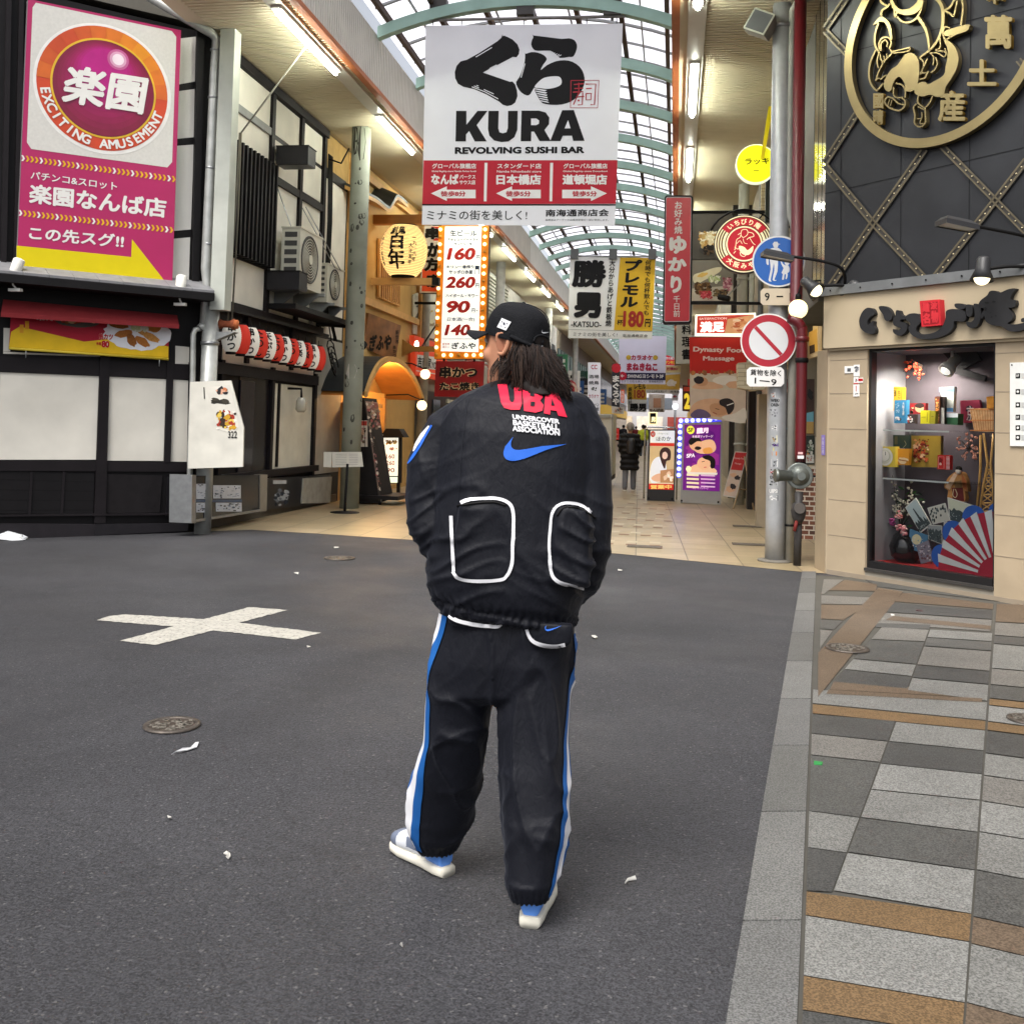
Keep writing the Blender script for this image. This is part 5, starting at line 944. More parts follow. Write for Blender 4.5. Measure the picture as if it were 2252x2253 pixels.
# goods in the window
def pbox(name, label, q, d, th, m, art=None, z=zw, cat='gift box', ms=None):
    t = thing(name, label, cat, PR.off(-d).at(*z(*q[0]))); s_ = Cv(PR.off(-d), z); q2 = q if len(q) == 4 else [(q[0][0], q[0][1]), (q[1][0], q[0][1]), q[1], (q[0][0], q[1][1])]
    s_.slab(q2, m, 0, th, 'box', ms); 
    if art: s_.part('print'); art(s_)
    s_.build(t); return t
GB = 'gift boxes on the window shelves'; dk = M('5a4a24', .6)
def art1(c): c.line([(355, 720), (575, 715), (575, 990), (360, 1000), (355, 720)], 5, dk, .002); c.text('月', (425, 740, 505, 820), dk, .002, .03); c.text('の', (430, 850, 470, 900), dk, .002, .02); c.text('たこ', (530, 740, 565, 850), dk, .002, .03, v=True)
pbox('gift_box', 'yellow box with dark framed print standing at the left of the upper shelf', [(335, 690), (600, 695), (598, 1018), (330, 1020)], .45, .05, M('cf9f2e', .5), art1)
def art2(c): c.scat(490, 900, 560, 1050, [M('9dc2d8')], 40, 4, 9, .002, .00002); c.blob(520, 1120, 28, 20, PWH, .003); c.text('大阪土産', (590, 900, 620, 1080), PWH, .003, .02, v=True); c.scat(490, 1090, 590, 1160, [PWH, M('4a3a34')], 10, 6, 14, .003)
pbox('gift_box', 'tall light blue box with white print on the upper shelf', [(480, 875), (648, 870), (640, 1190), (475, 1188)], .3, .05, M('3f86b0', .5), art2)
def art3(c): c.scat(650, 1080, 755, 1190, [PWH, M('c9a08a'), M('b0483c'), M('3a2f2c')], 26, 8, 20, .002, .00005)
pbox('gift_box', 'small dark box with white figures print between the blue and the yellow boxes', [(645, 1070), (758, 1070), (756, 1195), (645, 1195)], .32, .05, M('3a3130', .5), art3)
def art4(c): c.line([(930, 1040), (928, 1175)], 7, M('6b6420', .5), .002); c.line([(850, 1110), (910, 1105)], 10, M('a8a024', .5), .002)
pbox('gift_box', 'bright yellow cube shaped box at the middle of the upper shelf', [(838, 1015), (962, 1015), (958, 1196), (835, 1196)], .28, .02, M('d9cf2a', .5), art4); 
pbox('gift_box', 'olive yellow carton just right of the bright yellow cube box', [(963, 1018), (1040, 1022), (1036, 1198), (960, 1196)], .285, .06, M('a39a2c', .5), lambda c: c.line([(985, 1100), (1020, 1100)], 6, dk, .002))
def art5(c): c.scat(690, 935, 760, 1060, [RED, M('c9b08a'), INK], 14, 8, 20, .002); c.blob(825, 985, 60, 62, M('d9a07a'), .003, j=.04); c.blob(825, 950, 62, 34, M('3a2c2a'), .0035, j=.08)
pbox('souvenir_tin', 'red souvenir tin with printed round motif behind the bright yellow cube box', [(690, 915), (905, 915), (900, 1065), (690, 1065)], .4, .05, M('8a2a2c', .5), art5, cat='souvenir')
pbox('snack_bag', 'tall bag of orange crackers standing on the upper shelf', [(1030, 828), (1105, 822), (1100, 1195), (1045, 1195)], .34, .04, M('5a2f20', .4), lambda c: c.scat(1038, 840, 1100, 1190, [M('c98a4a'), M('e0b070'), M('a04a24')], 40, 8, 20, .002, .00004), cat='snack')
pbox('snack_carton', 'dark and pale slim carton right of the orange cracker bag', [(1105, 825), (1168, 825), (1162, 1200), (1102, 1200)], .36, .04, M('2f2522', .5), lambda c: c.rect(1105, 980, 1162, 1200, M('c3c0b8'), .002), cat='snack')
pbox('rice_cracker_bag', 'clear blue topped bag of white crackers near the right end of the upper shelf', [(1090, 700), (1300, 690), (1285, 1035), (1180, 1030)], .42, .05, M('c9ccc4', .3), lambda c: (c.rect(1095, 700, 1295, 760, M('6fa3c9'), .002), c.rect(1180, 980, 1285, 1035, M('5b8fb8'), .002)), cat='snack')
pbox('gift_box', 'green lidded box at the right end of the upper shelf', [(1170, 1060), (1350, 1060), (1345, 1215), (1170, 1205)], .4, .1, M('2c5237', .5), lambda c: c.rect(1170, 1055, 1350, 1110, M('c9d0d4'), .002))
def art6(c):
    c.disc(352, 1650, .095, M('d9d6c0'), .002); c.disc(352, 1650, .09, M('e9e6da'), .003, r2=.075); c.disc(356, 1640, .055, M('b9b8aa'), .004); c.disc(348, 1636, .055, M('e9e6da'), .005); c.line([(362, 1580), (362, 1630)], 8, INK, .006)
pbox('gift_box', 'square yellow box with white round moon print on the lower shelf', [(210, 1510), (492, 1510), (485, 1793), (208, 1780)], .27, .07, M('d8c04a', .5), art6)
pbox('gift_box', 'dark green moon print box standing behind the yellow moon box', [(425, 1350), (690, 1355), (690, 1535), (425, 1530)], .45, .04, M('3f4f44', .5), lambda c: (c.rect(485, 1370, 525, 1480, M('6b6a4a'), .002), c.line(smooth2([(620, 1430), (640, 1480), (600, 1525)], 5), 6, M('c9c29a'), .003)))
pbox('gift_box', 'orange box with sweet photo beside the yellow moon box', [(520, 1540), (685, 1540), (668, 1765), (528, 1760)], .32, .05, M('c98a2a', .5), lambda c: (c.blob(600, 1700, 66, 45, M('d9c09a'), .002), c.line([(540, 1690), (660, 1710)], 14, M('a06a3a'), .003)))
def art7(c): c.scat(735, 1400, 970, 1740, [M('8a2a20'), M('b0522a'), M('c98a5a'), M('5a1c18'), M('d9b48a')], 90, 10, 34, .004, .0001)
pbox('dried_flower_case', 'clear case of dried red flowers before a gold board on the lower shelf', [(712, 1360), (1115, 1362), (1110, 1795), (710, 1790)], .45, .05, M('8f7628', .4), art7, cat='flower case')
def art8(c): c.line([(1085, 1650), (1160, 1650), (1160, 1810), (1082, 1808), (1085, 1650)], 5, M('f0b0a8'), .002); c.blob(1115, 1700, 26, 40, M('7a1a1c'), .003); c.blob(1115, 1750, 16, 18, M('e9c8b8'), .004)
pbox('gift_box', 'small bright red box with pale print at the right of the lower shelf', [(1072, 1625), (1180, 1628), (1185, 1825), (1068, 1820)], .26, .02, M('c9302c', .5), art8)
pbox('gift_box', 'red and white striped carton beside the small bright red box', [(1182, 1628), (1242, 1632), (1238, 1830), (1186, 1828)], .265, .05, M('c9302c', .5), lambda c: [c.rect(1190, 1650+18*i, 1238, 1657+18*i, PWH, .002) for i in range(10)])
pbox('wall_poster', 'faded red printed cloth on the left inside wall of the shop window', [(200, 400), (390, 365), (435, 690), (245, 775)], .6, .01, M('7a3f44', .7), lambda c: c.scat(220, 420, 410, 740, [M('5a2c38'), M('8f5a58'), M('b08a80')], 40, 8, 20, .002, .00003), cat='poster')
pbox('wall_poster', 'white sheet with grey drawing on the left inside wall above the yellow moon box', [(200, 1260), (420, 1290), (420, 1500), (195, 1500)], .6, .01, M('b9b6ae', .7), lambda c: c.scat(210, 1280, 410, 1490, [M('8d8a88'), M('5f5c5e'), M('d0cdc8')], 40, 6, 18, .002, .00003), cat='poster')
pbox('wall_poster', 'dark purple printed hanging on the left inside wall below the lower shelf', [(195, 60), (390, 90), (430, 670), (190, 610)], .6, .01, M('5a2c3c', .7), lambda c: (c.poly([(220, 240), (290, 240), (285, 310), (225, 320)], M('b9a9a4'), .002), c.poly([(270, 360), (420, 390), (350, 650), (300, 640)], M('a8a098'), .002), c.scat(200, 80, 390, 600, [M('8a4a58'), M('6b3a4c'), M('b08a8c')], 30, 8, 22, .003, .00003)), zv, 'poster')
pbox('red_cushion', 'wine red round cushion standing behind the bamboo tower', [(1380, 880), (1640, 870), (1700, 1180), (1390, 1185)], .6, .04, M('7a1f38', .7), lambda c: (c.blob(1500, 990, 40, 50, M('2a2430'), .002), c.blob(1520, 1100, 40, 50, M('2a2430'), .002), c.text('京', (1470, 950, 1570, 1160), M('c9b8b8'), .003, .01)), cat='cushion')
pbox('black_board', 'black angled board hanging at the top right of the shop window', [(1110, 190), (1560, 150), (1665, 320), (1370, 470)], .6, .03, M('1d1c1e', .6), None, cat='board')
pbox('black_board', 'long narrow black board pointing down right near the window ceiling', [(1260, 400), (1735, 540), (1715, 610), (1250, 500)], .55, .03, M('1d1c1e', .6), None, cat='board')
# twigs and flowers
def twig(name, label, base, tips, mfl, z=zw, d=.4, r=.012, nf=5, cat='flowers', blob_=.014):
    p0 = PR.off(-d).at(*z(*base)); t = thing(name, label, cat, p0); a = MB(); b = MB(); rr = random.Random(base[0])
    for q in tips:
        p1 = PR.off(-d+rr.uniform(-.05, .05)).at(*z(*q)); mid = p0.lerp(p1, .5)+V((0, 0, .03)); a.tube([p0, mid, p1], [.006, .004, .002], M('3a2f28', .8), 5)
        for k in range(nf):
            c = p0.lerp(p1, .45+.55*k/nf)+V((rr.uniform(-.03, .03), rr.uniform(-.03, .03), rr.uniform(-.02, .03)))
            for j in range(3): b.ball(c+V((rr.uniform(-1, 1), rr.uniform(-1, 1), rr.uniform(-1, 1)))*blob_*.7, blob_*rr.uniform(.5, .8), mfl, 6)
    a.build('stem', t); b.build('blossom', t)
twig('red_blossom', 'spray of red blossom hanging at the top of the shop window', (860, 400), [(600, 350), (600, 480), (680, 570), (720, 400), (840, 600), (740, 440)], M('c9452c', .6))
twig('pink_blossom', 'spray of pale pink blossom at the right of the lower shelf', (1500, 1560), [(1320, 1400), (1490, 1310), (1590, 1340), (1640, 1500), (1400, 1660), (1580, 1720), (1640, 1640), (1330, 1540)], M('d9a08c', .6))
twig('white_blossom', 'upright sprays of white blossom in the black vase', (560, 900), [(450, 160), (470, 330), (735, 190), (750, 330), (770, 400), (490, 500), (530, 440), (610, 510), (880, 470), (520, 600)], M('e0dcc8', .6), zv, .45, blob_=.016)
p = PR.off(-.4).at(*zv(640, 1180)); t = thing('vase', 'black rounded vase on the red window floor', 'vase', (p.x, p.y, .19)); a = MB(); a.lathe((p.x, p.y, .19), [(.09, 0), (.15, .06), (.17, .16), (.13, .27), (.09, .31), (.1, .34)], M('141417', .12, .1), 22); a.build('body', t)
rr = random.Random(4)
for (x, y, r_, h, lb) in ((590, 910, .075, 'c47a80', 'large pink peony over the rim of the black vase'), (545, 705, .05, 'cf8a86', 'pink peony above the large one in the black vase'), (470, 800, .045, '9a3f78', 'purple flower at the left of the black vase')):
    p = PR.off(-.33).at(*zv(x, y)); t = thing('peony', lb, 'flower', p); a = MB()
    for k in range(26):
        an = rr.uniform(0, 6.3); q = r_*sqrt(rr.random())*.85; c = p+ax*(q*cos(an))+ay*(q*sin(an))+rn*(rr.random()*.03); a.ball(c, r_*rr.uniform(.2, .34), M([h, 'e0b4b0' if h != '9a3f78' else 'b45a94'][k % 3 == 0], .6), 6, .6)
    a.build('petals', t)
p = PR.off(-.45).at(*zv(640, 640)); t = thing('green_leaves', 'green leaves behind the peonies in the black vase', 'plant', p); a = MB()
for k in range(70):
    c = p+ax*rr.uniform(-.22, .2)+ay*rr.uniform(-.2, .22)+rn*rr.uniform(-.05, .05); d = V((rr.uniform(-1, 1), rr.uniform(-1, 1), rr.uniform(-.3, 1))).normalized()*.07; w_ = d.cross(V((rr.random(), rr.random(), rr.random()))).normalized()*.012; a.poly([c, c+d*.5+w_, c+d, c+d*.5-w_], M(['2f4a30', '3f6a3a', '24382a'][k % 3], .6))
a.build('leaf', t)
# old photographs
bw = [M(h, .5) for h in ('3f4a4c', '5f6a6a', '2b3334', '8d9896', 'b9c0bc')]; PHW = M('d5d6cc', .5)
def photo(q, lb, sky, art):
    s_ = pbox('photo_print', lb, q, .28, .012, PHW, None, zv, 'photo'); c = Cv(PR.off(-.28+.0), zv); c.part('print'); cx_ = sum(p[0] for p in q)/4; cy2 = sum(p[1] for p in q)/4; k = [(cx_+(x-cx_)*.93, cy2+(y-cy2)*.93) for x, y in q]; c.poly(k, sky, .002); art(c, k); c.build(s_)
def lerpq(q, u, w): (a_, b_, c_, d_) = q; return tuple((a_[i]*(1-u)+b_[i]*u)*(1-w)+(d_[i]*(1-u)+c_[i]*u)*w for i in (0, 1))
def city(sky_w, tower=None):
    def f(c, k):
        top = [lerpq(k, u/10, sky_w+RNG.uniform(-.12, .12)) for u in range(11)]; c.poly(top+[k[2], k[3]], bw[0], .003)
        for i in range(36): u, w = RNG.random(), RNG.uniform(sky_w+.15, 1); x, y = lerpq(k, u, w); c.blob(x, y, 10, 8, RNG.choice(bw[:4]), .0035+i*.00002, n=7)
        if tower: c.poly([lerpq(k, *p_) for p_ in tower], bw[0], .0045)
    return f
photo([(625, 600), (770, 468), (985, 830), (838, 950)], 'old photograph of a tall tower leaning at the left of the photo group', M('b4c4c4'), city(.7, [(.42, .2), (.5, .2), (.62, .8), (.42, .8)]))
photo([(1205, 462), (1585, 580), (1565, 870), (1235, 780)], 'large wide old city photograph at the upper right of the photo group', M('ccd0b8'), city(.45))
photo([(930, 608), (1170, 540), (1245, 775), (1005, 835)], 'pale old photograph with dark figures at the centre top of the photo group', M('c4c4b8'), lambda c, k: [c.blob(*lerpq(k, RNG.random(), RNG.uniform(.1, .9)), 12, 20, RNG.choice(bw[:3]), .003+i*.00003, n=7) for i in range(26)])
photo([(928, 835), (1128, 850), (1135, 1110), (945, 1035)], 'upright grey old street photograph at the centre of the photo group', M('8d9494'), city(.3))
photo([(1158, 775), (1392, 905), (1365, 1045), (1150, 905)], 'slanted old photograph with a row of rooftops beside the blue fan edge', M('bcb8b4'), city(.5))
pbox('postcard', 'blue card with pale round print at the lower left of the photo group', [(690, 895), (935, 985), (930, 1250), (668, 1160)], .32, .012, M('4f7f9f', .5), lambda c: (c.blob(785, 1040, 66, 72, M('d9d3a8'), .002, j=.04), c.scat(690, 1000, 920, 1180, [M('d9dcd4'), M('6f9ab4')], 20, 6, 14, .003)), zv, 'card')
pbox('postcard', 'grey purple card leaning in front of the blue card', [(780, 1120), (940, 1050), (1020, 1330), (840, 1375)], .24, .012, M('7f7c88', .5), lambda c: c.scat(810, 1110, 990, 1340, [M('b0a9b4'), M('5f5866'), M('c9c2bc'), M('6b4a50')], 40, 8, 20, .002, .00003), zv, 'card')
# court doll
p = PR.off(-.4).at(*zv(1350, 500)); t = thing('court_doll', 'standing court doll in orange and cream robes behind the old photographs', 'doll', p); s_ = Cv(PR.off(-.36), zv)
s_.part('robe'); s_.slab(smooth2([(1300, 120), (1400, 115), (1450, 190), (1480, 300), (1480, 385), (1440, 370), (1440, 520), (1220, 500), (1215, 370), (1160, 320), (1210, 200)], 3, True), M('c08a52', .6, .2, 30), 0, .06)
for q, m in (([(1300, 130), (1345, 150), (1240, 360), (1175, 320)], 'd9b898'), ([(1400, 130), (1470, 250), (1475, 370), (1420, 330)], 'b86a3c'), ([(1270, 330), (1420, 330), (1440, 515), (1280, 505)], '6a2a28'), ([(1310, 240), (1400, 230), (1410, 330), (1310, 340)], '8a6a44')): s_.poly(q, M(m, .6, .15, 30), .004)
s_.line(smooth2([(1300, 345), (1285, 430), (1320, 465), (1345, 420), (1320, 350)], 4), 9, M('d9c8a0'), .008); s_.build(t); a = MB(); c = PR.off(-.34).at(*zv(1358, 100)); a.ball(c, .03, M('e8dccb', .5), 10, 1.2); a.build('head', t); a = MB(); a.ball(c+V((0, 0, .018))-rn*.004, .033, INK, 10); a.build('hair', t)
# bamboo tower model
t = thing('tower_model', 'tall bamboo lattice tower model at the right edge of the shop window', 'tower model', rb(1.78, .4, .2)); a = MB(); BAM = M('c49a5a', .5, .15, 20); s1 = PR.off(-.38)
A_ = lambda x, y, z=zv: s1.at(*z(x, y))
for pth in ([A_(1620, 830), A_(1700, 300), A_(1760, 0), A_(1700, 1330, zw)], [A_(1850, 830), A_(1830, 300), A_(1800, 0), A_(1840, 1330, zw)], [A_(1590, 830), A_(1660, 60), A_(1660, 1350, zw)]): a.tube(pth, .012, BAM, 6)
for i in range(7):
    y = 80+115*i; xl, xr = 1745-18*i, 1810+5*i; a.tube([A_(xl, y), A_(xr, y)], .008, BAM, 6); a.tube([A_(xl, y), A_(xr+4, y+110)], .006, BAM, 6); a.tube([A_(xr, y), A_(xl-16, y+110)], .006, BAM, 6)
a.build('lattice', t); s_ = Cv(s1, zw); s_.part('basket'); s_.slab([(1510, 990), (1900, 980), (1860, 1310), (1575, 1300)], M('c9a070', .5, .25, 30), 0, .15)
for i in range(9): s_.line([(1530+38*i, 995), (1590+30*i, 1300)], 7, M('a8683a'), .004)
for y in (1000, 1150, 1290): s_.line([(1520, y), (1880, y)], 14, M('b8743c'), .006)
s_.part('barrel'); s_.slab([(1755, 830), (1860, 820), (1860, 985), (1760, 990)], M('c9862c', .5, .15), .02, .1); s_.build(t)
# folding fan
t = thing('folding_fan', 'big red white and blue folding fan in the lower right of the shop window', 'fan', rb(1.7, .2, .2)); s_ = Cv(PR.off(-.16), zv); s_.part('fan_leaf'); fx, fy = 1905, 1570
FR, FW_, FB = M('b02a3f', .6), M('dfe4e2', .6), M('2f5fb4', .6)
ang = [radians(x) for x in range(180, 74, -7)]
def fp_(an, r_, l=0): c = s_.pt(fx, fy, l); return c+(ax*cos(an)+ay*sin(an))*r_
for i in range(len(ang)-1):
    a0, a1 = ang[i]-.0, ang[i+1]; m = FR if i % 2 == 0 else FW_; k = .0 if i % 2 == 0 else .008
    s_.mb().ext([fp_(a0, .17, k), fp_(a1, .17, k), fp_(a1, .62+.02*(i % 2), k), fp_(a0, .62, k)], -rn*.006, m)
for i in range(4): an = radians(176-26*i); c = fp_(an-.15, .60, -.012); s_.mb().ext([c+(ax*cos(q*.35)+ay*sin(q*.35))*.12 for q in range(18)], -rn*.006, FB)
s_.mb().ext([fp_(radians(180-6*i), .2, .014) for i in range(19)]+[fp_(0, 0, .014)], -rn*.006, FR); s_.build(t)
# notices on the stone wall
t = thing('wall_notice', 'white floor guide board with small black pictograms at the right photo edge', 'notice', rb(2.2, -.02, 1.5)); s_ = Cv(PR.off(.02), zr); s_.slab([(1497, 510), (1640, 505), (1640, 985), (1497, 982)], M('dcdcd8', .5), 0, .02, 'board'); s_.part('print')
for i, y in enumerate((570, 660, 735, 805, 865, 920)): s_.slab([(1530, y), (1556, y-1), (1556, y+28), (1530, y+29)], INK, .002, .001); s_.rect(1562, y, 1640, y+30, M('b4b4b2'), .002); s_.text('1F' if i in (0, 3) else '●', (1536, y+7, 1550, y+21), PWH, .004, .03)
s_.line([(1505, 520), (1512, 526)], 8, INK, .002); s_.build(t)
t = thing('sticker_sheet', 'white notices and red sticker on the stone wall left of the shop window', 'stickers', rb(.35, -.01, 1.9)); s_ = Cv(PR.off(.008), zr); s_.part('sheet')
for q in ((560, 530, 610, 570), (611, 522, 645, 588), (611, 592, 638, 630), (638, 596, 664, 624), (609, 634, 643, 702)): s_.slab([(q[0], q[1]), (q[2], q[1]-2), (q[2], q[3]-2), (q[0], q[3])], PWH, 0, .004)
s_.rect(576, 541, 596, 560, M('55585c'), .002); s_.scat(613, 526, 643, 566, [M('55585c'), M('8d8f92')], 14, 3, 7, .002); s_.rect(638, 600, 664, 614, RED, .002); s_.rect(612, 625, 638, 631, RED, .002); s_.line([(626, 640), (626, 672)], 4, RED, .002); s_.scat(613, 680, 640, 698, [M('55585c')], 6, 2, 4, .002); s_.scat(616, 596, 634, 620, [M('8a2c3a'), M('55585c')], 8, 2, 5, .002); s_.build(t)
t = thing('sticker_strip', 'narrow violet sticker strip low on the corner edge of the gift shop', 'sticker', V((1.58, 11.7, 1.4))); s_ = Cv(Pl(V((1.612, 11.6, 0)), (-1, -.15, 0)), zr); s_.part('sheet'); s_.slab([(430, 920), (449, 920), (449, 1034), (430, 1034)], M('8f7fd0', .5), 0.003, .003); s_.text('大阪土産', (434, 930, 446, 1024), PWH, .005, v=True); s_.build(t)
# ================= RIGHT SIDE OF THE ARCADE
TIL = M('b9ad92', .55, .1, 4); N, L = nodes(TIL); b = N['Principled BSDF']
br = N.new('ShaderNodeTexBrick'); br.offset = .5; br.inputs['Scale'].default_value = 1; br.inputs['Brick Width'].default_value = .22; br.inputs['Row Height'].default_value = .065; br.inputs['Mortar Size'].default_value = .004
br.inputs['Color1'].default_value = (*lin('b9ad92'), 1); br.inputs['Color2'].default_value = (*lin('a99c80'), 1); br.inputs['Mortar'].default_value = (*lin('7a705c'), 1)
tc = [n for n in N if n.type == 'TEX_COORD'][0]; mp = N.new('ShaderNodeMapping'); mp.inputs['Rotation'].default_value = (radians(90), 0, 0); L.new(tc.outputs['Object'], mp.inputs[0]); L.new(mp.outputs[0], br.inputs['Vector']); L.new(br.outputs[0], b.inputs['Base Color'])
BRK = M('7a4c3c', .75, .2, 12); N, L = nodes(BRK); b = N['Principled BSDF']; br = N.new('ShaderNodeTexBrick'); br.inputs['Scale'].default_value = 1; br.inputs['Brick Width'].default_value = .13; br.inputs['Row Height'].default_value = .068; br.inputs['Mortar Size'].default_value = .009; br.inputs['Bias'].default_value = -.1
br.inputs['Color1'].default_value = (*lin('8a5a48'), 1); br.inputs['Color2'].default_value = (*lin('4f3a34'), 1); br.inputs['Mortar'].default_value = (*lin('cfc6b8'), 1)
tc = [n for n in N if n.type == 'TEX_COORD'][0]; mp = N.new('ShaderNodeMapping'); mp.inputs['Rotation'].default_value = (radians(90), 0, 0); L.new(tc.outputs['Object'], mp.inputs[0]); L.new(mp.outputs[0], br.inputs['Vector']); L.new(br.outputs[0], b.inputs['Base Color'])
t = thing('souvenir_shop', 'small souvenir shop front with brick base and crowded window behind the red standpipe', 'shop', (1.7, 15, 0))
a = MB(); a.box((1.46, 15, 0), (3.2, 15.3, 1.0), BRK); a.build('brick_base', t); a = MB(); a.box((1.46, 15.02, 1.0), (3.2, 15.3, 1.45), M('d0c7b4', .6, .1)); a.box((1.46, 15.02, 2.75), (3.2, 15.3, 6.6), M('a39a88', .6, .1)); a.build('wall', t)
s = Cv(PY(15.0), zp); s.part('window'); s.rect(585, 470, 812, 900, M('4a3a36', .3, .2, 9), 0); s.rect(585, 905, 812, 1130, M('3a3f3c', .15), 0)
s.scat(590, 480, 660, 720, [M('6a3034'), M('8a4a48'), M('3a2226'), M('b08a7a')], 46, 8, 22, .003, .0001); s.poly([(590, 860), (640, 760), (805, 720), (805, 800), (700, 830)], M('6aa0b0'), .004); s.poly([(600, 890), (690, 800), (805, 800), (805, 892)], M('b09058'), .005); s.scat(600, 820, 690, 890, [M('4a3a28'), M('c9a86a')], 20, 6, 16, .006); s.blob(780, 590, 22, 40, M('2a2a2c'), .006)
s.scat(745, 920, 808, 1120, [M('a9b0a4'), M('d0cfc8'), M('c9884a'), M('5a6a5c')], 34, 7, 18, .003, .0001); s.rect(745, 1055, 808, 1120, M('c9c8c0'), .008); s.scat(748, 1060, 806, 1116, [M('8d8f90'), M('b05a4a')], 20, 3, 8, .009, .00005); s.poly([(595, 920), (650, 960), (665, 1080), (600, 1095)], M('b5b2ac', .2, .2), .02)
s.build(t)
t = thing('menu_poster', 'warm lit slanted menu posters under the ledge between globe lamp and stone wall', 'poster', (1.55, 12.2, 2.6)); pl = Pl(V((1.56, 11.95, 2.6)), V((-1, -.35, 0))); s = Cv(pl, zp); s.slab([(600, 320), (800, 90), (845, 60), (845, 290), (750, 315), (600, 395)], M('c9ae80', .5, .1), 0, .04)
s.part('print'); s.poly([(770, 110), (832, 80), (838, 250), (775, 280)], M('b98a3a', .5, .1, 5, 0, 0, .25, 'mp'), .003); s.poly([(775, 215), (815, 200), (818, 262), (777, 278)], M('4a3a28'), .004); s.scat(605, 330, 660, 385, [M('b0554a'), M('e0d8c8'), M('5a6a78')], 12, 6, 14, .003); s.rect(800, 60, 842, 110, M('d9b878'), .002); s.build(t)
rw = thing('tiled_building', 'beige tiled shop building along the right side of the arcade', 'building', (1.7, 16, 0)); a = MB(); a.box((1.62, 15.9, 0), (6, 40, 6.6), M('a59a86', .6, .1, 2)); a.build('wall', rw)
s = Cv(PY(16.0), zp); s.part('tiled_canopy'); s.slab([(222, 345), (420, 330), (440, 500), (425, 550), (330, 558), (225, 535)], TIL, 0, .5); s.build(rw)
a = MB(); a.box((1.3, 16.6, 0), (1.43, 17, 2.1), M('9a8d78', .6, .1)); a.box((1.43, 16.3, 0), (1.6, 16.9, 2.3), M('b5a892', .6, .1)); a.build('pillar', rw); a = MB()
a.box((1.2, 23.4, 0), (1.7, 23.6, 6.6), M('3a3634', .6)); a.box((1.5, 19.4, 4.6), (1.62, 19.5, 6.6), TIL); a.box((1.4, 20.2, 0), (1.6, 20.5, 2.6), M('2c2826', .6)); a.box((1.42, 17.4, 5.0), (1.5, 17.5, 6.2), M('1c2420', .4)); a.build('recess', rw)
for x, y, r_, lb in ((1.31, 21.4, .11, 'thick pale downpipe behind the red round sign'), (1.49, 21.3, .055, 'thin pale downpipe beside the thick one behind the red round sign'), (1.56, 19.9, .05, 'dark grey downpipe rising behind the round street signs')):
    t = thing('downpipe', lb, 'pipe', (x, y, 0)); a = MB(); m_ = M('b9bab0', .5, .12) if r_ != .05 else M('54565a', .5, .15); a.tube([(x, y, 0), (x, y, 3), (x, y, 5.6 if r_ > .08 else 5.5)]+([(x-.1, y, 5.65), (x-.3, y, 5.75)] if r_ == .055 else [(x, y, 6.6)]), r_, m_, 12); a.build('pipe', t)
    a = MB(); [a.lathe((x, y, z_), [(r_*1.05, 0), (r_*1.15, .01), (r_*1.15, .05), (r_*1.05, .06)], m_, 12) for z_ in (1.2, 2.9, 4.6)]; a.build('collar', t)
# pole with street signs
POL = M('a9abad', .45, .12, 9, .03, .3); t = thing('sign_pole', 'tall pale grey steel pole covered in small stickers carrying round street signs', 'pole', (1.18, 12.35, 0)); a = MB(); a.tube([(1.18, 12.35, 0), (1.18, 12.35, .5), (1.17, 12.35, 3), (1.16, 12.35, 8.5)], [.115, .115, .112, .105], POL, 24); a.lathe((1.18, 12.35, 0), [(.2, .004), (.2, .02), (.12, .03)], M('6e6a62', .7), 20); a.build('shaft', t)
def wrap(t, items, cx_, cy2, r_, z):
    s_ = Cv(PY(cy2-r_-.001), z); s_.part('sticker')
    for q, m, f in items:
        s_.rect(*q, m, 0); 
        if f: f(s_, q)
    mb_ = s_.parts['sticker']
    for p_ in mb_.v:
        dx = min(max(p_.x-cx_, -r_*.98), r_*.98); p_.y = cy2-sqrt(r_*r_-dx*dx)-(cy2-r_-.001-p_.y)-.0015
    for k, v_ in list(s_.parts.items()): pass
    s_.build(t)
def stx(tx_, m=INK): return lambda c, q: c.text(tx_, (q[0]+2, q[1]+3, q[2]-2, q[3]-3), m, .002, .03, part='sticker')
def sscr(ms, n=14): return lambda c, q: c.scat(q[0], q[1], q[2], q[3], ms, n, 3, 9, .001, .00003, part='sticker')
G1 = [INK, M('8d8d8d'), PWH]
wrap(t, [((475, 570, 510, 612), PWH, sscr([M('c9683a'), PWH])), ((474, 620, 542, 652), PWH, stx('WEKI')), ((474, 654, 540, 685), PWH, stx('OREN')), ((465, 700, 530, 765), M('9d9ea2'), sscr([M('6d6e72'), M('b5b5b8')], 20)), ((478, 822, 524, 874), M('c9c9c9'), sscr(G1, 20)), ((482, 905, 525, 960), M('d9d3b0'), sscr([INK, M('a98a4a')], 8)), ((474, 965, 532, 992), M('4a2c6a'), sscr([M('2c1a44'), M('7a5aa0')])), ((470, 1000, 500, 1025), M('d9d06a'), None), ((484, 1030, 522, 1062), M('d9863a'), None), ((480, 1090, 528, 1150), PWH, sscr([INK, M('6d6e70')], 12)), ((470, 1165, 532, 1210), M('c9a0a0'), sscr([RED, INK, PWH], 18)), ((468, 1215, 534, 1245), PWH, stx('EXOE')), ((462, 1255, 526, 1295), M('c9cacc'), sscr([INK, M('8d8d8d')], 12)), ((462, 1318, 530, 1355), INK, stx('UIPSI', PWH)), ((460, 1368, 530, 1412), INK, sscr([PWH], 12))], 1.18, 12.35, .115, zp)
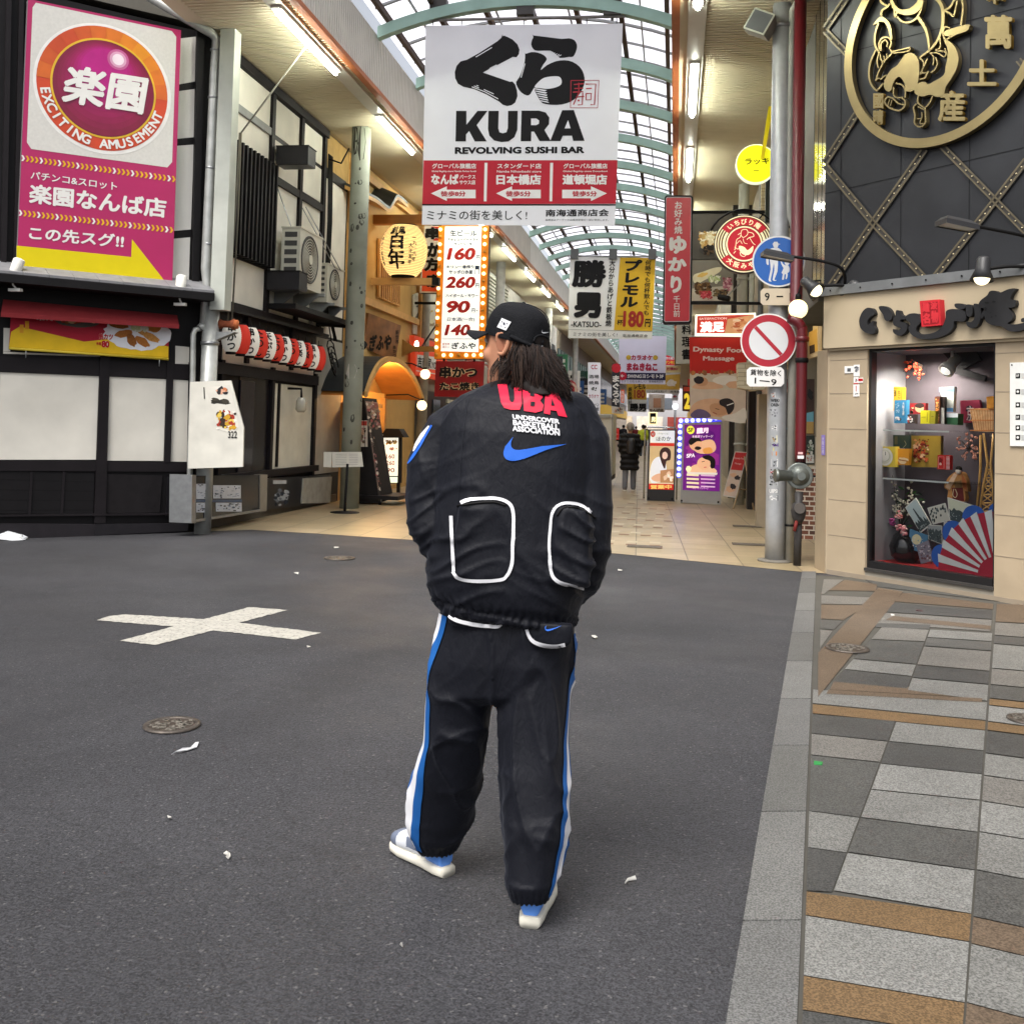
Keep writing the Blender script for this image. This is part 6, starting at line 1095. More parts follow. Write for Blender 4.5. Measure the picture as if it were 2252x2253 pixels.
t2 = thing('conduit', 'thin pale conduit with stickers strapped beside the sign pole', 'pipe', (1.36, 12.32, 0)); a = MB(); pc = [(1.345, 12.31, 0), (1.345, 12.31, 3.4), (1.345, 12.31, 3.85)]; a.tube(pc, .055, M('b0ada2', .5, .15), 14); a.tube([(1.345, 12.31, 3.85), (1.33, 12.31, 3.98), (1.28, 12.31, 4.06), (1.27, 12.31, 4.2), (1.27, 12.31, 6.5), (1.35, 12.25, 6.62), (1.55, 12.2, 6.66)], .05, M('b9b8ae', .5, .12), 12); a.build('pipe', t2)
wrap(t2, [((556, 515, 592, 560), PWH, sscr([M('8d9aa8')], 8)), ((556, 570, 594, 600), M('c9a8a0'), sscr([RED, PWH])), ((555, 605, 590, 650), M('7a86a0'), sscr([INK, PWH])), ((556, 665, 592, 698), M('a9a03a'), None), ((554, 720, 586, 765), M('a0b8c9'), sscr([M('4a6a8a'), PWH])), ((552, 820, 588, 885), PWH, stx('GII')), ((550, 905, 588, 965), M('c9c5c0'), sscr([RED, INK, PWH])), ((548, 1035, 586, 1050), M('8a5aa8'), None), ((548, 1055, 586, 1090), M('d9b08a'), None), ((550, 1100, 584, 1135), M('c9c9c9'), sscr(G1)), ((548, 1145, 588, 1180), INK, stx('WO.S', PWH)), ((550, 1215, 580, 1285), PWH, lambda c, q: c.text('CROD', (q[0]+4, q[1]+3, q[2]-4, q[3]-3), INK, .002, .03, True, 'sticker')), ((553, 1320, 580, 1345), M('b9a88a'), None), ((548, 1350, 585, 1480), M('b9bab8'), sscr(G1, 34)), ((552, 1490, 584, 1555), PWH, lambda c, q: c.text('EXOE', (q[0]+4, q[1]+3, q[2]-4, q[3]-3), INK, .002, .03, True, 'sticker'))], 1.345, 12.31, .055, zp)
a = MB(); a.lathe((1.345, 12.31, .42), [(.056, 0), (.062, .005), (.062, .02), (.056, .025)], INK, 14); a.lathe((1.345, 12.31, 2.9), [(.056, 0), (.062, .005), (.062, .03), (.056, .035)], STL, 14); a.build('strap', t2)
# sign faces
def rsign(name, label, c, r_, face, parts, Yp):
    t = thing(name, label, 'road sign', c); s_ = Cv(PY(Yp), z9); a = MB(); a.lathe(c, [(r_, 0), (r_, .02), (r_*.98, .025)], M('b9bcbe', .4, .05, 3, 0, .5), 40, V((0, -1, 0))); a.build('plate', t); s_.part('face'); parts(s_); s_.build(t)
    a = MB(); 
    for dz in (-.12, .12): a.box((c.x-.15, c.y-.0, c.z+dz-.02), (c.x+.15, c.y+.03, c.z+dz+.02), STL)
    a.build('bracket', t)
BLU = M('1f5fb0', .4, .05); Yp = 12.2-.03
c = PY(12.2).at(*z9(1125, 965))
def fblue(s_):
    s_.disc(1125, 965, .300, PWH, -.0005, n=56); s_.disc(1125, 965, .282, BLU, .001, n=56); w = M('d9dadb', .5); hm = M('7d7f82')
    s_.blob(1098, 810, 25, 30, w, .003, j=.03, n=18); s_.poly([(1065, 805), (1072, 795), (1140, 800), (1136, 806)], w, .0032); s_.poly([(1072, 800), (1082, 780), (1115, 780), (1124, 802)], w, .0034)
    s_.poly(smooth2([(1075, 838), (1115, 835), (1150, 860), (1180, 895), (1212, 910), (1205, 925), (1160, 920), (1140, 900), (1130, 940), (1120, 960), (1115, 1060), (1085, 1135), (1103, 1140), (1100, 1148), (1068, 1140), (1085, 1050), (1080, 980), (1068, 1060), (1050, 1140), (1062, 1155), (1040, 1155), (1030, 1135), (1050, 1040), (1040, 950), (1030, 905), (1032, 995), (1012, 990), (1008, 940), (1020, 870), (1050, 845)], 2, True), w, .003)
    s_.blob(1205, 975, 25, 27, w, .003, j=.03, n=18); s_.poly([(1205, 955), (1215, 942), (1228, 950), (1218, 962)], w, .0032)
    s_.poly(smooth2([(1190, 1002), (1215, 1002), (1228, 1030), (1225, 1065), (1208, 1075), (1212, 1090), (1203, 1128), (1190, 1130), (1195, 1090), (1180, 1090), (1175, 1135), (1157, 1135), (1165, 1085), (1152, 1072), (1172, 1030), (1160, 1010), (1140, 960), (1150, 955), (1168, 990)], 2, True), w, .003)
rsign('pedestrian_sign', 'blue round road sign with white adult and child symbol', c, .302, None, fblue, 12.174)
c = PY(12.2).at(*z9(1030, 1715))
def fnop(s_):
    s_.disc(1030, 1715, .318, PWH, -.0005, n=56); s_.disc(1030, 1715, .303, M('a8192c', .4, .05), .001, n=56); s_.disc(1030, 1715, .222, M('d3d4d5', .45, .04), .003, n=56); s_.line([(905, 1585), (1150, 1848)], 36, M('a8192c', .4, .05), .005)
rsign('prohibition_sign', 'white round road sign with red ring and red diagonal bar', c, .32, None, fnop, 12.174)
def plate(label, pts, z, txts, m=PWH):
    t = thing('sign_plate', label, 'sign plate', PY(12.2).at(*z(*pts[0]))); s_ = Cv(PY(12.17), z); (x0_, y0_), (x1_, y1_) = pts; k = (y1_-y0_)*.16
    q = [(x0_+k, y0_), (x1_-k, y0_), (x1_, y0_+k), (x1_, y1_-k), (x1_-k, y1_), (x0_+k, y1_), (x0_, y1_-k), (x0_, y0_+k)]; s_.slab(q, m, 0, .012, 'plate')
    for tx_, bx in txts: s_.text(tx_, bx, INK, .003, .015)
    s_.build(t); a = MB(); p_ = s_.pt((x0_+x1_)/2, (y0_+y1_)/2); a.box((p_.x-.1, p_.y+.014, p_.z-.03), (p_.x+.1, p_.y+.06, p_.z+.03), STL); a.build('bracket', t)
plate('pale plate reading 9 - 1 under the blue round sign', ((955, 1220), (1290, 1378)), z9, [('9', (995, 1262, 1040, 1338)), ('ー', (1105, 1290, 1168, 1304)), ('1', (1228, 1262, 1246, 1338))], M('cdbfa8', .5, .06))
plate('white plate with black freight exemption text under the red ringed sign', ((288, 378), (577, 528)), zp, [('貨物を除く', ((318, 392), (556, 402), (315, 440))), ('1ー9', ((350, 458), (520, 472), (348, 505)))])
# floodlight high on the pole
t = thing('floodlight', 'grey box floodlight clamped high on the sign pole', 'floodlight', (1.0, 12.2, 6.8)); p = PY(12.25).at(*z8(620, 130)); a = MB(); R_ = Matrix.Rotation(.5, 3, 'Y') @ Matrix.Rotation(-.3, 3, 'Z')
vs = [R_ @ V(q)+p for q in ((-.14, -.12, -.14), (.14, -.12, -.14), (.14, .1, -.1), (-.14, .1, -.1), (-.14, -.12, .14), (.14, -.12, .14), (.14, .1, .1), (-.14, .1, .1))]
a.add(vs, [(0, 1, 2, 3), (4, 5, 6, 7), (0, 1, 5, 4), (1, 2, 6, 5), (2, 3, 7, 6), (3, 0, 4, 7)], M('9b9b90', .5)); a.build('housing', t); a = MB(); a.poly([R_ @ V(q)+p for q in ((-.12, -.123, -.12), (.12, -.123, -.12), (.12, -.123, .12), (-.12, -.123, .12))], M('4f5154', .15)); a.build('glass', t); a = MB(); a.tube([p+V((.1, .02, .1)), p+V((.22, .06, .14)), (1.1, 12.3, p.z+.05)], .022, STL, 8); a.lathe((1.163, 12.35, p.z+.0), [(.115, 0), (.125, 0), (.125, .05), (.115, .05)], STL, 18); a.build('bracket', t)
# red standpipe with valve
RP_ = M('5f131c', .4, .12, 5); c = [(1.42, 11.98, z_) for z_ in (0,)]; t = thing('red_standpipe', 'thick dark red standpipe with steel water valve beside the gift shop corner', 'standpipe', (1.45, 12.0, 0)); a = MB()
xs = PY(12.0).at(*zp(705, 900)).x; zt = PY(12.0).at(*zp(700, 60)).z; zb_ = PY(12.0).at(*zp(705, 1110)).z; xu = PY(12.0).at(*z9(1310, 700)).x
a.tube(smooth2([(xs, 12, zb_), (xs, 12, 1.8), (xs, 12, zt-.12), (xs-.01, 12, zt-.02), (xs-.06, 12, zt+.05), (xs-.12, 12.02, zt+.08)], 4), .062, RP_, 18); a.tube([(xs-.1, 12.03, zt+.05), (xu, 12.1, zt+.2), (xu, 12.1, 9)], .07, RP_, 16); a.build('pipe', t)
a = MB(); a.lathe((xs, 12, zt-.18), [(.068, 0), (.08, .01), (.08, .05), (.068, .06)], RP_, 18); a.lathe((xs, 12, zt-.42), [(.069, 0), (.074, .005), (.074, .05), (.069, .055)], INK, 18); a.build('collar', t); VAL = M('757a76', .4, .2, 14, .1, .6); vc = PY(11.9).at(*zp(700, 1220)); a = MB()
a.lathe((xs, 12, zb_-.05), [(.062, 0), (.062, .1)], INK, 16); a.lathe(vc+V((0, .12, 0)), [(.08, -.12), (.125, -.08), (.135, 0), (.12, .08), (.075, .13), (.045, .15), (.045, .19)], VAL, 22, V((.05, -1, 0))); a.lathe(vc+V((-.1, .02, -.0)), [(.06, 0), (.065, .14), (.075, .14), (.075, .18)], VAL, 16, V((-1, -.2, 0))); a.tube([vc+V((.12, .05, 0)), vc+V((.27, .05, 0))], .012, INK, 6); a.lathe(vc+V((0, .08, 0)), [(.14, -.05), (.15, -.045), (.15, -.03), (.14, -.025)], VAL, 22, V((0, 1, 0))); a.build('valve_body', t)
a = MB(); a.lathe(vc+V((0, .08, -.18)), [(.05, 0), (.04, -.12), (.07, -.14), (.085, -.22), (.07, -.3), (.035, -.36)], M('3c3a3a', .5, .2, 12), 16); a.tube([vc+V((-.02, .05, -.5)), vc+V((-.05, .02, -.62))], .02, M('6a2422', .6), 8); a.lathe(vc+V((0, -.0, -.36)), [(.06, 0), (.06, .03)], M('55504c', .5), 14, V((0, -1, 0))); a.build('drain_cock', t)
a = MB(); a.tube([vc+V((0, .1, -.4)), (vc.x, 12.05, .0)], .045, M('3c3a3a', .6), 10); a.build('base_pipe', t)
s = Cv(PY(11.89), zp); s.part('label'); s.rect(680, 1062, 730, 1086, PWH); s.rect(684, 1034, 722, 1052, M('d9b0b0')); s.build(t)
# projecting signs
YL = M('e3e01c', .5, .03, 2, 0, 0, .5, 'yl'); t = thing('yellow_round_sign', 'glowing yellow round sign with thin black katakana hung from a yellow strip', 'sign', PY(16).at(*z8(595, 815))); c = PY(16).at(*z8(595, 815)); a = MB(); a.lathe(c, [(.305, 0), (.305, -.12)], M('e6ead0', .4, .02, 2, 0, 0, .6, 'yr'), 44, V((0, -1, 0))); a.build('rim', t); s = Cv(PY(15.99), z8); s.part('face'); s.disc(595, 815, .29, YL, .002, n=48); s.text('ラッキ', ((540, 790), (660, 785), (540, 822)), INK, .006, .02); s.line([(582, 851), (610, 851)], 3, INK, .006); s.build(t)
a = MB(); p0, p1 = PY(15.9).at(*z8(625, 790)), PY(16.6).at(*z8(712, 270)); a.ext([p0+V((-.02, 0, 0)), p0+V((.03, 0, 0)), p1+V((.05, 0, 0)), p1+V((-.05, 0, 0))], (0, .02, 0), M('c9b41c', .5, .05, 2, 0, 0, .15, 'ys')); a.build('hanging_strip', t)
t = thing('red_round_sign', 'red round sign with cream rings and cream line figure behind the blue road sign', 'sign', PY(14.5).at(*z9(800, 800))); c = PY(14.5).at(*z9(800, 800)); a = MB(); a.lathe(c, [(.412, .0), (.412, .14), (.4, .145), (.4, .14)], M('23211f', .4), 48, V((0, 1, 0))); a.build('casing', t); s = Cv(PY(14.495), z9); RD = M('c4182a', .45, .04, 2, 0, 0, .3, 'rd'); CRM = M('f0e4b8', .45, .02, 2, 0, 0, .45, 'cr'); s.part('face'); s.disc(800, 800, .40, CRM, .002, n=56)
for i, (ro, ri) in enumerate(((.385, .365), (.35, .33), (.315, .295))): s.disc(800, 800, ro, M('8a6a3a') if 0 else M('7d5a34', .5), .004, n=56, r2=ri)
for a0, a1 in ((35, 145), (215, 325)): s.disc(800, 800, .37, RD, .006, n=30, a0=radians(a0), a1=radians(a1), r2=.24)
s.disc(800, 800, .262, M('7d5a34', .5), .0075, n=50); s.disc(800, 800, .248, CRM, .009, n=50); s.disc(800, 800, .228, RD, .0105, n=50); s.arc('いちびり庵', 800, 800, .31, .085, radians(128), radians(55), CRM, .012, .03); s.arc('大阪みやげ', 800, 800, .31, .085, radians(232), radians(308), CRM, .012, .03, flip=True)
s.part('line_figure')
for p_, w in (([(770, 700), (780, 670), (820, 665), (835, 690), (825, 720), (790, 740), (770, 720)], 6), ([(840, 690), (880, 700), (890, 730), (850, 740), (825, 760)], 7), ([(740, 715), (770, 700), (760, 740), (730, 760), (720, 820), (710, 860)], 6), ([(730, 800), (760, 770), (780, 800)], 5), ([(850, 740), (880, 790), (905, 810)], 6), ([(790, 750), (800, 790), (830, 800)], 5), ([(710, 830), (740, 850), (760, 830)], 6), ([(720, 870), (700, 890)], 6), ([(760, 880), (770, 910), (800, 920), (815, 905)], 7)): s.line(smooth2(p_, 3), w, CRM, .0125)
s.poly(smooth2([(750, 820), (800, 830), (830, 860), (860, 840), (885, 820), (880, 870), (840, 905), (790, 900), (760, 870)], 3, True), CRM, .0125); s.build(t)
a = MB(); ca = c+V((0, .07, 0)); a.tube([ca+V((.5*cos(q), 0, .5*sin(q))) for q in [radians(35+11*i) for i in range(12)]], .014, INK, 6)
for q in (60, 110): a.tube([ca+V((.42*cos(radians(q)), 0, .42*sin(radians(q)))), ca+V((.5*cos(radians(q)), 0, .5*sin(radians(q))))], .01, INK, 6)
a.tube([ca+V((.38, 0, .2)), ca+V((.75, 0, .28))], .016, INK, 6); a.build('arc_bracket', t)
t = thing('red_vertical_sign', 'tall narrow red sign with white brushed hiragana and black rim', 'sign', PY(18).at(1490, 570)); s = Cv(PY(18), z9); q = [(68, 340), (298, 340), (318, 360), (303, 1530), (285, 1552), (48, 1555), (30, 1535), (50, 360)]; s.slab(q, INK, 0, .22, 'casing'); s.part('face'); s.poly([(72, 356), (294, 356), (304, 370), (288, 1520), (276, 1535), (55, 1538), (45, 1526), (62, 370)], M('b8b0b4', .4), .003); s.poly([(76, 364), (290, 364), (298, 374), (283, 1518), (272, 1528), (58, 1530), (50, 1520), (67, 374)], M('bd1c2b', .35, .05, 2, 0, 0, .0, 'yk'), .005)
s.text('お好み焼', (140, 400, 216, 705), PWH, .008, .02, v=True); s.text('千日前', (132, 1290, 195, 1490), PWH, .008, .01, v=True)
for ch_, q in (('ゆ', (92, 725, 258, 895)), ('か', (80, 925, 258, 1060)), ('り', (105, 1100, 210, 1265))): s.text(ch_, q, PWH, .008, .06)
s.build(t); a = MB(); [a.box((.2, 18.08, z_), (1.62, 18.13, z_+.05), INK) for z_ in (5.3, 3.7)]; a.build('bracket', t)
# food photo panels
FD = lambda hs: [M(h, .5, .3, 40) for h in hs]
def foodpanel(label, y0_, y1_, art):
    t = thing('food_photo_sign', label, 'photo sign', PY(21).at(*z7(1000, y0_))); s_ = Cv(PY(21), z7); s_.slab([(868, y0_), (1140, y0_), (1136, y1_), (868, y1_)], M('4a4642', .5, .25, 3), 0, .08); s_.part('photo'); art(s_); s_.build(t)
def fa(s_): s_.blob(985, 150, 70, 36, M('2a2624', .4), .003, j=.1); s_.scat(905, 20, 1060, 145, FD(['d9c99a', 'e6dcb8', 'c4a468', 'b58a4a', 'efe8d4']), 130, 6, 24, .004, .00004); s_.scat(930, 110, 1040, 190, FD(['3a2c22', '1f1a18', '5a4630']), 40, 6, 18, .01, .00005)
def fb(s_):
    s_.poly([(868, 215), (1140, 215), (1136, 480), (868, 480)], M('77736a', .5, .2, 2), .002); s_.poly([(868, 400), (1136, 380), (1136, 480), (868, 480)], M('b9b2a4', .5, .1), .003); s_.poly(smooth2([(875, 350), (880, 310), (940, 290), (1010, 265), (1060, 262), (1050, 290), (1000, 320), (950, 345), (900, 370)], 3, True), M('d9d0b0', .4), .004); s_.blob(935, 310, 34, 14, M('d9b45a', .4), .005, rot=-.3)
    s_.scat(880, 350, 1000, 450, FD(['4a3420', '6a4c2c', '8a6a3c', '33241a']), 70, 6, 20, .005, .00004); s_.scat(970, 310, 1060, 370, FD(['c9cfa8', 'a8b87c', 'e0e0cc']), 50, 4, 13, .009, .00004); s_.scat(1060, 320, 1134, 420, FD(['8a4a58', 'a8687a', 'c9a0a4', '6a4038']), 60, 5, 15, .009, .00004); s_.scat(910, 410, 1005, 475, FD(['b83a44', 'd0606a', '9a2c38']), 60, 5, 12, .012, .00004); s_.scat(1000, 400, 1110, 460, FD(['5a4a34', '3a2e24', '7a6444']), 50, 5, 16, .009, .00004)
foodpanel('upper dark photo sign of noodles with pale shavings behind the red round sign', -92, 208, fa); foodpanel('lower photo sign of fried noodles with egg and red ginger below the shavings photo', 212, 486, fb)
t = thing('camera_arm', 'black security camera on a bracket at the corner of the fried noodle photo sign', 'camera', PY(20.8).at(*z9(610, 1310))); p = PY(20.8).at(*z9(610, 1310)); a = MB(); a.lathe(p, [(.05, -.12), (.06, -.1), (.06, .1), (.05, .12)], INK, 12, V((.8, -.3, -.2))); a.build('housing', t); a = MB(); a.tube([p, p+V((.12, .1, .1)), p+V((.3, .2, .3))], .016, STL, 6); a.build('arm', t)
t = thing('grey_sign', 'grey vertical sign with black brushed characters behind the tall red sign', 'sign', PY(24).at(1500, 720)); s = Cv(PY(24), z7); s.slab([(768, 480), (872, 480), (862, 890), (762, 892)], M('a9aaa2', .5, .08), 0, .15)
for ch_, q in (('料', (800, 640, 864, 700)), ('理', (800, 715, 864, 780)), ('書', (800, 795, 864, 866))): s.text(ch_, q, INK, .004, .03)
s.build(t)
t = thing('lit_sign', 'lit red and white sign with hands photo and white kanji above the massage banner', 'sign', PY(19.3).at(1590, 715)); s = Cv(PY(19.3), z7); s.slab([(890, 570), (1285, 558), (1280, 712), (886, 706)], M('eef0d8', .5, .02, 1, 0, 0, .8, 'mz'), 0, .18); s.part('face'); s.poly([(902, 580), (1272, 570), (1268, 694), (898, 692)], M('c43a2c', .45, .05, 2, 0, 0, .35, 'mr'), .003); s.poly([(1100, 600), (1272, 572), (1268, 694), (1080, 692)], M('d9a070', .5, .15, 4, 0, 0, .3, 'mh'), .005); s.scat(1110, 590, 1265, 690, [M(h, .5, .1, 4, 0, 0, .3, 'mh') for h in ('e0b48a', 'c9885a', 'b8603c', 'ecc8a4')], 26, 12, 34, .006, .0001, asp=.5); s.text('SATISFACTION', ((915, 592), (1095, 588), (914, 606)), M('e9c9bc', .5, 0, 1, 0, 0, .4, 'ms'), .01, .03); s.text('満足', ((920, 618), (1080, 614), (918, 688)), M('f4ece4', .5, 0, 1, 0, 0, .9, 'mk'), .012, .05); s.build(t)
SK = [M(h, .5, .08, 6) for h in ('d3a888', 'c4936f', 'b07e5c', 'dfbfa4')]; HR = M('2a2224', .5); TW = M('d9d2c8', .6, .06)
t = thing('massage_banner', 'red fabric massage banner with two photos of people lying under towels', 'banner', PY(19.6).at(1580, 840)); s = Cv(PY(19.6), z7); s.slab([(850, 715), (1225, 715), (1218, 1282), (855, 1238)], M('b52620', .6, .06, 3), 0, .01); s.part('print')
s.poly([(853, 955), (1222, 955), (1220, 1065), (853, 1060)], M('c9bca8', .6, .1), .002); s.poly([(853, 1060), (1220, 1065), (1218, 1282), (855, 1238)], M('cbb8a8', .6, .08), .003); s.scat(853, 935, 1222, 965, [M('9a4a2c'), M('b8733c'), M('8a5a3a')], 30, 8, 20, .0025, .00002)
s.poly(smooth2([(870, 1050), (900, 1020), (960, 1010), (1040, 1020), (1070, 1050), (960, 1060)], 3, True), SK[0], .004); s.blob(930, 1010, 44, 30, SK[1], .005, j=.05); s.blob(912, 1000, 34, 26, HR, .006, j=.08); s.poly(smooth2([(1000, 1000), (1060, 970), (1150, 975), (1200, 1000), (1180, 1030), (1060, 1030)], 3, True), TW, .0045); s.blob(1150, 1030, 60, 24, SK[0], .005, j=.08); s.blob(1200, 1000, 24, 26, SK[2], .006, j=.08)
s.poly(smooth2([(860, 1180), (900, 1140), (980, 1120), (1060, 1130), (1130, 1200), (1100, 1240), (980, 1235), (860, 1230)], 3, True), SK[0], .005); s.poly(smooth2([(855, 1230), (900, 1190), (960, 1200), (990, 1240), (900, 1250)], 3, True), M('6a5a7a'), .006); s.blob(1040, 1190, 62, 38, SK[1], .007, j=.05, rot=.3); s.poly(smooth2([(1050, 1130), (1100, 1118), (1140, 1140), (1140, 1190), (1105, 1225), (1085, 1180), (1050, 1160)], 3, True), HR, .008); s.line([(1095, 1165), (1138, 1150)], 6, PWH, .009); s.line([(1020, 1185), (1045, 1192)], 4, HR, .009); s.line([(1005, 1210), (1030, 1222)], 5, M('a04a44'), .009); s.poly(smooth2([(1060, 1240), (1150, 1215), (1215, 1180), (1215, 1275), (1120, 1270)], 3, True), TW, .0065)
s.text('Dynasty Foot', ((876, 780), (1212, 788), (874, 822)), M('e0c4c0', .6), .004, .035); s.text('Massage', ((940, 842), (1145, 842), (938, 880)), M('e0c4c0', .6), .004, .035); s.build(t); a = MB(); a.tube([s.pt(840, 714), s.pt(1235, 714)], .014, STL, 8); a.build('rod', t)
# lit boards on the floor
t = thing('lit_board', 'black framed lit board with photo of a masseuse, standing left of the violet one', 'sign board', PY(21.6).at(1450, 1100)); Yb = 21.6; s = Cv(PY(Yb), z7); zf_ = 0
s.slab([(584, 1322), (765, 1322), (752, 1802), (572, 1790)], M('1d1c1d', .4), 0, .28, 'casing'); s.part('lit_panel'); E_ = .4
def em_(h, k=.5): return M(h, .5, .05, 3, 0, 0, k*.7, 'lb')
s.poly([(596, 1330), (755, 1330), (746, 1716), (584, 1710)], em_('d8c8a8'), .004); s.poly([(596, 1330), (755, 1330), (753, 1408), (594, 1408)], em_('e4e6da'), .005); s.poly([(594, 1410), (752, 1412), (752, 1432), (593, 1430)], em_('c8321f'), .006); s.poly([(586, 1676), (747, 1680), (746, 1718), (584, 1712)], em_('c4261f'), .006)
s.poly([(594, 1432), (752, 1432), (748, 1600), (590, 1600)], em_('c9ad78'), .0055); s.poly(smooth2([(610, 1530), (650, 1500), (690, 1530), (700, 1600), (660, 1660), (600, 1670), (592, 1600)], 3, True), em_('e6e6e0'), .007); s.poly(smooth2([(672, 1445), (705, 1440), (728, 1465), (725, 1520), (700, 1530), (690, 1580), (668, 1540), (655, 1480)], 3, True), em_('4a3028', .2), .008); s.blob(690, 1492, 18, 24, em_('e8c0a0'), .009, j=.05); s.poly(smooth2([(600, 1640), (650, 1610), (720, 1620), (715, 1640), (640, 1665)], 3, True), em_('e0b08c'), .008); s.poly([(660, 1590), (750, 1580), (747, 1672), (660, 1670)], em_('b8875a'), .0085); s.scat(662, 1590, 747, 1668, [em_(h) for h in ('e0c09a', 'a06a3c', 'f0e0c4')], 12, 10, 24, .009, .0001)
s.text('ほのか', (634, 1368, 730, 1398), M('3a3a34'), .008, .01); s.text('リラクゼーション', (640, 1342, 718, 1356), M('3a3a34'), .008); s.blob(612, 1352, 16, 20, em_('b8402c'), .008, j=.04); s.text('4F', (604, 1343, 622, 1362), PWH, .01, .02); s.text('営業中', (596, 1684, 734, 1712), em_('f0d070'), .009, .04); s.build(t)
def casters(t, xs_, y0_, y1_):
    for x in xs_:
        for y in (y0_, y1_): a = MB(); a.lathe((x-.02, y, .055), [(.02, 0), (.055, 0), (.055, .035), (.02, .035)], INK, 14, V((1, 0, 0))); a.box((x-.03, y-.02, .06), (x+.03, y+.02, .14), STL); a.build('caster', t)
xa, xb_ = PY(Yb).at(*z7(585, 1790)).x, PY(Yb).at(*z7(750, 1800)).x; casters(t, (xa, xb_-.04), Yb+.05, Yb+.24)
t2 = thing('steel_barrier', 'slim chrome tube barrier frame behind the masseuse board', 'barrier', (xa, 22.2, 0)); a = MB(); xq0, xq1 = PY(22.2).at(*z7(562, 1300)).x, PY(22.2).at(*z7(775, 1300)).x; zq_ = PY(22.2).at(*z7(562, 1305)).z; a.tube([(xq0, 22.2, 0), (xq0, 22.2, zq_-.05), (xq0+.06, 22.2, zq_), (xq1-.06, 22.2, zq_), (xq1, 22.2, zq_-.05), (xq1, 22.2, 0)], .02, M('c4c6c8', .2, .05, 3, 0, .9), 10); a.build('frame', t2)
t = thing('lit_board', 'violet lit spa board edged with blue lamps, standing beside the sloping easel board', 'sign board', PY(21.2).at(1540, 1100)); Yb = 21.2; s = Cv(PY(Yb), z7); s.slab([(803, 1280), (1070, 1270), (1056, 1815), (790, 1800)], M('a9aaa8', .4, .05), 0, .3, 'casing'); s.part('lit_panel')
s.poly([(818, 1290), (1056, 1290), (1048, 1728), (806, 1718)], em_('6a1a7a', .6), .004); s.scat(815, 1295, 1050, 1720, [em_(h, .6) for h in ('7a2488', '5a1470', '8a2a80')], 30, 20, 50, .0045, .00003)
s.poly(smooth2([(880, 1450), (930, 1400), (1000, 1390), (1025, 1440), (1000, 1475), (920, 1480)], 3, True), em_('e2b088', .6), .006); s.blob(890, 1420, 42, 40, em_('dda680', .6), .007, j=.04); s.poly(smooth2([(845, 1400), (870, 1370), (910, 1375), (930, 1400), (900, 1400), (860, 1425)], 3, True), HR, .008); s.blob(905, 1445, 22, 12, HR, .0085, j=.1); s.poly(smooth2([(940, 1450), (990, 1440), (1000, 1475), (950, 1480)], 3, True), em_('d8954a', .6), .008)
s.poly(smooth2([(840, 1600), (870, 1560), (920, 1550), (1000, 1570), (1030, 1600), (960, 1615)], 3, True), em_('e6b890', .6), .006); s.blob(945, 1545, 44, 42, em_('e2b088', .6), .007, j=.04); s.poly(smooth2([(935, 1500), (980, 1490), (1018, 1520), (1015, 1570), (990, 1575), (985, 1530), (950, 1515)], 3, True), HR, .008); s.line([(930, 1535), (950, 1530)], 4, HR, .009); s.line([(945, 1570), (962, 1568)], 5, em_('b8404a'), .009); s.poly([(836, 1600), (1035, 1605), (1030, 1620), (836, 1614)], em_('e8dcd0', .5), .009)
for k in range(6): s.blob(845+9*cos(k), 1580+9*sin(k), 9, 12, em_('f0e8b8', .6), .01+k*.0003, j=.1)
for i in range(4): s.line([(832, 1618+26*i), (912, 1622+26*i)], 13, em_('e9d8b0', .6), .006); s.line([(925, 1622+24*i), (1018, 1626+24*i)], 9, em_('d9b0d0', .6), .006)
s.blob(858, 1325, 26, 28, em_('e8e04a', .7), .007, j=.03); s.text('5F', (842, 1312, 876, 1340), INK, .009, .03); s.text('朧月', ((898, 1312), (975, 1308), (896, 1350)), em_('f0d8e8', .8), .009, .05); s.text('本格派マッサージ', ((868, 1360), (1005, 1358), (867, 1378)), em_('f0d8e8', .6), .009, .02); s.text('SPA', ((832, 1482), (888, 1478), (830, 1508)), em_('f0e0e8', .8), .009, .03); s.text('スピードマッサージ', ((872, 1696), (975, 1700), (871, 1712)), em_('e8b0e0', .6), .009, .01)
s.part('blue_lamp_edge'); BL2 = M('3a3cd0', .4, .05, 3, 0, 0, .7, 'b2'); s.slab([(782, 1255), (1000, 1245), (1012, 1228), (1040, 1230), (1066, 1275), (1066, 1284), (806, 1290), (800, 1640), (770, 1640)], BL2, -.06, .15)
for i in range(6): s.disc(795+38*i, 1265-1.2*i, .045, M('8f96ff', .3, 0, 1, 0, 0, 2.2, 'b3'), .0, n=14)
for i in range(9): s.disc(790-1.2*i, 1300+40*i, .045, M('8f96ff', .3, 0, 1, 0, 0, 2.2, 'b3'), .0, n=14)
s.disc(1025, 1248, .045, M('8f96ff', .3, 0, 1, 0, 0, 2.2, 'b3'), .0, n=14); s.build(t); casters(t, (PY(Yb).at(*z7(800, 1800)).x, PY(Yb).at(*z7(1040, 1800)).x), Yb+.05, Yb+.25)
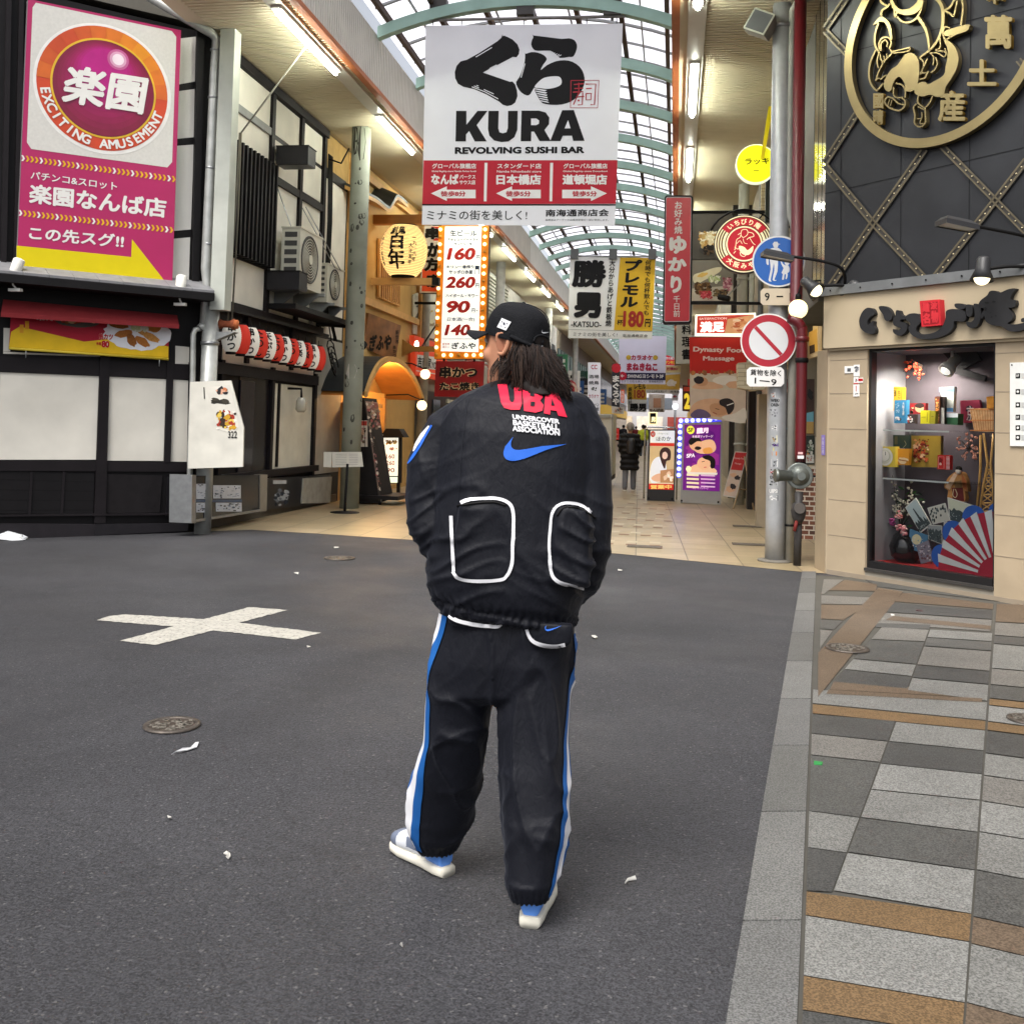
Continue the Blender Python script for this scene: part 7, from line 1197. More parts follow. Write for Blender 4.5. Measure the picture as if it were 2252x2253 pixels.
t = thing('easel_board', 'narrow sloping easel board repeating the red massage banner', 'easel board', PY(20.6).at(1620, 1120)); s = Cv(Pl(V((1.2, 20.5, 0)), V((-.15, -1, .22))), z7); s.slab([(1148, 1465), (1232, 1470), (1155, 1770), (1068, 1758)], M('c9c4bc', .5), 0, .03, 'frame'); s.part('print'); s.poly([(1152, 1472), (1225, 1476), (1196, 1592), (1120, 1585)], M('b52a28', .5), .003); s.poly([(1120, 1585), (1196, 1592), (1150, 1762), (1075, 1750)], M('c9b4a4', .5), .003); s.blob(1140, 1620, 22, 14, SK[0], .005); s.blob(1165, 1640, 18, 16, HR, .0055); s.blob(1120, 1710, 32, 22, SK[0], .005); s.blob(1135, 1695, 18, 20, HR, .006); s.text('Dynasty Foot', ((1145, 1502), (1212, 1508), (1142, 1518)), M('e0b4b0'), .005, .02); s.text('Massage', ((1148, 1538), (1190, 1542), (1145, 1552)), M('e0b4b0'), .005, .02); s.build(t)
a = MB(); p0 = PY(20.6).at(*z7(1205, 1560)); 
for q in ((1272, 1850), (1135, 1845)): e2 = GR.at(*z7(*q)); a.tube([PY(20.7).at(*z7(1210 if q[0] > 1200 else 1180, 1500 if q[0] > 1200 else 1700)), e2], .018, M('a08a6a', .5), 6)
a.tube([PY(20.7).at(*z7(1160, 1712)), PY(20.7).at(*z7(1245, 1718))], .014, M('a08a6a', .5), 6); a.build('leg', t)
# floor grates
for (x, y, lb) in ((1.0, 14.0, 'dark slotted drain grate in the tiles near the sign pole'), (1.15, 16.6, 'dark slotted drain grate at the foot of the tiled pillar'), (-.35, 13.2, 'small dark drain grate at the edge of the arcade tiles')):
    t = thing('drain_grate', lb, 'drain grate', (x, y, 0)); a = MB(); a.box((x-.22, y-.12, .009), (x+.22, y+.12, .011), M('2b2826', .7)); a.build('pit', t); a = MB(); [a.box((x-.22, y-.12+.035*i, .011), (x+.22, y-.105+.035*i, .015), M('6a6258', .5)) for i in range(7)]; a.build('bar', t)
# ================= HANGING BANNERS
BW = M('e6e7ea', .65, .03, 2); t = thing('hanging_banner', 'large white hanging banner with huge black brushed hiragana and a red band of arrows', 'banner', PY(14.95).at(1150, 280)); s = Cv(PY(14.95), z4); s.slab([(135, 208), (1745, 190), (1680, 1848), (104, 1836)], BW, 0, .008, 'cloth'); s.part('print'); BRD = M('b32031', .55, .04)
s.poly([(118, 1310), (1702, 1308), (1688, 1665), (107, 1668)], BRD, .002); s.line([(106, 1673), (1688, 1674)], 12, INK, .003); s.z = zq
def P_(p, k=3): s.poly(smooth2(p, k, True), INK, .003)
s.poly([(738, 128), (742, 148), (760, 142), (775, 150), (790, 155), (850, 185), (905, 240), (928, 300), (920, 350), (895, 384), (850, 380), (835, 390), (680, 472), (670, 466), (600, 500), (585, 518), (520, 555), (820, 658), (850, 655), (880, 690), (900, 760), (905, 820), (880, 890), (840, 920), (790, 930), (740, 915), (700, 880), (560, 800), (420, 740), (300, 715), (240, 680), (210, 620), (205, 550), (225, 480), (270, 430), (340, 412), (480, 335), (680, 205), (725, 165)], INK, .003)
P_([(1075, 132), (1085, 140), (1250, 160), (1400, 178), (1480, 172), (1540, 192), (1568, 240), (1565, 300), (1530, 375), (1480, 380), (1380, 392), (1330, 350), (1270, 310), (1130, 312), (1080, 290), (1058, 240), (1068, 190), (1082, 160)], 2)
s.poly(smooth2([(990, 335), (1000, 345), (1060, 326), (1130, 332), (1200, 360), (1232, 400), (1220, 430), (1190, 470), (1165, 528), (1230, 475), (1330, 430), (1430, 417), (1520, 435), (1600, 490), (1645, 570), (1655, 660), (1630, 740), (1580, 820), (1500, 880), (1400, 912), (1290, 916), (1210, 905), (1170, 885), (1130, 820), (1100, 760), (1090, 725), (1050, 795), (1010, 812), (950, 780), (905, 720), (890, 660), (930, 600), (975, 480), (990, 390)], 2, True), INK, .003)
s.poly(smooth2([(1095, 718), (1150, 650), (1210, 612), (1300, 598), (1370, 602), (1398, 640), (1390, 690), (1330, 722), (1240, 738), (1160, 730)], 3, True), BW, .0045)
for i in range(6): s.poly([(1090+14*i, 730+27*i), (1235+2*i, 752+26*i), (1210+10*i, 766+26*i), (1098+14*i, 742+27*i)], BW, .005)
for i in range(5): s.line([(1262+22*i, 400-i*5), (1300+24*i, 325+8*i)], 7, BW, .005)
for q in (((440, 382), (620, 275)), ((945, 612), (990, 455))): s.line(q, 9, BW, .005)
for q in (((395, 715), (540, 770), (690, 850)), ((420, 705), (475, 728)), ((445, 698), (470, 706)), ((530, 745), (640, 795))): s.line(q, 8, BW, .005)
RS = M('a8323c', .55); s.line([(1503, 645), (1815, 642), (1800, 950), (1497, 950), (1503, 645)], 9, RS, .006)
for q in (((1535, 690), (1645, 680)), ((1590, 670), (1592, 800)), ((1540, 735), (1640, 730)), ((1525, 775), (1640, 770)), ((1590, 780), (1530, 915)), ((1560, 830), (1650, 822)), ((1635, 780), (1628, 915), (1580, 918)), ((1665, 685), (1780, 683), (1765, 915), (1720, 915)), ((1670, 735), (1735, 732)), ((1672, 790), (1728, 788), (1725, 860), (1672, 862), (1672, 790))): s.line(q, 13, RS, .0065)
s.blob(1588, 868, 12, 12, RS, .0065, j=.02); s.z = z4
K = lambda p: s.poly(p, INK, .003)
K([(384, 905), (468, 905), (468, 1018), (558, 905), (640, 905), (552, 1022), (634, 1155), (536, 1155), (490, 1070), (465, 1098), (464, 1155), (378, 1155)])
s.poly([(648, 905), (732, 905), (728, 1048), (738, 1080), (765, 1088), (795, 1080), (806, 1045), (808, 905), (887, 905), (884, 1060), (860, 1120), (812, 1155), (755, 1160), (695, 1148), (655, 1108), (644, 1055)], INK, .003)
K([(918, 903), (1060, 903), (1115, 918), (1145, 960), (1142, 1015), (1105, 1062), (1158, 1152), (1065, 1152), (1020, 1075), (998, 1075), (996, 1153), (911, 1154)]); s.poly([(996, 968), (1040, 968), (1062, 985), (1060, 1010), (1038, 1022), (996, 1022)], BW, .0045)
K([(1250, 900), (1345, 898), (1433, 1150), (1340, 1151), (1330, 1108), (1255, 1109), (1236, 1152), (1152, 1152)]); s.poly([(1298, 982), (1318, 1048), (1270, 1049)], BW, .0045)
s.part('lettering'); s.text('REVOLVING SUSHI BAR', ((374, 1202), (1432, 1196), (373, 1258)), INK, .004, .05)
for i, (x0_, l1, l2, l3, l4, rev) in enumerate(((180, 'グローバル旗艦店', 'Global flagship store Namba Parkes South', 'なんば', '徒歩8分', 0), (712, 'スタンダード店', 'Namba Nihonbashi store', '日本橋店', '徒歩5分', 0), (1252, 'グローバル旗艦店', 'Global flagship store Dotonbori', '道頓堀店', '徒歩5分', 1))):
    dx = (4, 0, 4)[i]; s.text(l1, (x0_+8, 1335, x0_+368, 1378), PWH, .005, .025); s.text(l2, (x0_+5, 1392, x0_+368, 1410), PWH, .005, .02)
    if i == 0: s.text(l3, (x0_, 1422, x0_+225, 1508), PWH, .005, .05); s.text('パークス', (x0_+232, 1428, x0_+362, 1462), PWH, .005, .03); s.text('サウス店', (x0_+230, 1472, x0_+362, 1508), PWH, .005, .03)
    else: s.text(l3, (x0_, 1425, x0_+366, 1510), PWH, .005, .045)
    q = [(0, 58), (130, 0), (130, 28), (365, 28), (365, 98), (130, 98), (130, 120)]; q = [(365-x, y) for x, y in q] if rev else q; s.poly([(x0_-2+x, 1522+y) for x, y in q], PWH, .003, 'print'); s.text(l4, (x0_+(78 if not rev else 80), 1560, x0_+282, 1606), BRD, .006, .035)
for x in (612, 1148): s.poly([(x+4, 1330), (x+28, 1330), (x+20, 1645), (x-2, 1645)], PWH, .003, 'print')
s.text('ミナミの街を美しく!', ((145, 1718), (965, 1718), (143, 1798)), INK, .004, .006); s.text('南海通商店会', ((1115, 1712), (1632, 1708), (1113, 1770)), INK, .004, .025); s.text('協賛金はアーケードの維持管理の一部に使用します。', ((1113, 1788), (1630, 1788), (1112, 1806)), M('5a5a5c'), .004, .0); s.build(t)
a = MB(); a.tube([s.pt(130, 165), s.pt(1770, 130)], .024, M('8d8b88', .5, .1), 8); a.build('rod', t); a = MB()
for x in (195, 432, 938, 1450, 1695): a.tube([s.pt(x, 165-(x/1640*25)), s.pt(x, 205-(x/1640*15))], .008, INK, 5)
a.build('hook', t); a = MB()
for x in (240, 950, 1660): p = s.pt(x, 60); a.box((p.x-.13, 14.9, p.z-.12), (p.x+.13, 15.05, p.z+.13), M('4c4a48', .5)); a.box((p.x-.02, 14.96, s.pt(x, 160).z), (p.x+.02, 14.99, p.z-.1), M('4c4a48', .5))
a.build('clamp', t)
t = thing('hanging_banner', 'half white half yellow hanging banner with two giant black kanji', 'banner', PY(34.8).at(1340, 650)); s = Cv(PY(34.8), z7); s.slab([(70, 192), (632, 200), (606, 732), (58, 724)], M('e2e2de', .6, .03, 2), 0, .02, 'cloth'); s.part('print'); s.poly([(398, 197), (628, 200), (608, 680), (357, 672)], M('cfa62a', .55, .04), .01); s.line([(60, 668), (608, 682)], 2.5, GRY, .012); s.part('lettering')
s.text('勝', ((88, 210), (312, 214), (80, 392)), INK, .02, .05); s.text('男', ((96, 422), (278, 426), (92, 592)), INK, .02, .07); s.text('大分からあげと鉄板焼', ((328, 212), (368, 213), (300, 648)), INK, .02, .025, v=True); s.text('プレモル', ((425, 210), (545, 212), (396, 522)), INK, .02, .05, v=True); s.text('何時でも何杯飲んでも', ((562, 215), (602, 216), (548, 575)), INK, .02, .02, v=True)
s.text('一杯', ((380, 578), (418, 579), (376, 640)), INK, .02, .02, v=True); s.text('180', ((420, 544), (556, 548), (414, 652)), M('9a2c24', .6), .02, .045); s.text('円', ((562, 598), (598, 599), (558, 652)), INK, .02, .04); s.text('-KATSUO-', ((78, 614), (276, 617), (76, 652)), INK, .02, .02); s.text('ミナミの街を美しく!', ((92, 686), (380, 690), (90, 712)), INK, .02, 0); s.text('南海通商店会', ((414, 698), (578, 700), (412, 718)), INK, .02, .01); s.build(t); a = MB(); a.tube([s.pt(55, 186), s.pt(645, 192)], .03, STL, 8); a.build('rod', t); a = MB()
for x in (100, 352, 608): p = s.pt(x, 172); a.box((p.x-.13, 34.75, p.z-.2), (p.x+.13, 34.95, p.z+.16), M('6a6c6a', .5))
a.build('clamp', t)
t = thing('hanging_banner', 'pale lilac hanging banner with red outlined hiragana and a navy stripe', 'banner', PY(62).at(1412, 792)); s = Cv(PY(62), z7); s.slab([(391, 705), (702, 712), (693, 1027), (389, 1022)], M('e2e0f0', .6, .03, 2), 0, .03, 'cloth'); s.part('print'); s.poly([(391, 950), (695, 953), (694, 1000), (390, 994)], M('2c2a48', .55), .02); s.part('lettering'); RK = M('b02c48', .6)
s.text('カラオケ', ((470, 835), (610, 836), (469, 868)), RK, .03, .05); s.text('まねきねこ', ((442, 886), (642, 888), (441, 938)), RK, .03, .06); s.text('SWINGヨシモト3F', ((446, 960), (682, 962), (445, 986)), PWH, .03, .03); s.disc(413, 972, .26, M('c4263c'), .025, 'print', n=16); s.text('←', (402, 962, 424, 982), PWH, .04, .04); s.text('ミナミの街を美しく!', (405, 1000, 570, 1016), M('5a5a70'), .03); s.text('南海通商店会', (585, 1001, 680, 1016), M('4a4a58'), .03, .01); s.disc(453, 851, .15, M('c9a83a'), .025, 'print', n=14); s.disc(628, 852, .15, M('c9a83a'), .025, 'print', n=14); s.build(t)
t = thing('hanging_banner', 'yellow and cream hanging banner partly hidden behind the pale lilac one', 'banner', PY(76).at(1460, 830)); s = Cv(PY(76), z7); s.slab([(565, 900), (795, 905), (783, 1090), (565, 1085)], M('dcd9cf', .6), 0, .03, 'cloth'); s.part('print'); s.poly([(567, 975), (790, 960), (786, 1062), (566, 1060)], M('cfa84a'), .02); s.poly([(600, 905), (794, 908), (793, 950), (600, 950)], M('dcc88c'), .02); s.blob(735, 1020, 30, 22, M('e6dcc8'), .03); s.text('折機BD', (700, 915, 775, 935), RK, .04, .03); s.text('ミナミの街を美しく', (572, 1066, 700, 1080), INK, .03); s.text('南海通', (725, 1068, 785, 1082), INK, .03, .01); s.build(t)
t = thing('hanging_banner', 'far yellow hanging banner reading 180 above white panel with black kanji', 'banner', PY(84).at(1400, 850)); s = Cv(PY(84), z7); s.slab([(440, 1015), (572, 1020), (568, 1210), (445, 1205)], M('c9a032', .6), 0, .03, 'cloth'); s.part('print'); s.poly([(445, 1125), (572, 1128), (568, 1210), (446, 1205)], M('d0d0c8'), .02); s.text('レモル', (490, 1022, 565, 1058), INK, .04, .04); s.text('180', (488, 1062, 560, 1118), M('a0402c'), .04, .04); s.text('勝男', (460, 1150, 568, 1202), INK, .04, .05); s.text('鉄板神社', (452, 1045, 476, 1160), INK, .04, .02, v=True); s.build(t)
# ================= FAR SHOPS
def shopfront(name, label, X, y0_, y1_, wallc, sgn, txt, side):
    t = thing(name, label, 'shop', (X, y0_, 0), 'shops farther down the arcade'); x0_, x1_ = (X-3, X) if side < 0 else (X, X+3); a = MB(); a.box((x0_, y0_, 0), (x1_, y1_, 6.6), M(wallc, .65, .15, 2)); a.build('wall', t); xo = X if side < 0 else X
    e = .06*(1 if side < 0 else -1); q = lambda d0, d1: (min(X+d0*e/.06, X+d1*e/.06), max(X+d0*e/.06, X+d1*e/.06))
    a = MB(); u0_, u1_ = q(0, .05); a.box((u0_, y0_+.3, .02), (u1_, y1_-.3, 2.4), M('3a3a3c', .25, .3, 3)); a.build('shopfront', t)
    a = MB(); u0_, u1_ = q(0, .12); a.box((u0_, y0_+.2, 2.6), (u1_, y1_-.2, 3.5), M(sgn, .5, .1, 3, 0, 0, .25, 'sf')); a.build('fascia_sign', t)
    a = MB(); u0_, u1_ = q(0, .06); n = int((y1_-y0_)/1.6)
    for i in range(n): a.box((u0_, y0_+.4+i*1.6, 4.2), (u1_, y0_+1.5+i*1.6, 5.6), M('4f5a60', .15, .2, 3)); 
    a.build('window', t); return t
shopfront('arcade_shop', 'pale metal clad shop front with roller shutter on the left after the ramen shop', -6.2, 29.6, 36, 'b3b2ae', 'a8322c', '', -1); shopfront('arcade_shop', 'grey shop front with dark balcony windows on the left past the two kanji banner', -6.2, 36.1, 44, 'c0bcb8', '8a2c30', '', -1); shopfront('arcade_shop', 'white shop front with bright sign band on the left in mid arcade', -6.2, 44.1, 53, 'cfccd0', 'd0d0d4', '', -1); shopfront('arcade_shop', 'brown shop front on the left in the far arcade', -6.2, 53.1, 64, '8d8278', 'c4453a', '', -1); shopfront('arcade_shop', 'dim narrow shop front farthest down the left side', -6.2, 64.1, 132, 'a8a2a0', 'c9a23a', '', -1)
shopfront('arcade_shop', 'tan shop front on the right beyond the massage banner', 1.6, 40.1, 52, 'b0a698', 'c03a34', '', 1); shopfront('arcade_shop', 'grey shop front on the right in the far arcade', 1.6, 52.1, 66, 'a6a4a6', 'c8c8d0', '', 1); shopfront('arcade_shop', 'dim shop front farthest down the right side', 1.6, 66.1, 132, '9a9694', 'b8902c', '', 1)
t = thing('louvre_screen', 'white louvred screen on the upper left wall beside the bulb framed sign', 'louvre', (-6.15, 30, 4)); a = MB(); [a.box((-6.16, 29.7, 3.3+.12*i), (-6.02, 36.3, 3.37+.12*i), M('c4c4b8', .5)) for i in range(26)]; a.build('slat', t); a = MB(); a.box((-6.18, 29.7, 3.25), (-6.16, 36.3, 6.4), M('5a5c54', .7)); a.build('backing', t)
t = thing('air_conditioner', 'pale air conditioner on the wall below the white louvred screen', 'air conditioner', (-6.1, 29.9, 3)); a = MB(); a.box((-6.15, 29.9, 2.6), (-5.7, 30.8, 3.2), M('b9b8ac', .5, .1)); a.build('casing', t); a = MB(); [a.box((-6.1, 29.88, 2.66+.08*i), (-5.75, 29.9, 2.7+.08*i), M('5a5a58')) for i in range(6)]; a.build('louvre', t)
t = thing('balcony_frame', 'black steel balcony frame on the upper left wall behind the person\'s hair', 'balcony', (-5.9, 38, 3.5)); a = MB()
for i in range(9): a.box((-5.72, 36.8+i*.8, 3.3), (-5.68, 36.84+i*.8, 5.4), INK)
for z_ in (3.3, 4.3, 5.35): a.box((-5.73, 36.8, z_), (-5.67, 43.4, z_+.06), INK)
for y in (36.8, 40, 43.3): a.box((-6.2, y, 3.3), (-5.7, y+.05, 3.36), INK)
a.build('rail', t)
for (x, y) in ((-5.5, 31.5), (-5.5, 44), (-5.5, 56)):
    t = thing('round_column', {31.5: 'grey round column standing just right of the cap, under the left canopy', 44: 'pale round column beside the white vertical shop sign', 56: 'thin looking far round column under the left canopy'}[y], 'column', (x, y, 0)); a = MB(); a.tube([(x, y, 0), (x, y, 6.6)], .15, M('b0aeac', .5, .15), 16); a.build('shaft', t); a = MB(); a.lathe((x, y, 3.0), [(.155, 0), (.18, .02), (.18, .12), (.155, .14)], STL, 16); a.build('collar', t)
def vsign(label, Y, z, q, m, arts, th=.2, em=0, name='vertical_sign'):
    t = thing(name, label, 'sign', PY(Y).at(*z(*q[0]))); s_ = Cv(PY(Y), z); s_.slab(q, m, 0, th, 'panel'); s_.part('lettering'); arts(s_); s_.build(t); return t
vsign('white vertical shop sign with small black and red lines, left side of the arcade', 45, zc, [(1090, 1178), (1192, 1180), (1186, 1600), (1085, 1590)], M('cdccd2', .5, .05, 2, 0, 0, .2, 'vs'), lambda s: (s.text('CC', (1115, 1198, 1165, 1235), RK, .02, .03), [s.text(k, (1095, y, 1178, y+30), INK if i != 2 else RK, .02, .02) for i, (k, y) in enumerate((('酒場', 1280), ('焼鳥', 1330), ('カラオケ', 1440), ('ミュンヘン', 1510), ('南大使館', 1545)))], s.scat(1100, 1380, 1175, 1420, [INK, GRY], 8, 6, 12, .02)))
vsign('black and white vertical sign with red disc on top and white hiragana', 48, zc, [(1285, 1188), (1352, 1192), (1345, 1545), (1283, 1535)], M('33333a', .5, .1), lambda s: (s.disc(1320, 1225, .22, M('c42c38'), .01, n=18), [s.text(ch_, (1290, 1285+62*i, 1345, 1340+62*i), PWH, .02, .05) for i, ch_ in enumerate('まぐろや')]))
vsign('red ringed round emblem sign low on the left side behind the jacket shoulder', 40, zc, smooth2([(880+60+62*cos(k*.5), 1400+80*sin(k*.5)) for k in range(13)], 1)[:12], M('b04a50', .5), lambda s: (s.disc(942, 1400, .28, M('d9c0b0'), .01, n=20, r2=.2), s.disc(942, 1400, .15, M('9a2c38'), .01, n=18), s.text('W', (925, 1385, 960, 1415), PWH, .02, .03)), name='round_sign')
vsign('small red vertical sign right of the black and white hiragana sign', 52, zc, [(1360, 1400), (1384, 1402), (1382, 1510), (1358, 1505)], M('c4502c', .5, .05, 2, 0, 0, .2, 'v2'), lambda s: s.text('焼鳥屋', (1363, 1410, 1380, 1500), PWH, .02, .02, v=True))
vsign('cream shop sign with grey marks below the black and white hiragana sign', 50, zc, [(1280, 1535), (1385, 1545), (1380, 1600), (1285, 1595)], M('cfcac0', .5), lambda s: s.scat(1290, 1545, 1375, 1590, [INK, GRY, M('c9a08a')], 22, 5, 12, .02, .0002), name='shop_sign')
vsign('far red discount store sign with yellow katakana at the end of the arcade', 88, z7, [(695, 838), (765, 832), (765, 935), (695, 935)], M('b02c38', .5, .05, 2, 0, 0, .3, 'dq'), lambda s: (s.text('安の殿堂', (696, 848, 760, 866), PWH, .04, .03), s.text('ドンキホ', (696, 872, 760, 896), M('e6cf3a'), .04, .05), s.rect(696, 902, 764, 930, M('d9d4c4'), .02)), name='shop_sign')
vsign('tall dark sign with yellow digit two behind the massage banner', 26, z7, [(806, 1032), (860, 1036), (858, 1206), (804, 1200)], M('4a2a22', .5), lambda s: (s.text('2', (815, 1085, 855, 1190), M('e0c23a', .5, 0, 1, 0, 0, .4, 'y2'), .02, .06), s.rect(812, 1044, 852, 1072, M('b0402c'), .01)))
vsign('glowing cream framed black sign with kanji over the pedestrian\'s head', 70, z7, [(583, 1208), (642, 1210), (638, 1292), (582, 1290)], M('f0dca0', .5, .02, 1, 0, 0, 1.0, 'gs'), lambda s: (s.rect(592, 1215, 632, 1284, INK, .02), s.text('男', (600, 1240, 628, 1275), M('f0e0a8', .5, 0, 1, 0, 0, 1, 'gt'), .03, .04)))
vsign('pale poster of an orange beer mug hanging in the far arcade', 86, z7, [(585, 1090), (690, 1092), (686, 1210), (586, 1206)], M('d9cfc4', .5), lambda s: (s.rect(615, 1110, 665, 1180, M('c99878'), .03), s.rect(612, 1100, 670, 1118, M('e8ded0'), .04), s.text('なんば店', (588, 1186, 680, 1206), M('5a4a2a'), .04, .05)), name='hanging_poster')
vsign('white sheet with red arrow in the far right of the arcade', 80, z7, [(738, 1088), (778, 1090), (776, 1135), (738, 1132)], M('d9d9dc', .5), lambda s: s.text('←', (744, 1096, 770, 1116), RK, .03, .05), name='hanging_poster')
t = thing('globe_sign', 'white glowing globe on a far right shop beyond the masseuse board', 'lamp', PY(60).at(*z7(758, 1172))); c = PY(60).at(*z7(758, 1172)); a = MB(); a.ball(c, .18, M('e6eaf0', .5, 0, 1, 0, 0, 1.1, 'wg'), 16); a.build('globe', t); a = MB(); a.tube([c+V((0, 0, -.18)), (c.x, c.y, 0)], .06, STL, 8); a.build('post', t)
# far end
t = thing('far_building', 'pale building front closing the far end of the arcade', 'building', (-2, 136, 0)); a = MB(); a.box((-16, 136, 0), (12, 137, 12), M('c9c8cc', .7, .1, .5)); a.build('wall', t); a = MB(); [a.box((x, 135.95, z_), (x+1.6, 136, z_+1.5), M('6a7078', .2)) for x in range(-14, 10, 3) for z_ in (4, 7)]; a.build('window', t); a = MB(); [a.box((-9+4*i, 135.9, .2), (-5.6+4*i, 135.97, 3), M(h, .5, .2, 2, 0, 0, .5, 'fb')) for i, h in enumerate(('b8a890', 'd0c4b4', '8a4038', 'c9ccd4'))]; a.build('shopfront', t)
for i in range(16):   # projecting panels on both walls of the mid arcade
    y = 37+i*3.1; sd = -1 if i % 3 else 1; xw = -6.2 if sd < 0 else 1.6; w = RNG.uniform(.5, .8); zb2 = RNG.uniform(2.6, 3.4); h = RNG.uniform(1.0, 2.4); hue, nm_ = (('b8352f', 'red'), ('d6d2c6', 'cream'), ('2f4f7a', 'blue'), ('c79a2e', 'yellow'), ('2f2f33', 'black'), ('3a6a4c', 'green'))[i % 6]; x0_ = xw+.05 if sd < 0 else xw-.05-w
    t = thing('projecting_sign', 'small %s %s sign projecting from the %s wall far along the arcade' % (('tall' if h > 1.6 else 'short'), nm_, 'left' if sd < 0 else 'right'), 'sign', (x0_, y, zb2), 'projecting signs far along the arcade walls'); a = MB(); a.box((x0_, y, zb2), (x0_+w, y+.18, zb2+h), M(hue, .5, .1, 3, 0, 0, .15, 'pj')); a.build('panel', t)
    a = MB(); [a.box((x0_+w*.2, y-.012, zb2+.12+k*.3), (x0_+w*.8, y, zb2+.3+k*.3), INK if hue in ('d6d2c6', 'c79a2e') else PWH) for k in range(int((h-.15)/.3))]; a.build('print', t); a = MB(); a.box((min(xw, x0_+w/2), y+.07, zb2+h-.1), (max(xw, x0_+w/2), y+.11, zb2+h-.06), INK); a.build('arm', t)
# produce crates / clutter of the mid arcade
def cart():
    t = thing('goods_cart', 'tall white steel goods cart parked left of the pedestrian', 'cart', (-1.7, 26, 0)); x0_, x1_ = PY(25.5).at(*z7(200, 1300)).x, PY(25.5).at(*z7(348, 1300)).x; zt = PY(25.5).at(*z7(348, 1222)).z; a = MB(); a.box((x0_, 25.5, .3), (x1_, 27.2, zt), M('c4c3b8', .5, .08, 3)); a.build('box', t); a = MB(); p0 = PY(25.45).at(*z7(262, 1236)); a.box((p0.x-.06, 25.46, p0.z-.035), (p0.x+.28, 25.5, p0.z+.035), M('8d8c84', .4, .1, 3, 0, .5)); a.build('latch', t); a = MB(); a.box((x1_-.02, 25.46, .3), (x1_+.02, 25.5, zt), M('8f8e86', .5)); a.build('door_edge', t); a = MB(); a.box((x0_, 25.5, .18), (x1_, 27.2, .29), INK); a.build('chassis', t)
    for y in (25.7, 26.9):
        for x in (x0_+.15, x1_-.15): a = MB(); a.lathe((x-.05, y, .12), [(.04, 0), (.12, 0), (.12, .08), (.04, .08)], INK, 16, V((1, 0, 0))); a.build('wheel', t)
cart()
RNG.seed(7)
for i in range(22):
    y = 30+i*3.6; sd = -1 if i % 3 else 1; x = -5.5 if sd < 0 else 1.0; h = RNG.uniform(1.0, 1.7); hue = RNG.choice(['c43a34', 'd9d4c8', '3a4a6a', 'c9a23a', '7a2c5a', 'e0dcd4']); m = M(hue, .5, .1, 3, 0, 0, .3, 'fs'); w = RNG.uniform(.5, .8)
    nmz = {'c43a34': 'red', 'd9d4c8': 'cream', '3a4a6a': 'navy', 'c9a23a': 'yellow', '7a2c5a': 'purple', 'e0dcd4': 'white'}[hue]
    t = thing('sidewalk_sign', 'small %s standing sign on the %s side of the far arcade' % (nmz, 'left' if sd < 0 else 'right'), 'sign', (x, y, 0), 'small standing signs far down the arcade'); a = MB(); a.box((x-w/2, y, .15), (x+w/2, y+.2, h), INK); a.build('casing', t); a = MB(); a.box((x-w/2+.05, y-.01, .3), (x+w/2-.05, y, h-.05), m); [a.box((x-w/2+.1, y-.02, .4+.2*k), (x+w/2-.1-.1*(k % 2), y-.01, .46+.2*k), INK if k % 2 else PWH) for k in range(int((h-.5)/.2))]; a.build('panel', t)
# ================= PEOPLE
def fuse(mb, vox, it=6, fac=.5):
    """join overlapping closed pieces into one continuous skin"""
    me = bpy.data.meshes.new('f'); me.from_pydata([tuple(v) for v in mb.v], [], mb.f); o = bpy.data.objects.new('f', me); COL.objects.link(o)
    bm = bmesh.new(); bm.from_mesh(me); bmesh.ops.recalc_face_normals(bm, faces=bm.faces); bm.to_mesh(me); bm.free()
    r = o.modifiers.new('r', 'REMESH'); r.mode = 'VOXEL'; r.voxel_size = vox
    if it: s = o.modifiers.new('s', 'SMOOTH'); s.factor = fac; s.iterations = it
    dg = bpy.context.evaluated_depsgraph_get(); dg.update(); ev = o.evaluated_get(dg).to_mesh()
    vs = [V(v.co) for v in ev.vertices]; ns = [V(v.normal) for v in ev.vertices]; fs = [list(p.vertices) for p in ev.polygons]
    o.evaluated_get(dg).to_mesh_clear(); bpy.data.objects.remove(o); bpy.data.meshes.remove(me); return vs, ns, fs
def loft(mb, rings, n=20, m=None, sq=2.3):
    """closed lofted tube: rings of (centre, half-width vector, half-depth vector)"""
    vs = []
    for c, a, b in rings:
        for k in range(n):
            t = 2*pi*k/n; cx_, sx_ = cos(t), sin(t); e = 2/sq
            vs.append(V(c)+V(a)*math.copysign(abs(cx_)**e, cx_)+V(b)*math.copysign(abs(sx_)**e, sx_))
    fs = [(i*n+k, i*n+(k+1) % n, (i+1)*n+(k+1) % n, (i+1)*n+k) for i in range(len(rings)-1) for k in range(n)]
    fs += [tuple(range(n))[::-1], tuple(len(vs)-n+k for k in range(n))]; mb.add(vs, fs, m or INK, True)
def limb(mb, pts, m=None, n=14, flat=1.): # pts: (point, radius)
    path = [V(p) for p, r in pts]; mb.tube(path, [r for p, r in pts], m or INK, n)
    for p, r in (pts[0], pts[-1]): mb.ball(V(p), r*.98, m or INK, 10)
def mesh_of(vs, fs, mats, name, parent, fm=None):
    b = MB(); 
    for m in mats: b.mi(m)
    b.v = [V(v) for v in vs]; b.f = [list(f) for f in fs]; b.m = [0]*len(fs) if fm is None else fm; b.sm = [True]*len(fs); return b.build(name, parent)
def px(x, y, Y): return PY(Y).at(*z0(x, y))
NYL = M('0a0c15', .62, .12, 7, 0, 0, 0, 'nylon'); N, L = nodes(NYL); b_ = N['Principled BSDF']; b_.inputs['Specular IOR Level'].default_value = .24; b_.inputs['Sheen Weight'].default_value = .07; b_.inputs['Sheen Roughness'].default_value = .4; b_.inputs['Sheen Tint'].default_value = (.6, .65, .8, 1)
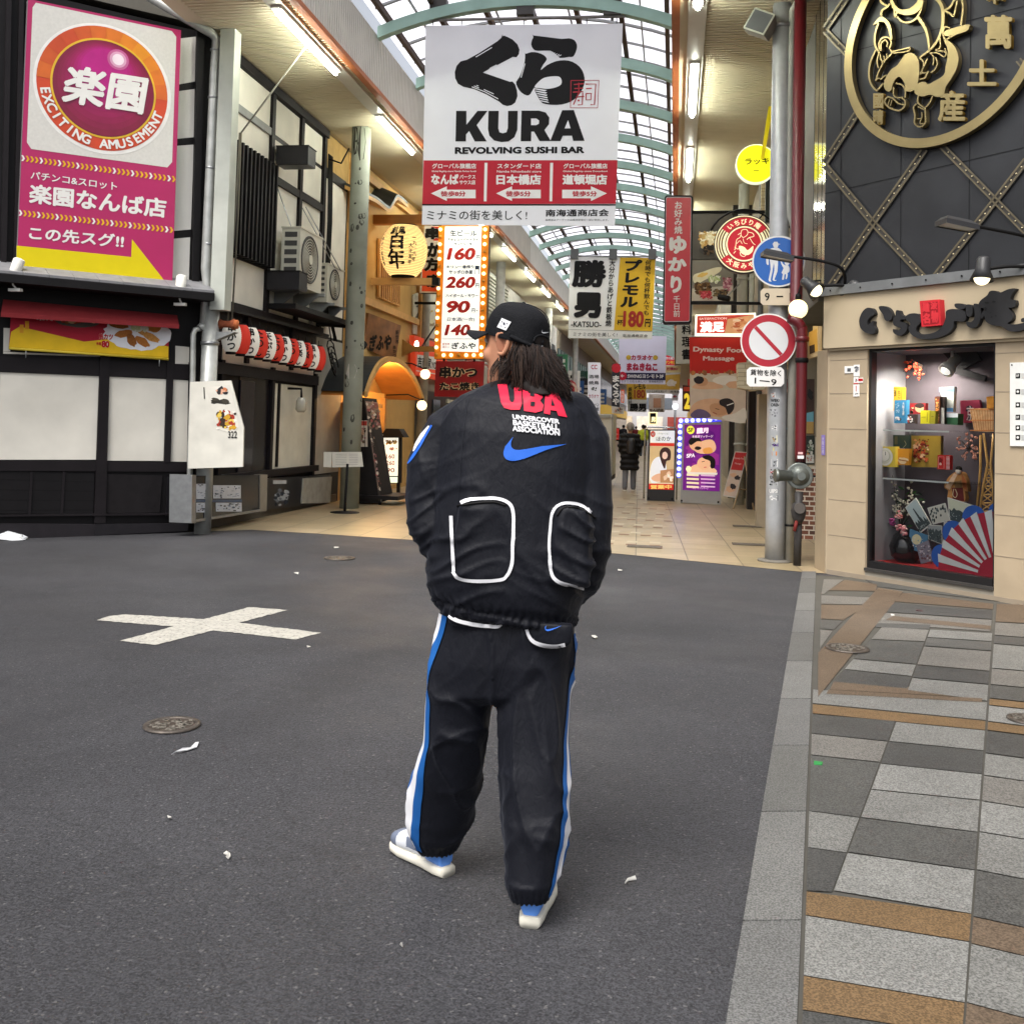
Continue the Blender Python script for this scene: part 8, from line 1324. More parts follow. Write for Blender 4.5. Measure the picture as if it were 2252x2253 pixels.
n_ = N.new('ShaderNodeTexNoise'); n_.inputs['Scale'].default_value = 48; n_.inputs['Detail'].default_value = 7; n_.inputs['Distortion'].default_value = .6; tc = [n for n in N if n.type == 'TEX_COORD'][0]; mp = N.new('ShaderNodeMapping'); mp.inputs['Scale'].default_value = (1, 1, .55); L.new(tc.outputs['Object'], mp.inputs[0]); L.new(mp.outputs[0], n_.inputs['Vector']); bp = N.new('ShaderNodeBump'); bp.inputs['Strength'].default_value = .5; bp.inputs['Distance'].default_value = .006; wn = N.new('ShaderNodeTexNoise'); wn.inputs['Scale'].default_value = 9; wn.inputs['Detail'].default_value = 1; wn.inputs['Distortion'].default_value = .4; m2_ = N.new('ShaderNodeMapping'); m2_.inputs['Scale'].default_value = (1.2, 1, .5); m2_.inputs['Rotation'].default_value = (0, .5, 0); L.new(tc.outputs['Object'], m2_.inputs[0]); L.new(m2_.outputs[0], wn.inputs['Vector']); s1 = N.new('ShaderNodeMath'); s1.operation = 'SUBTRACT'; s1.inputs[1].default_value = .5; L.new(wn.outputs[0], s1.inputs[0]); s2 = N.new('ShaderNodeMath'); s2.operation = 'ABSOLUTE'; L.new(s1.outputs[0], s2.inputs[0]); s3 = N.new('ShaderNodeMath'); s3.operation = 'MULTIPLY_ADD'; s3.inputs[1].default_value = -1.6; L.new(s2.outputs[0], s3.inputs[0]); L.new(n_.outputs[0], s3.inputs[2]); L.new(s3.outputs[0], bp.inputs['Height']); L.new(bp.outputs[0], b_.inputs['Normal'])
SKN = M('b98468', .5, .08, 25, .05); N, L = nodes(SKN); N['Principled BSDF'].inputs['Subsurface Weight'].default_value = .1; N['Principled BSDF'].inputs['Subsurface Radius'].default_value = (.02, .008, .005)
HAI = [M('17110f', .7, .2, 60, 0, 0, 0, 'h%d' % i) if i == 0 else M(['', '261b17', '35271f'][i], .55, .2, 60, 0, 0, 0, 'h%d' % i) for i in range(3)]
who = thing('person', 'long haired person in black cap and wide black tracksuit seen from behind on the asphalt', 'person', (-.55, 3.3, 0))
YT = 3.3
# --- body: one skin under the clothes
bd = MB(); Hc = px(972, 652, 3.3); fd_ = V((-.87, .49, 0)).normalized(); sd_ = V((.49, .87, 0)); UP = V((0, 0, 1))
loft(bd, [(Hc+UP*z_+fd_*f_, fd_*a, sd_*w) for z_, a, w, f_ in ((-.135, .045, .04, .045), (-.12, .066, .052, .03), (-.09, .082, .062, .015), (-.05, .092, .071, .004), (0, .099, .077, 0), (.05, .1, .079, -.002), (.09, .087, .07, -.004), (.115, .06, .05, -.004), (.127, .02, .02, -.004))], 24, SKN, 2.1)
limb(bd, [(Hc+V((-.01, 0, -.05))-fd_*.03, .058), (px(985, 735, 3.3), .062), (px(985, 780, 3.3), .075)])
for k, (z_, r_, f_) in enumerate(((.03, .012, .098), (.005, .014, .106), (-.018, .019, .112))): bd.ball(Hc+UP*z_+fd_*f_, r_, SKN, 10)
bd.ball(Hc+fd_*.09-UP*.062, .02, SKN, 10); bd.ball(Hc+fd_*.088-UP*.108, .022, SKN, 10)
for s_ in (-1, 1): bd.ball(Hc+fd_*.07-UP*.03+sd_*s_*.04, .03, SKN, 10); bd.ball(Hc+fd_*.083+UP*.035+sd_*s_*.03, .02, SKN, 10)
loft(bd, [(px(982, y, 3.3), V((w, 0, 0)), V((0, d, 0))) for y, w, d in ((760, .1, .07), (785, .18, .09), (900, .17, .1), (1050, .15, .1), (1180, .16, .1), (1300, .12, .09))], 18, SKN)
for pts in ([(880, 790, 3.3, .055), (822, 900, 3.3, .05), (828, 1010, 3.28, .042), (885, 1085, 3.46, .035), (920, 1100, 3.52, .032)], [(1082, 790, 3.3, .055), (1106, 910, 3.3, .05), (1108, 1040, 3.3, .042), (1075, 1110, 3.45, .035), (1040, 1115, 3.52, .032)], [(905, 1250, 3.3, .085), (862, 1420, 3.36, .065), (830, 1570, 3.46, .05), (832, 1590, 3.47, .045)], [(1010, 1250, 3.3, .085), (1008, 1450, 3.24, .065), (1008, 1650, 3.19, .05), (1008, 1680, 3.2, .045)]): limb(bd, [(px(x, y, Y), r_) for x, y, Y, r_ in pts], SKN)
for (hx, hy, s_) in ((930, 1105, 1), (1030, 1118, -1)):   # hands inside the front pockets
    h = px(hx, hy, 3.53); bd.ball(h, .036, SKN, 10)
    for k in range(4): limb(bd, [(h+V((.02*s_, .01, .025-.017*k)), .011), (h+V(((.055+.006*(k in (1, 2)))*s_, .012, .024-.017*k)), .01), (h+V(((.072+.008*(k in (1, 2)))*s_, -.006, .022-.017*k)), .009)], SKN, 8)
    limb(bd, [(h+V((0, 0, .03)), .012), (h+V((.03*s_, -.01, .055)), .01)], SKN, 8)
vs, ns, fs = fuse(bd, .0075, 4); mesh_of(vs, fs, [SKN], 'body', who)
# ear, eyes, brows, mouth
earc = px(957, 652, 3.3)+V((-.005, -.075, 0)); a = MB()
a.tube(smooth2([tuple(earc+V((x, d, z_))) for x, d, z_ in ((-.012, .012, -.028), (.004, 0, -.032), (.018, -.006, -.008), (.02, -.008, .018), (.004, -.006, .034), (-.014, .002, .028), (-.016, .01, .006))], 4), .0075, SKN, 8); a.lathe(earc+V((.002, .008, 0)), [(.004, 0), (.022, .002), (.024, .006)], M('a06c54', .5), 14, V((.3, -1, 0))); a.build('ear', who)
a = MB()
for s_ in (-1, 1): a.ball(Hc+fd_*.092+UP*.02+sd_*s_*.032, .011, M('e8e4de', .2), 10); a.ball(Hc+fd_*.0995+UP*.02+sd_*s_*.033, .0055, M('1a1210', .2), 8)
a.build('eyes', who); a = MB(); [a.tube([Hc+fd_*.098+UP*.043+sd_*s_*.014, Hc+fd_*.096+UP*.048+sd_*s_*.034, Hc+fd_*.082+UP*.042+sd_*s_*.054], [.004, .005, .002], HAI[0], 6) for s_ in (-1, 1)]; a.build('eyebrow', who); a = MB(); a.tube([Hc+fd_*.094-UP*.07+sd_*.022, Hc+fd_*.108-UP*.067, Hc+fd_*.094-UP*.07-sd_*.022], [.004, .007, .004], M('8f4f45', .5), 8); a.build('lips', who)
# --- jacket
def ring(y, xl, xr, Y, d, tilt=0): 
    p, q = px(xl, y-tilt, Y), px(xr, y+tilt, Y); return ((p+q)/2, (q-p)/2, V((0, d, 0)))
jk = MB()
loft(jk, [ring(*r_) for r_ in ((716, 938, 1052, 3.31, .075, 0), (730, 905, 1068, 3.31, .095, 2), (748, 868, 1092, 3.3, .125, 3), (775, 845, 1112, 3.3, .155, 4), (815, 832, 1122, 3.3, .178, 4), (880, 826, 1124, 3.3, .192, 4), (960, 822, 1120, 3.3, .2, 5), (1050, 815, 1114, 3.3, .205, 8), (1100, 812, 1106, 3.3, .205, 12), (1128, 818, 1098, 3.3, .195, 16), (1140, 828, 1090, 3.3, .18, 18), (1151, 832, 1086, 3.3, .174, 18), (1158, 832, 1087, 3.3, .176, 18))], 44, NYL, 2.5)
limb(jk, [(px(x, y, Y), r_/588) for x, y, Y, r_ in ((892, 782, 3.31, 46), (850, 815, 3.3, 54), (820, 880, 3.29, 57), (811, 940, 3.28, 51), (816, 990, 3.26, 47), (833, 1016, 3.26, 45), (860, 1055, 3.4, 41), (890, 1082, 3.5, 37))], NYL, 18)
limb(jk, [(px(x, y, Y), r_/588) for x, y, Y, r_ in ((1078, 785, 3.31, 48), (1100, 835, 3.3, 53), (1106, 905, 3.29, 50), (1109, 980, 3.27, 48), (1108, 1035, 3.27, 45), (1097, 1082, 3.3, 42), (1078, 1108, 3.4, 38), (1060, 1112, 3.5, 34))], NYL, 18)
for (x, y, w, h) in ((1061, 1188, 62, 84), (1258, 1202, 46, 84)):   # bulging back pockets (2252 px)
    c = PY(3.135).at(x, y); u_ = 3.12/2250; loft(jk, [(c+V((0, .0, dz*h*u_)), V((w*u_*f_, 0, 0)), V((0, .045*f_, 0))) for dz, f_ in ((-1, .86), (-.85, .98), (-.4, 1), (.3, .98), (.8, .92), (1, .82))], 24, NYL, 3.4)
vs, ns, fs = fuse(jk, .0072, 4)
def fold(p, n, arm):
    """creases: ridged noise stretched along the hang of the cloth, stronger in the bends of the sleeves"""
    w = noise.noise(V((p.x*3, p.y*3, p.z*3)))
    r1 = max(0, 1-abs(noise.noise(V((p.x*5.5+p.z*1.6+w*.6, p.y*5, p.z*1.3+3)))*3.2)); q2 = V((p.x*5+w*.5, p.y*5, p.z*15+p.x*7*(1 if p.x > -.5 else -1)+w*1.5)); r2 = max(0, 1-abs(noise.noise(q2)*2.6))
    return r1*r1*r1*.007+r2*r2*.0105*arm-.003-.003*arm
el = [px(826, 1010, 3.1), px(1108, 1040, 3.1), px(862, 1050, 3.2)]; tl = px(900, 1060, YT).x; trx = px(1070, 1060, YT).x; hemz = lambda x: px(960, 1139, YT).z-(x-px(960, 1139, YT).x)*.14
rp = random.Random(1); out = []
for p, n in zip(vs, ns):
    dmin = min((p-e).length for e in el); arm = .12+1.3*max(0, 1-dmin/.24)+(.15 if (p.x < tl or p.x > trx) else 0)+.15*max(0, 1-abs(p.z-.98)/.1); q = p+n*fold(p, n, arm)
    dz = p.z-hemz(p.x)
    if -.08 < dz < .03: an = atan2(p.y-3.3, p.x+.5); k = max(0, 1-abs(dz+.012)/.04); q = q+n*(.006*sin(an*46+3*noise.noise(V((an*3, dz*30, 1))))*k)
    if dz < -.012: q = q+n*.008
    out.append(q)
mesh_of(out, fs, [NYL], 'jacket', who); JT = BVHTree.FromPolygons(out, fs)
def onsurf(T, x, y, l=.003, near=None):
    d = ray(x, y).normalized(); h = T.ray_cast(CAM, d)
    if h[0] is None or (h[0]-CAM).length > 4.2:
        h = T.find_nearest(CAM+d*3.25)
    n = h[1] if h[1].dot(d) < 0 else -h[1]; return h[0]-d*l*.5+n*l*.6
def decal(T, polys, z, m, l=.0035, sub=.0): 
    b = MB()
    for pts in polys:
        # triangulate finely so the print follows the cloth
        me = bpy.data.meshes.new('d'); me.from_pydata([(x, y, 0) for x, y in pts], [], [list(range(len(pts)))]); bm = bmesh.new(); bm.from_mesh(me); bmesh.ops.triangulate(bm, faces=bm.faces); 
        for _ in range(3):
            es = [e for e in bm.edges if e.calc_length() > sub]
            if not es or not sub: break
            bmesh.ops.subdivide_edges(bm, edges=es, cuts=1); bmesh.ops.triangulate(bm, faces=bm.faces)
        bm.verts.index_update(); b.add([onsurf(T, *z(v.co.x, v.co.y), l) for v in bm.verts], [[v.index for v in f.verts] for f in bm.faces], m, True); bm.free(); bpy.data.meshes.remove(me)
    return b
CRD = M('c81e3c', .5, .05); CWH = M('dedee2', .55, .04); CBL = M('2a62c4', .5, .06)
U_ = [(858, 690), (930, 687), (952, 815), (966, 830), (984, 825), (990, 800), (985, 690), (1042, 700), (1046, 840), (1030, 885), (960, 885), (910, 870), (885, 830)]
B_ = [(1050, 705), (1150, 715), (1195, 740), (1205, 790), (1185, 815), (1212, 850), (1203, 893), (1150, 907), (1062, 893)]
A_2 = [(1228, 730), (1318, 745), (1393, 942), (1325, 930), (1313, 895), (1266, 888), (1262, 922), (1215, 912)]
decal(JT, [U_, B_, A_2], zb, CRD, .004, 26).build('red_lettering', who)
k_ = decal(JT, [[(1110, 752), (1142, 756), (1140, 782), (1110, 780)], [(1112, 822), (1146, 826), (1142, 858), (1112, 856)], [(1276, 800), (1298, 856), (1270, 852)]], zb, NYL, .006, 20); k_.build('letter_gap', who)
a = MB()
for tx_, (q0, q1, q2) in (('UNDERCOVER', ((972, 918), (1332, 958), (975, 957))), ('BASKETBALL', ((976, 960), (1332, 1000), (978, 1004))), ('ASSOCIATION', ((972, 1005), (1335, 1042), (974, 1050)))):
    gv, gf, (x0_, y0_, x1_, y1_) = glyphs(tx_)
    for k in range(8):
        dx, dy = .05*cos(k*.785), .05*sin(k*.785); P_2 = []
        for x, y in gv:
            u = (x-x0_+dx+.05)/(x1_-x0_+.1); w = (y1_-y+dy+.05)/(y1_-y0_+.1); P_2.append(onsurf(JT, *zb(q0[0]+(q1[0]-q0[0])*u+(q2[0]-q0[0])*w, q0[1]+(q1[1]-q0[1])*u+(q2[1]-q0[1])*w), .004+k*.0003))
        a.add(P_2, gf, CWH)
a.build('white_lettering', who)
sw = smooth2([(978, 1093), (962, 1140), (968, 1175), (1000, 1193), (1060, 1190), (1200, 1165)], 4)+smooth2([(1392, 1148), (1250, 1188), (1120, 1240), (1040, 1268), (970, 1278), (922, 1262), (904, 1220), (918, 1165)], 4); decal(JT, [sw], zb, CBL, .004, 24).build('blue_swoosh', who)
nat = lambda x, y: (x, y)
def stripe(T, cl, w, m, z, name, l=.003): 
    P0 = []; pts = smooth2(cl, 5); b = MB(); vs = []
    for i, (x, y) in enumerate(pts):
        ax_, ay_ = pts[max(i-1, 0)]; bx, by = pts[min(i+1, len(pts)-1)]; d = hypot(bx-ax_, by-ay_); nx, ny = -(by-ay_)/d, (bx-ax_)/d; ww = w if not isinstance(w, list) else w[min(int(i/5), len(w)-1)]+(w[min(int(i/5)+1, len(w)-1)]-w[min(int(i/5), len(w)-1)])*((i % 5)/5)
        for k in (-1, 0, 1): vs.append(onsurf(T, *z(x+nx*ww/2*k, y+ny*ww/2*k), l))
    b.add(vs, [(3*i+k, 3*i+k+1, 3*i+k+4, 3*i+k+3) for i in range(len(pts)-1) for k in (0, 1)], m, True); return b.build(name, who)
def piping(T, pts, r_, m, l=.002, k=5): 
    b = MB(); b.tube([onsurf(T, x, y, l) for x, y in smooth2(pts, k)], r_, m, 8); return b
stripe(JT, [(1014, 1107), (1035, 1099), (1078, 1096), (1106, 1100), (1123, 1111), (1129, 1131), (1129, 1165), (1128, 1200), (1126, 1240), (1115, 1266), (1098, 1276), (1040, 1278), (1008, 1271), (997, 1258)], 7.5, CWH, nat, 'pocket_piping', .005)
stripe(JT, [(993, 1135), (994, 1165), (996, 1200), (998, 1235), (999, 1258)], 7.5, CWH, nat, 'pocket_piping', .005)
stripe(JT, [(1300, 1128), (1277, 1112), (1249, 1107), (1229, 1112), (1215, 1131), (1211, 1165), (1209, 1200), (1211, 1242), (1217, 1268), (1232, 1281), (1258, 1288), (1283, 1295)], 7.5, CWH, nat, 'pocket_piping', .005)
a = piping(JT, [(1006, 1113), (1040, 1108), (1085, 1105), (1112, 1112)], .003, INK, .003); a.build('pocket_zip', who); piping(JT, [(1225, 1135), (1240, 1118), (1275, 1120), (1310, 1140)], .003, INK, .003).build('pocket_zip', who)
# sleeve stripe at the left shoulder
stripe(JT, [(350, 1003), (300, 1085), (240, 1190), (196, 1258), (165, 1300)], [14, 20, 22, 20, 8], CBL, zb, 'sleeve_stripe'); stripe(JT, [(332, 1008), (283, 1075), (240, 1145), (212, 1205)], [10, 26, 24, 8], CWH, zb, 'sleeve_stripe', .005)
a = MB(); c = px(829, 1129, 3.22); a.tube([c, c+V((.012, .0, -.015)), c+V((.02, 0, -.02))], [.008, .014, .01], M('b03448', .6), 8); a.build('red_lining', who)
SEAM = M('1a1c24', .6)
for q in ([(640, 765), (603, 1000), (578, 1250), (562, 1480), (548, 1640)], [(1500, 880), (1568, 1080), (1600, 1330), (1592, 1620)]): stripe(JT, q, 4, SEAM, zb, 'seam', .003)
adopt([c for c in who.children if stem(c) == 'jacket'][0], {'red_lettering', 'letter_gap', 'white_lettering', 'blue_swoosh', 'pocket_piping', 'pocket_zip', 'sleeve_stripe', 'seam', 'red_lining'})
# --- trousers
tr_ = MB()
loft(tr_, [ring(*r_) for r_ in ((1135, 838, 1080, 3.3, .15, 8), (1180, 832, 1084, 3.3, .155, 8), (1240, 822, 1082, 3.3, .155, 4), (1300, 816, 1078, 3.3, .14, 0), (1318, 850, 1040, 3.3, .1, 0))], 36, NYL, 2.5)
loft(tr_, [ring(*r_) for r_ in ((1190, 830, 962, 3.3, .13, 0), (1250, 814, 950, 3.3, .13, 0), (1320, 808, 932, 3.31, .125, 0), (1400, 800, 917, 3.33, .115, 0), (1450, 784, 911, 3.36, .11, 0), (1500, 774, 903, 3.4, .108, 0), (1545, 773, 892, 3.43, .105, 0), (1575, 780, 878, 3.45, .095, 0), (1593, 788, 868, 3.46, .082, 0), (1603, 794, 863, 3.46, .074, 0))], 32, NYL, 2.4)
loft(tr_, [ring(*r_) for r_ in ((1190, 948, 1084, 3.3, .13, 0), (1250, 940, 1080, 3.3, .132, 0), (1320, 938, 1075, 3.28, .128, 0), (1400, 944, 1071, 3.25, .12, 0), (1480, 946, 1077, 3.22, .118, 0), (1550, 948, 1072, 3.2, .115, 0), (1620, 951, 1061, 3.18, .108, 0), (1656, 952, 1050, 3.16, .095, 0), (1678, 961, 1042, 3.16, .082, 0), (1690, 966, 1036, 3.16, .074, 0))], 32, NYL, 2.4)
for (x, y, w, h) in ((1210, 1395, 52, 28), (1040, 1365, 60, 14)): c = PY(3.17).at(x, y); u_ = 3.15/2250; loft(tr_, [(c+V((0, 0, dz*h*u_)), V((w*u_*f_, 0, 0)), V((0, .03*f_, 0))) for dz, f_ in ((-1, .8), (-.6, .97), (.3, 1), (1, .95))], 20, NYL, 3)
vs, ns, fs = fuse(tr_, .0075, 4); out = []
cuffs = ((px(828, 1596, 3.46), .07), (px(1001, 1682, 3.16), .07)); knee = (px(1010, 1470, 3.12), px(850, 1440, 3.25), px(1010, 1640, 3.08))
for p, n in zip(vs, ns):
    w = noise.noise(V((p.x*3, p.y*3, p.z*2.5))); r1 = max(0, 1-abs(noise.noise(V((p.x*8+p.z*1.2, p.y*7, p.z*1.5+w)))*3)); q2 = V((p.x*5, p.y*5, p.z*8-p.x*6+w*1.6)); r2 = max(0, 1-abs(noise.noise(q2+V((9, 2, 4)))*2.6)); k = .25+1.1*max(0, 1-min((p-e).length for e in knee)/.2); d = r1*r1*r1*.013+r2*r2*.009*k-.004-.002*k
    for c, w in cuffs:
        dz = abs(p.z-c.z)
        if dz < .05 and (p-c).length < .14: an = atan2(p.y-c.y, p.x-c.x); d = d*.3+.005*sin(an*30)*(1-dz/.05)
    out.append(p+n*d)
mesh_of(out, fs, [NYL], 'trousers', who); TT = BVHTree.FromPolygons(out, fs); SBL = M('1f5a9e', .5, .06)
LLEG = ((1150, 832, 962, 3.3), (1250, 814, 950, 3.3), (1320, 808, 932, 3.31), (1400, 800, 917, 3.33), (1450, 784, 911, 3.36), (1500, 774, 903, 3.4), (1545, 773, 892, 3.43), (1575, 780, 878, 3.45), (1606, 794, 863, 3.46))
RLEG = ((1150, 948, 1084, 3.3), (1250, 940, 1080, 3.3), (1320, 938, 1075, 3.28), (1400, 944, 1071, 3.25), (1480, 946, 1077, 3.22), (1550, 948, 1072, 3.2), (1620, 951, 1061, 3.18), (1662, 952, 1050, 3.16), (1692, 966, 1036, 3.16))
def legat(tab, y):
    for p_, q_ in zip(tab, tab[1:]):
        if p_[0] <= y <= q_[0]: k = (y-p_[0])/(q_[0]-p_[0]); return px((p_[1]+p_[2])/2*(1-k)+(q_[1]+q_[2])/2*k, y, p_[3]*(1-k)+q_[3]*k)
def legstripe(tab, sg, bands, m, l):
    b = MB(); vs = []; y0_, y1_ = bands[0][0], bands[-1][0]; n = int((y1_-y0_)/7); K_ = 5
    for i in range(n+1):
        y = y0_+(y1_-y0_)*i/n
        for p_, q_ in zip(bands, bands[1:]):
            if p_[0] <= y <= q_[0]: k = (y-p_[0])/(q_[0]-p_[0]); k = k*k*(3-2*k); f0, f1 = p_[1]*(1-k)+q_[1]*k, p_[2]*(1-k)+q_[2]*k; break
        c = legat(tab, y)
        for j in range(K_):
            f = radians(f0+(f1-f0)*j/(K_-1)+9*(-sg)); d = V((sg*cos(f), -sin(f), 0)); h = TT.ray_cast(c, d); p = h[0] if h[0] else c+d*.11; vs.append(p+d*l)
    b.add(vs, [(K_*i+j, K_*i+j+1, K_*i+K_+j+1, K_*i+K_+j) for i in range(n) for j in range(K_-1)], m, True); b.build('side_stripe', who)
legstripe(LLEG, -1, [(1155, 6, 30), (1260, 2, 16), (1330, 4, 26), (1400, 4, 30), (1480, 2, 34), (1590, 4, 36)], CWH, .004); legstripe(LLEG, -1, [(1155, 30, 46), (1260, 16, 32), (1330, 26, 42), (1400, 30, 46), (1480, 34, 52), (1593, 36, 54)], SBL, .0043); legstripe(LLEG, -1, [(1175, -14, 6), (1260, -14, 2), (1400, -14, 4), (1540, -14, 2)], SBL, .0045)
legstripe(RLEG, 1, [(1200, -12, 2), (1300, 0, 12), (1400, 8, 22), (1480, 14, 36), (1600, 14, 38), (1672, 18, 34)], CWH, .004); legstripe(RLEG, 1, [(1190, 2, 18), (1300, 12, 28), (1400, 22, 38), (1480, 36, 50), (1600, 38, 51), (1678, 34, 50)], SBL, .0043); legstripe(RLEG, 1, [(1330, -14, 0), (1480, -14, 14), (1600, -14, 14), (1680, -12, 18)], SBL, .0038)
stripe(TT, [(592, 372), (575, 480), (545, 600), (512, 712)], 3, SEAM, zl, 'seam', .002)
lz = lambda p: [zl(x, y) for x, y in p]
stripe(TT, lz([(293, 318), (305, 338), (340, 356), (400, 370), (470, 380), (525, 383), (552, 360)]), 8, CWH, nat, 'pocket_piping', .005); stripe(TT, lz([(658, 362), (660, 390), (668, 418), (685, 445), (712, 462), (760, 474), (800, 476), (842, 468)]), 8, CWH, nat, 'pocket_piping', .005)
decal(TT, [smooth2([(756, 378), (752, 392), (762, 396), (800, 388)], 3)+smooth2([(828, 379), (790, 396), (765, 404), (752, 400), (748, 388)], 3)], zl, M('3a72d8', .5), .005, 20).build('blue_swoosh', who)
adopt([c for c in who.children if stem(c) == 'trousers'][0], {'side_stripe', 'pocket_piping', 'blue_swoosh', 'seam'})
# --- shoes
def shoe(heel, ang, L_, roll, label):
    f_ = V((sin(ang), cos(ang), 0)); r_ = V((cos(ang), -sin(ang), 0)); t = []; P = lambda u, w, z_: heel+f_*(u*L_)+r_*(w*.001)+UP*z_
    so_, up_ = MB(), MB()
    prof = ((0, 26, 0), (.04, 31, 0), (.15, 36, 0), (.35, 36, 2), (.55, 42, 4), (.75, 47, 3), (.9, 41, 0), (.97, 28, -2), (1, 14, -3))
    for mb_, z0_, z1_, gw in ((so_, 0, .036, 3.),):
        loft(mb_, [(P(u, o_, .017 if u < .9 else .02), r_*((w+gw)*.001), UP*(.017 if u < .9 else .016)) for u, w, o_ in prof], 20, M('d6d2c4', .55, .08, 20), 4)
    loft(up_, [(P(u, o_, .024+h/2), r_*(w*.001), UP*(h/2)) for (u, w, o_), h in zip(prof[1:], (.1, .115, .108, .09, .065, .055, .042, .03))], 20, None, 2.6)
    o1 = so_.build('shoe_sole', who); vs, ns, fs = fuse(up_, .006, 4); SB, SW_, SG = M('5c93e6', .45, .06, 20), M('cfd2d8', .5, .06, 20), M('6a7284', .5, .06, 20)
    fm = []
    for f in fs:
        c = sum((vs[i] for i in f), V())/len(f); u = (c-heel).dot(f_)/L_; h = c.z; fm.append(0 if u < .3 and h < .125 else (2 if .3 <= u < .62 and .05 < h < .085 else (1 if u < .8 else 2)))
    mesh_of(vs, fs, [SB, SW_, SG], 'shoe', who, fm)
hr = GR.at(*z0(997, 1756)); shoe(V((hr.x, hr.y+.01, 0)), radians(2), .3, 0, ''); hl = GR.at(*z0(846, 1655)); shoe(V((hl.x, hl.y, 0)), radians(-52), .3, 0, '')
# --- cap
cz = MB(); fu = (UP-fd_*.24).normalized(); fx_ = (fd_-fu*fd_.dot(fu)).normalized(); sx2 = fu.cross(fx_); Cc = Hc+UP*.030-fd_*.004
CAPM = M('0f1014', .85, .2, 160, .25); n = 72; vs = []; prof = smooth2([(1.0, -.014), (1.012, .0), (1.0, .03), (.955, .062), (.86, .092), (.68, .115), (.44, .128), (.18, .133), (.02, .134)], 3)
for r_, h in prof: vs += [Cc+fu*h*.82+fx_*(.111*r_*cos(2*pi*k/n))+sx2*(.09*r_*sin(2*pi*k/n)) for k in range(n)]
vs = [v+(v-Cc).normalized()*(.0045*noise.noise(V((v.x*16, v.y*16, v.z*16)))+.0025*noise.noise(V((v.x*42, v.y*42, v.z*30)))) for v in vs]
fsx = [(i*n+k, i*n+(k+1) % n, (i+1)*n+(k+1) % n, (i+1)*n+k) for i in range(len(prof)-1) for k in range(n)]; cz.add(vs, fsx, CAPM, True); cz.ball(Cc+fu*.108, .008, CAPM, 8)
cz.build('cap', who); CT = BVHTree.FromPolygons(vs, fsx)
a = MB(); m_, kk = 14, 5; vs2 = []
for j in range(kk+1):
    for i in range(m_+1):
        an = radians(-58+116*i/m_); rad = 1+.78*(j/kk)*cos(an*.9)**.8; vs2.append(Cc+fu*(-.006-.012*(j/kk)-.022*(sin(an)**2)*(j/kk))+fx_*(.111*cos(an)*rad)+sx2*(.09*sin(an)*(1+.25*j/kk)))
fq = [(j*(m_+1)+i, j*(m_+1)+i+1, (j+1)*(m_+1)+i+1, (j+1)*(m_+1)+i) for j in range(kk) for i in range(m_)]; a.add(vs2, fq, CAPM, True); a.add([v-fu*.005 for v in vs2], fq, CAPM, True)
ed = [kk*(m_+1)+i for i in range(m_+1)]; a.add([vs2[i] for i in ed]+[vs2[i]-fu*.005 for i in ed], [(i, i+1, m_+2+i, m_+1+i) for i in range(m_)], CAPM); a.build('cap_brim', who)
fl = MB(); FLW = M('dfe0e4', .6, .03)
fl = decal(CT, [[(893, 175), (965, 205), (925, 272), (857, 245)]], zb, FLW, .004, 16)
for q in ([(905, 208), (920, 212), (918, 232), (903, 228)], [(893, 200), (902, 204), (898, 211), (889, 207)], [(930, 214), (940, 218), (936, 225), (926, 221)], [(888, 232), (897, 236), (893, 243), (884, 239)], [(918, 245), (927, 249), (923, 256), (914, 252)]): b2 = decal(CT, [q], zb, M('3a3c48'), .006, 10); fl.add(b2.v, b2.f, M('3a3c48'), True)
fl.build('flag_patch', who); decal(CT, [smooth2([(1200, 262), (1196, 275), (1205, 283), (1225, 282)], 3)+smooth2([(1252, 282), (1225, 290), (1205, 291), (1194, 282)], 3)], zb, FLW, .004, 14).build('cap_swoosh', who)
op = [(1135, 355), (1145, 325), (1175, 310), (1215, 316), (1250, 345), (1265, 385), (1262, 420), (1225, 408), (1180, 388)]; decal(CT, [op], zb, HAI[0], .004, 18).build('cap_opening', who)
a = MB(); a.tube([onsurf(CT, *zb(x, y), .004) for x, y in smooth2([(1132, 358), (1145, 325), (1175, 308), (1215, 314), (1250, 343), (1268, 390)], 4)], .0035, CAPM, 6)
a.tube([onsurf(CT, *zb(x, y), .006) for x, y in smooth2([(960, 315), (1050, 355), (1130, 392), (1200, 425), (1262, 440)], 5)], .0065, CAPM, 8); a.build('cap_strap', who)
a = MB(); bc = [onsurf(CT, *zb(x, y), .010) for x, y in ((1225, 455), (1235, 425), (1258, 415))]; a.tube(bc, .003, STL, 6); a.build('strap_buckle', who)
a = MB()
for k in range(3):
    pth = [Cc+fu*h*.828+fx_*(.1118*r_*cos(q))+sx2*(.0907*r_*sin(q)) for r_, h in prof for q in [radians((-40, -95, -150)[k])]]; a.tube(pth, .0018, M('0e0f12'), 5)
a.build('cap_seam', who)
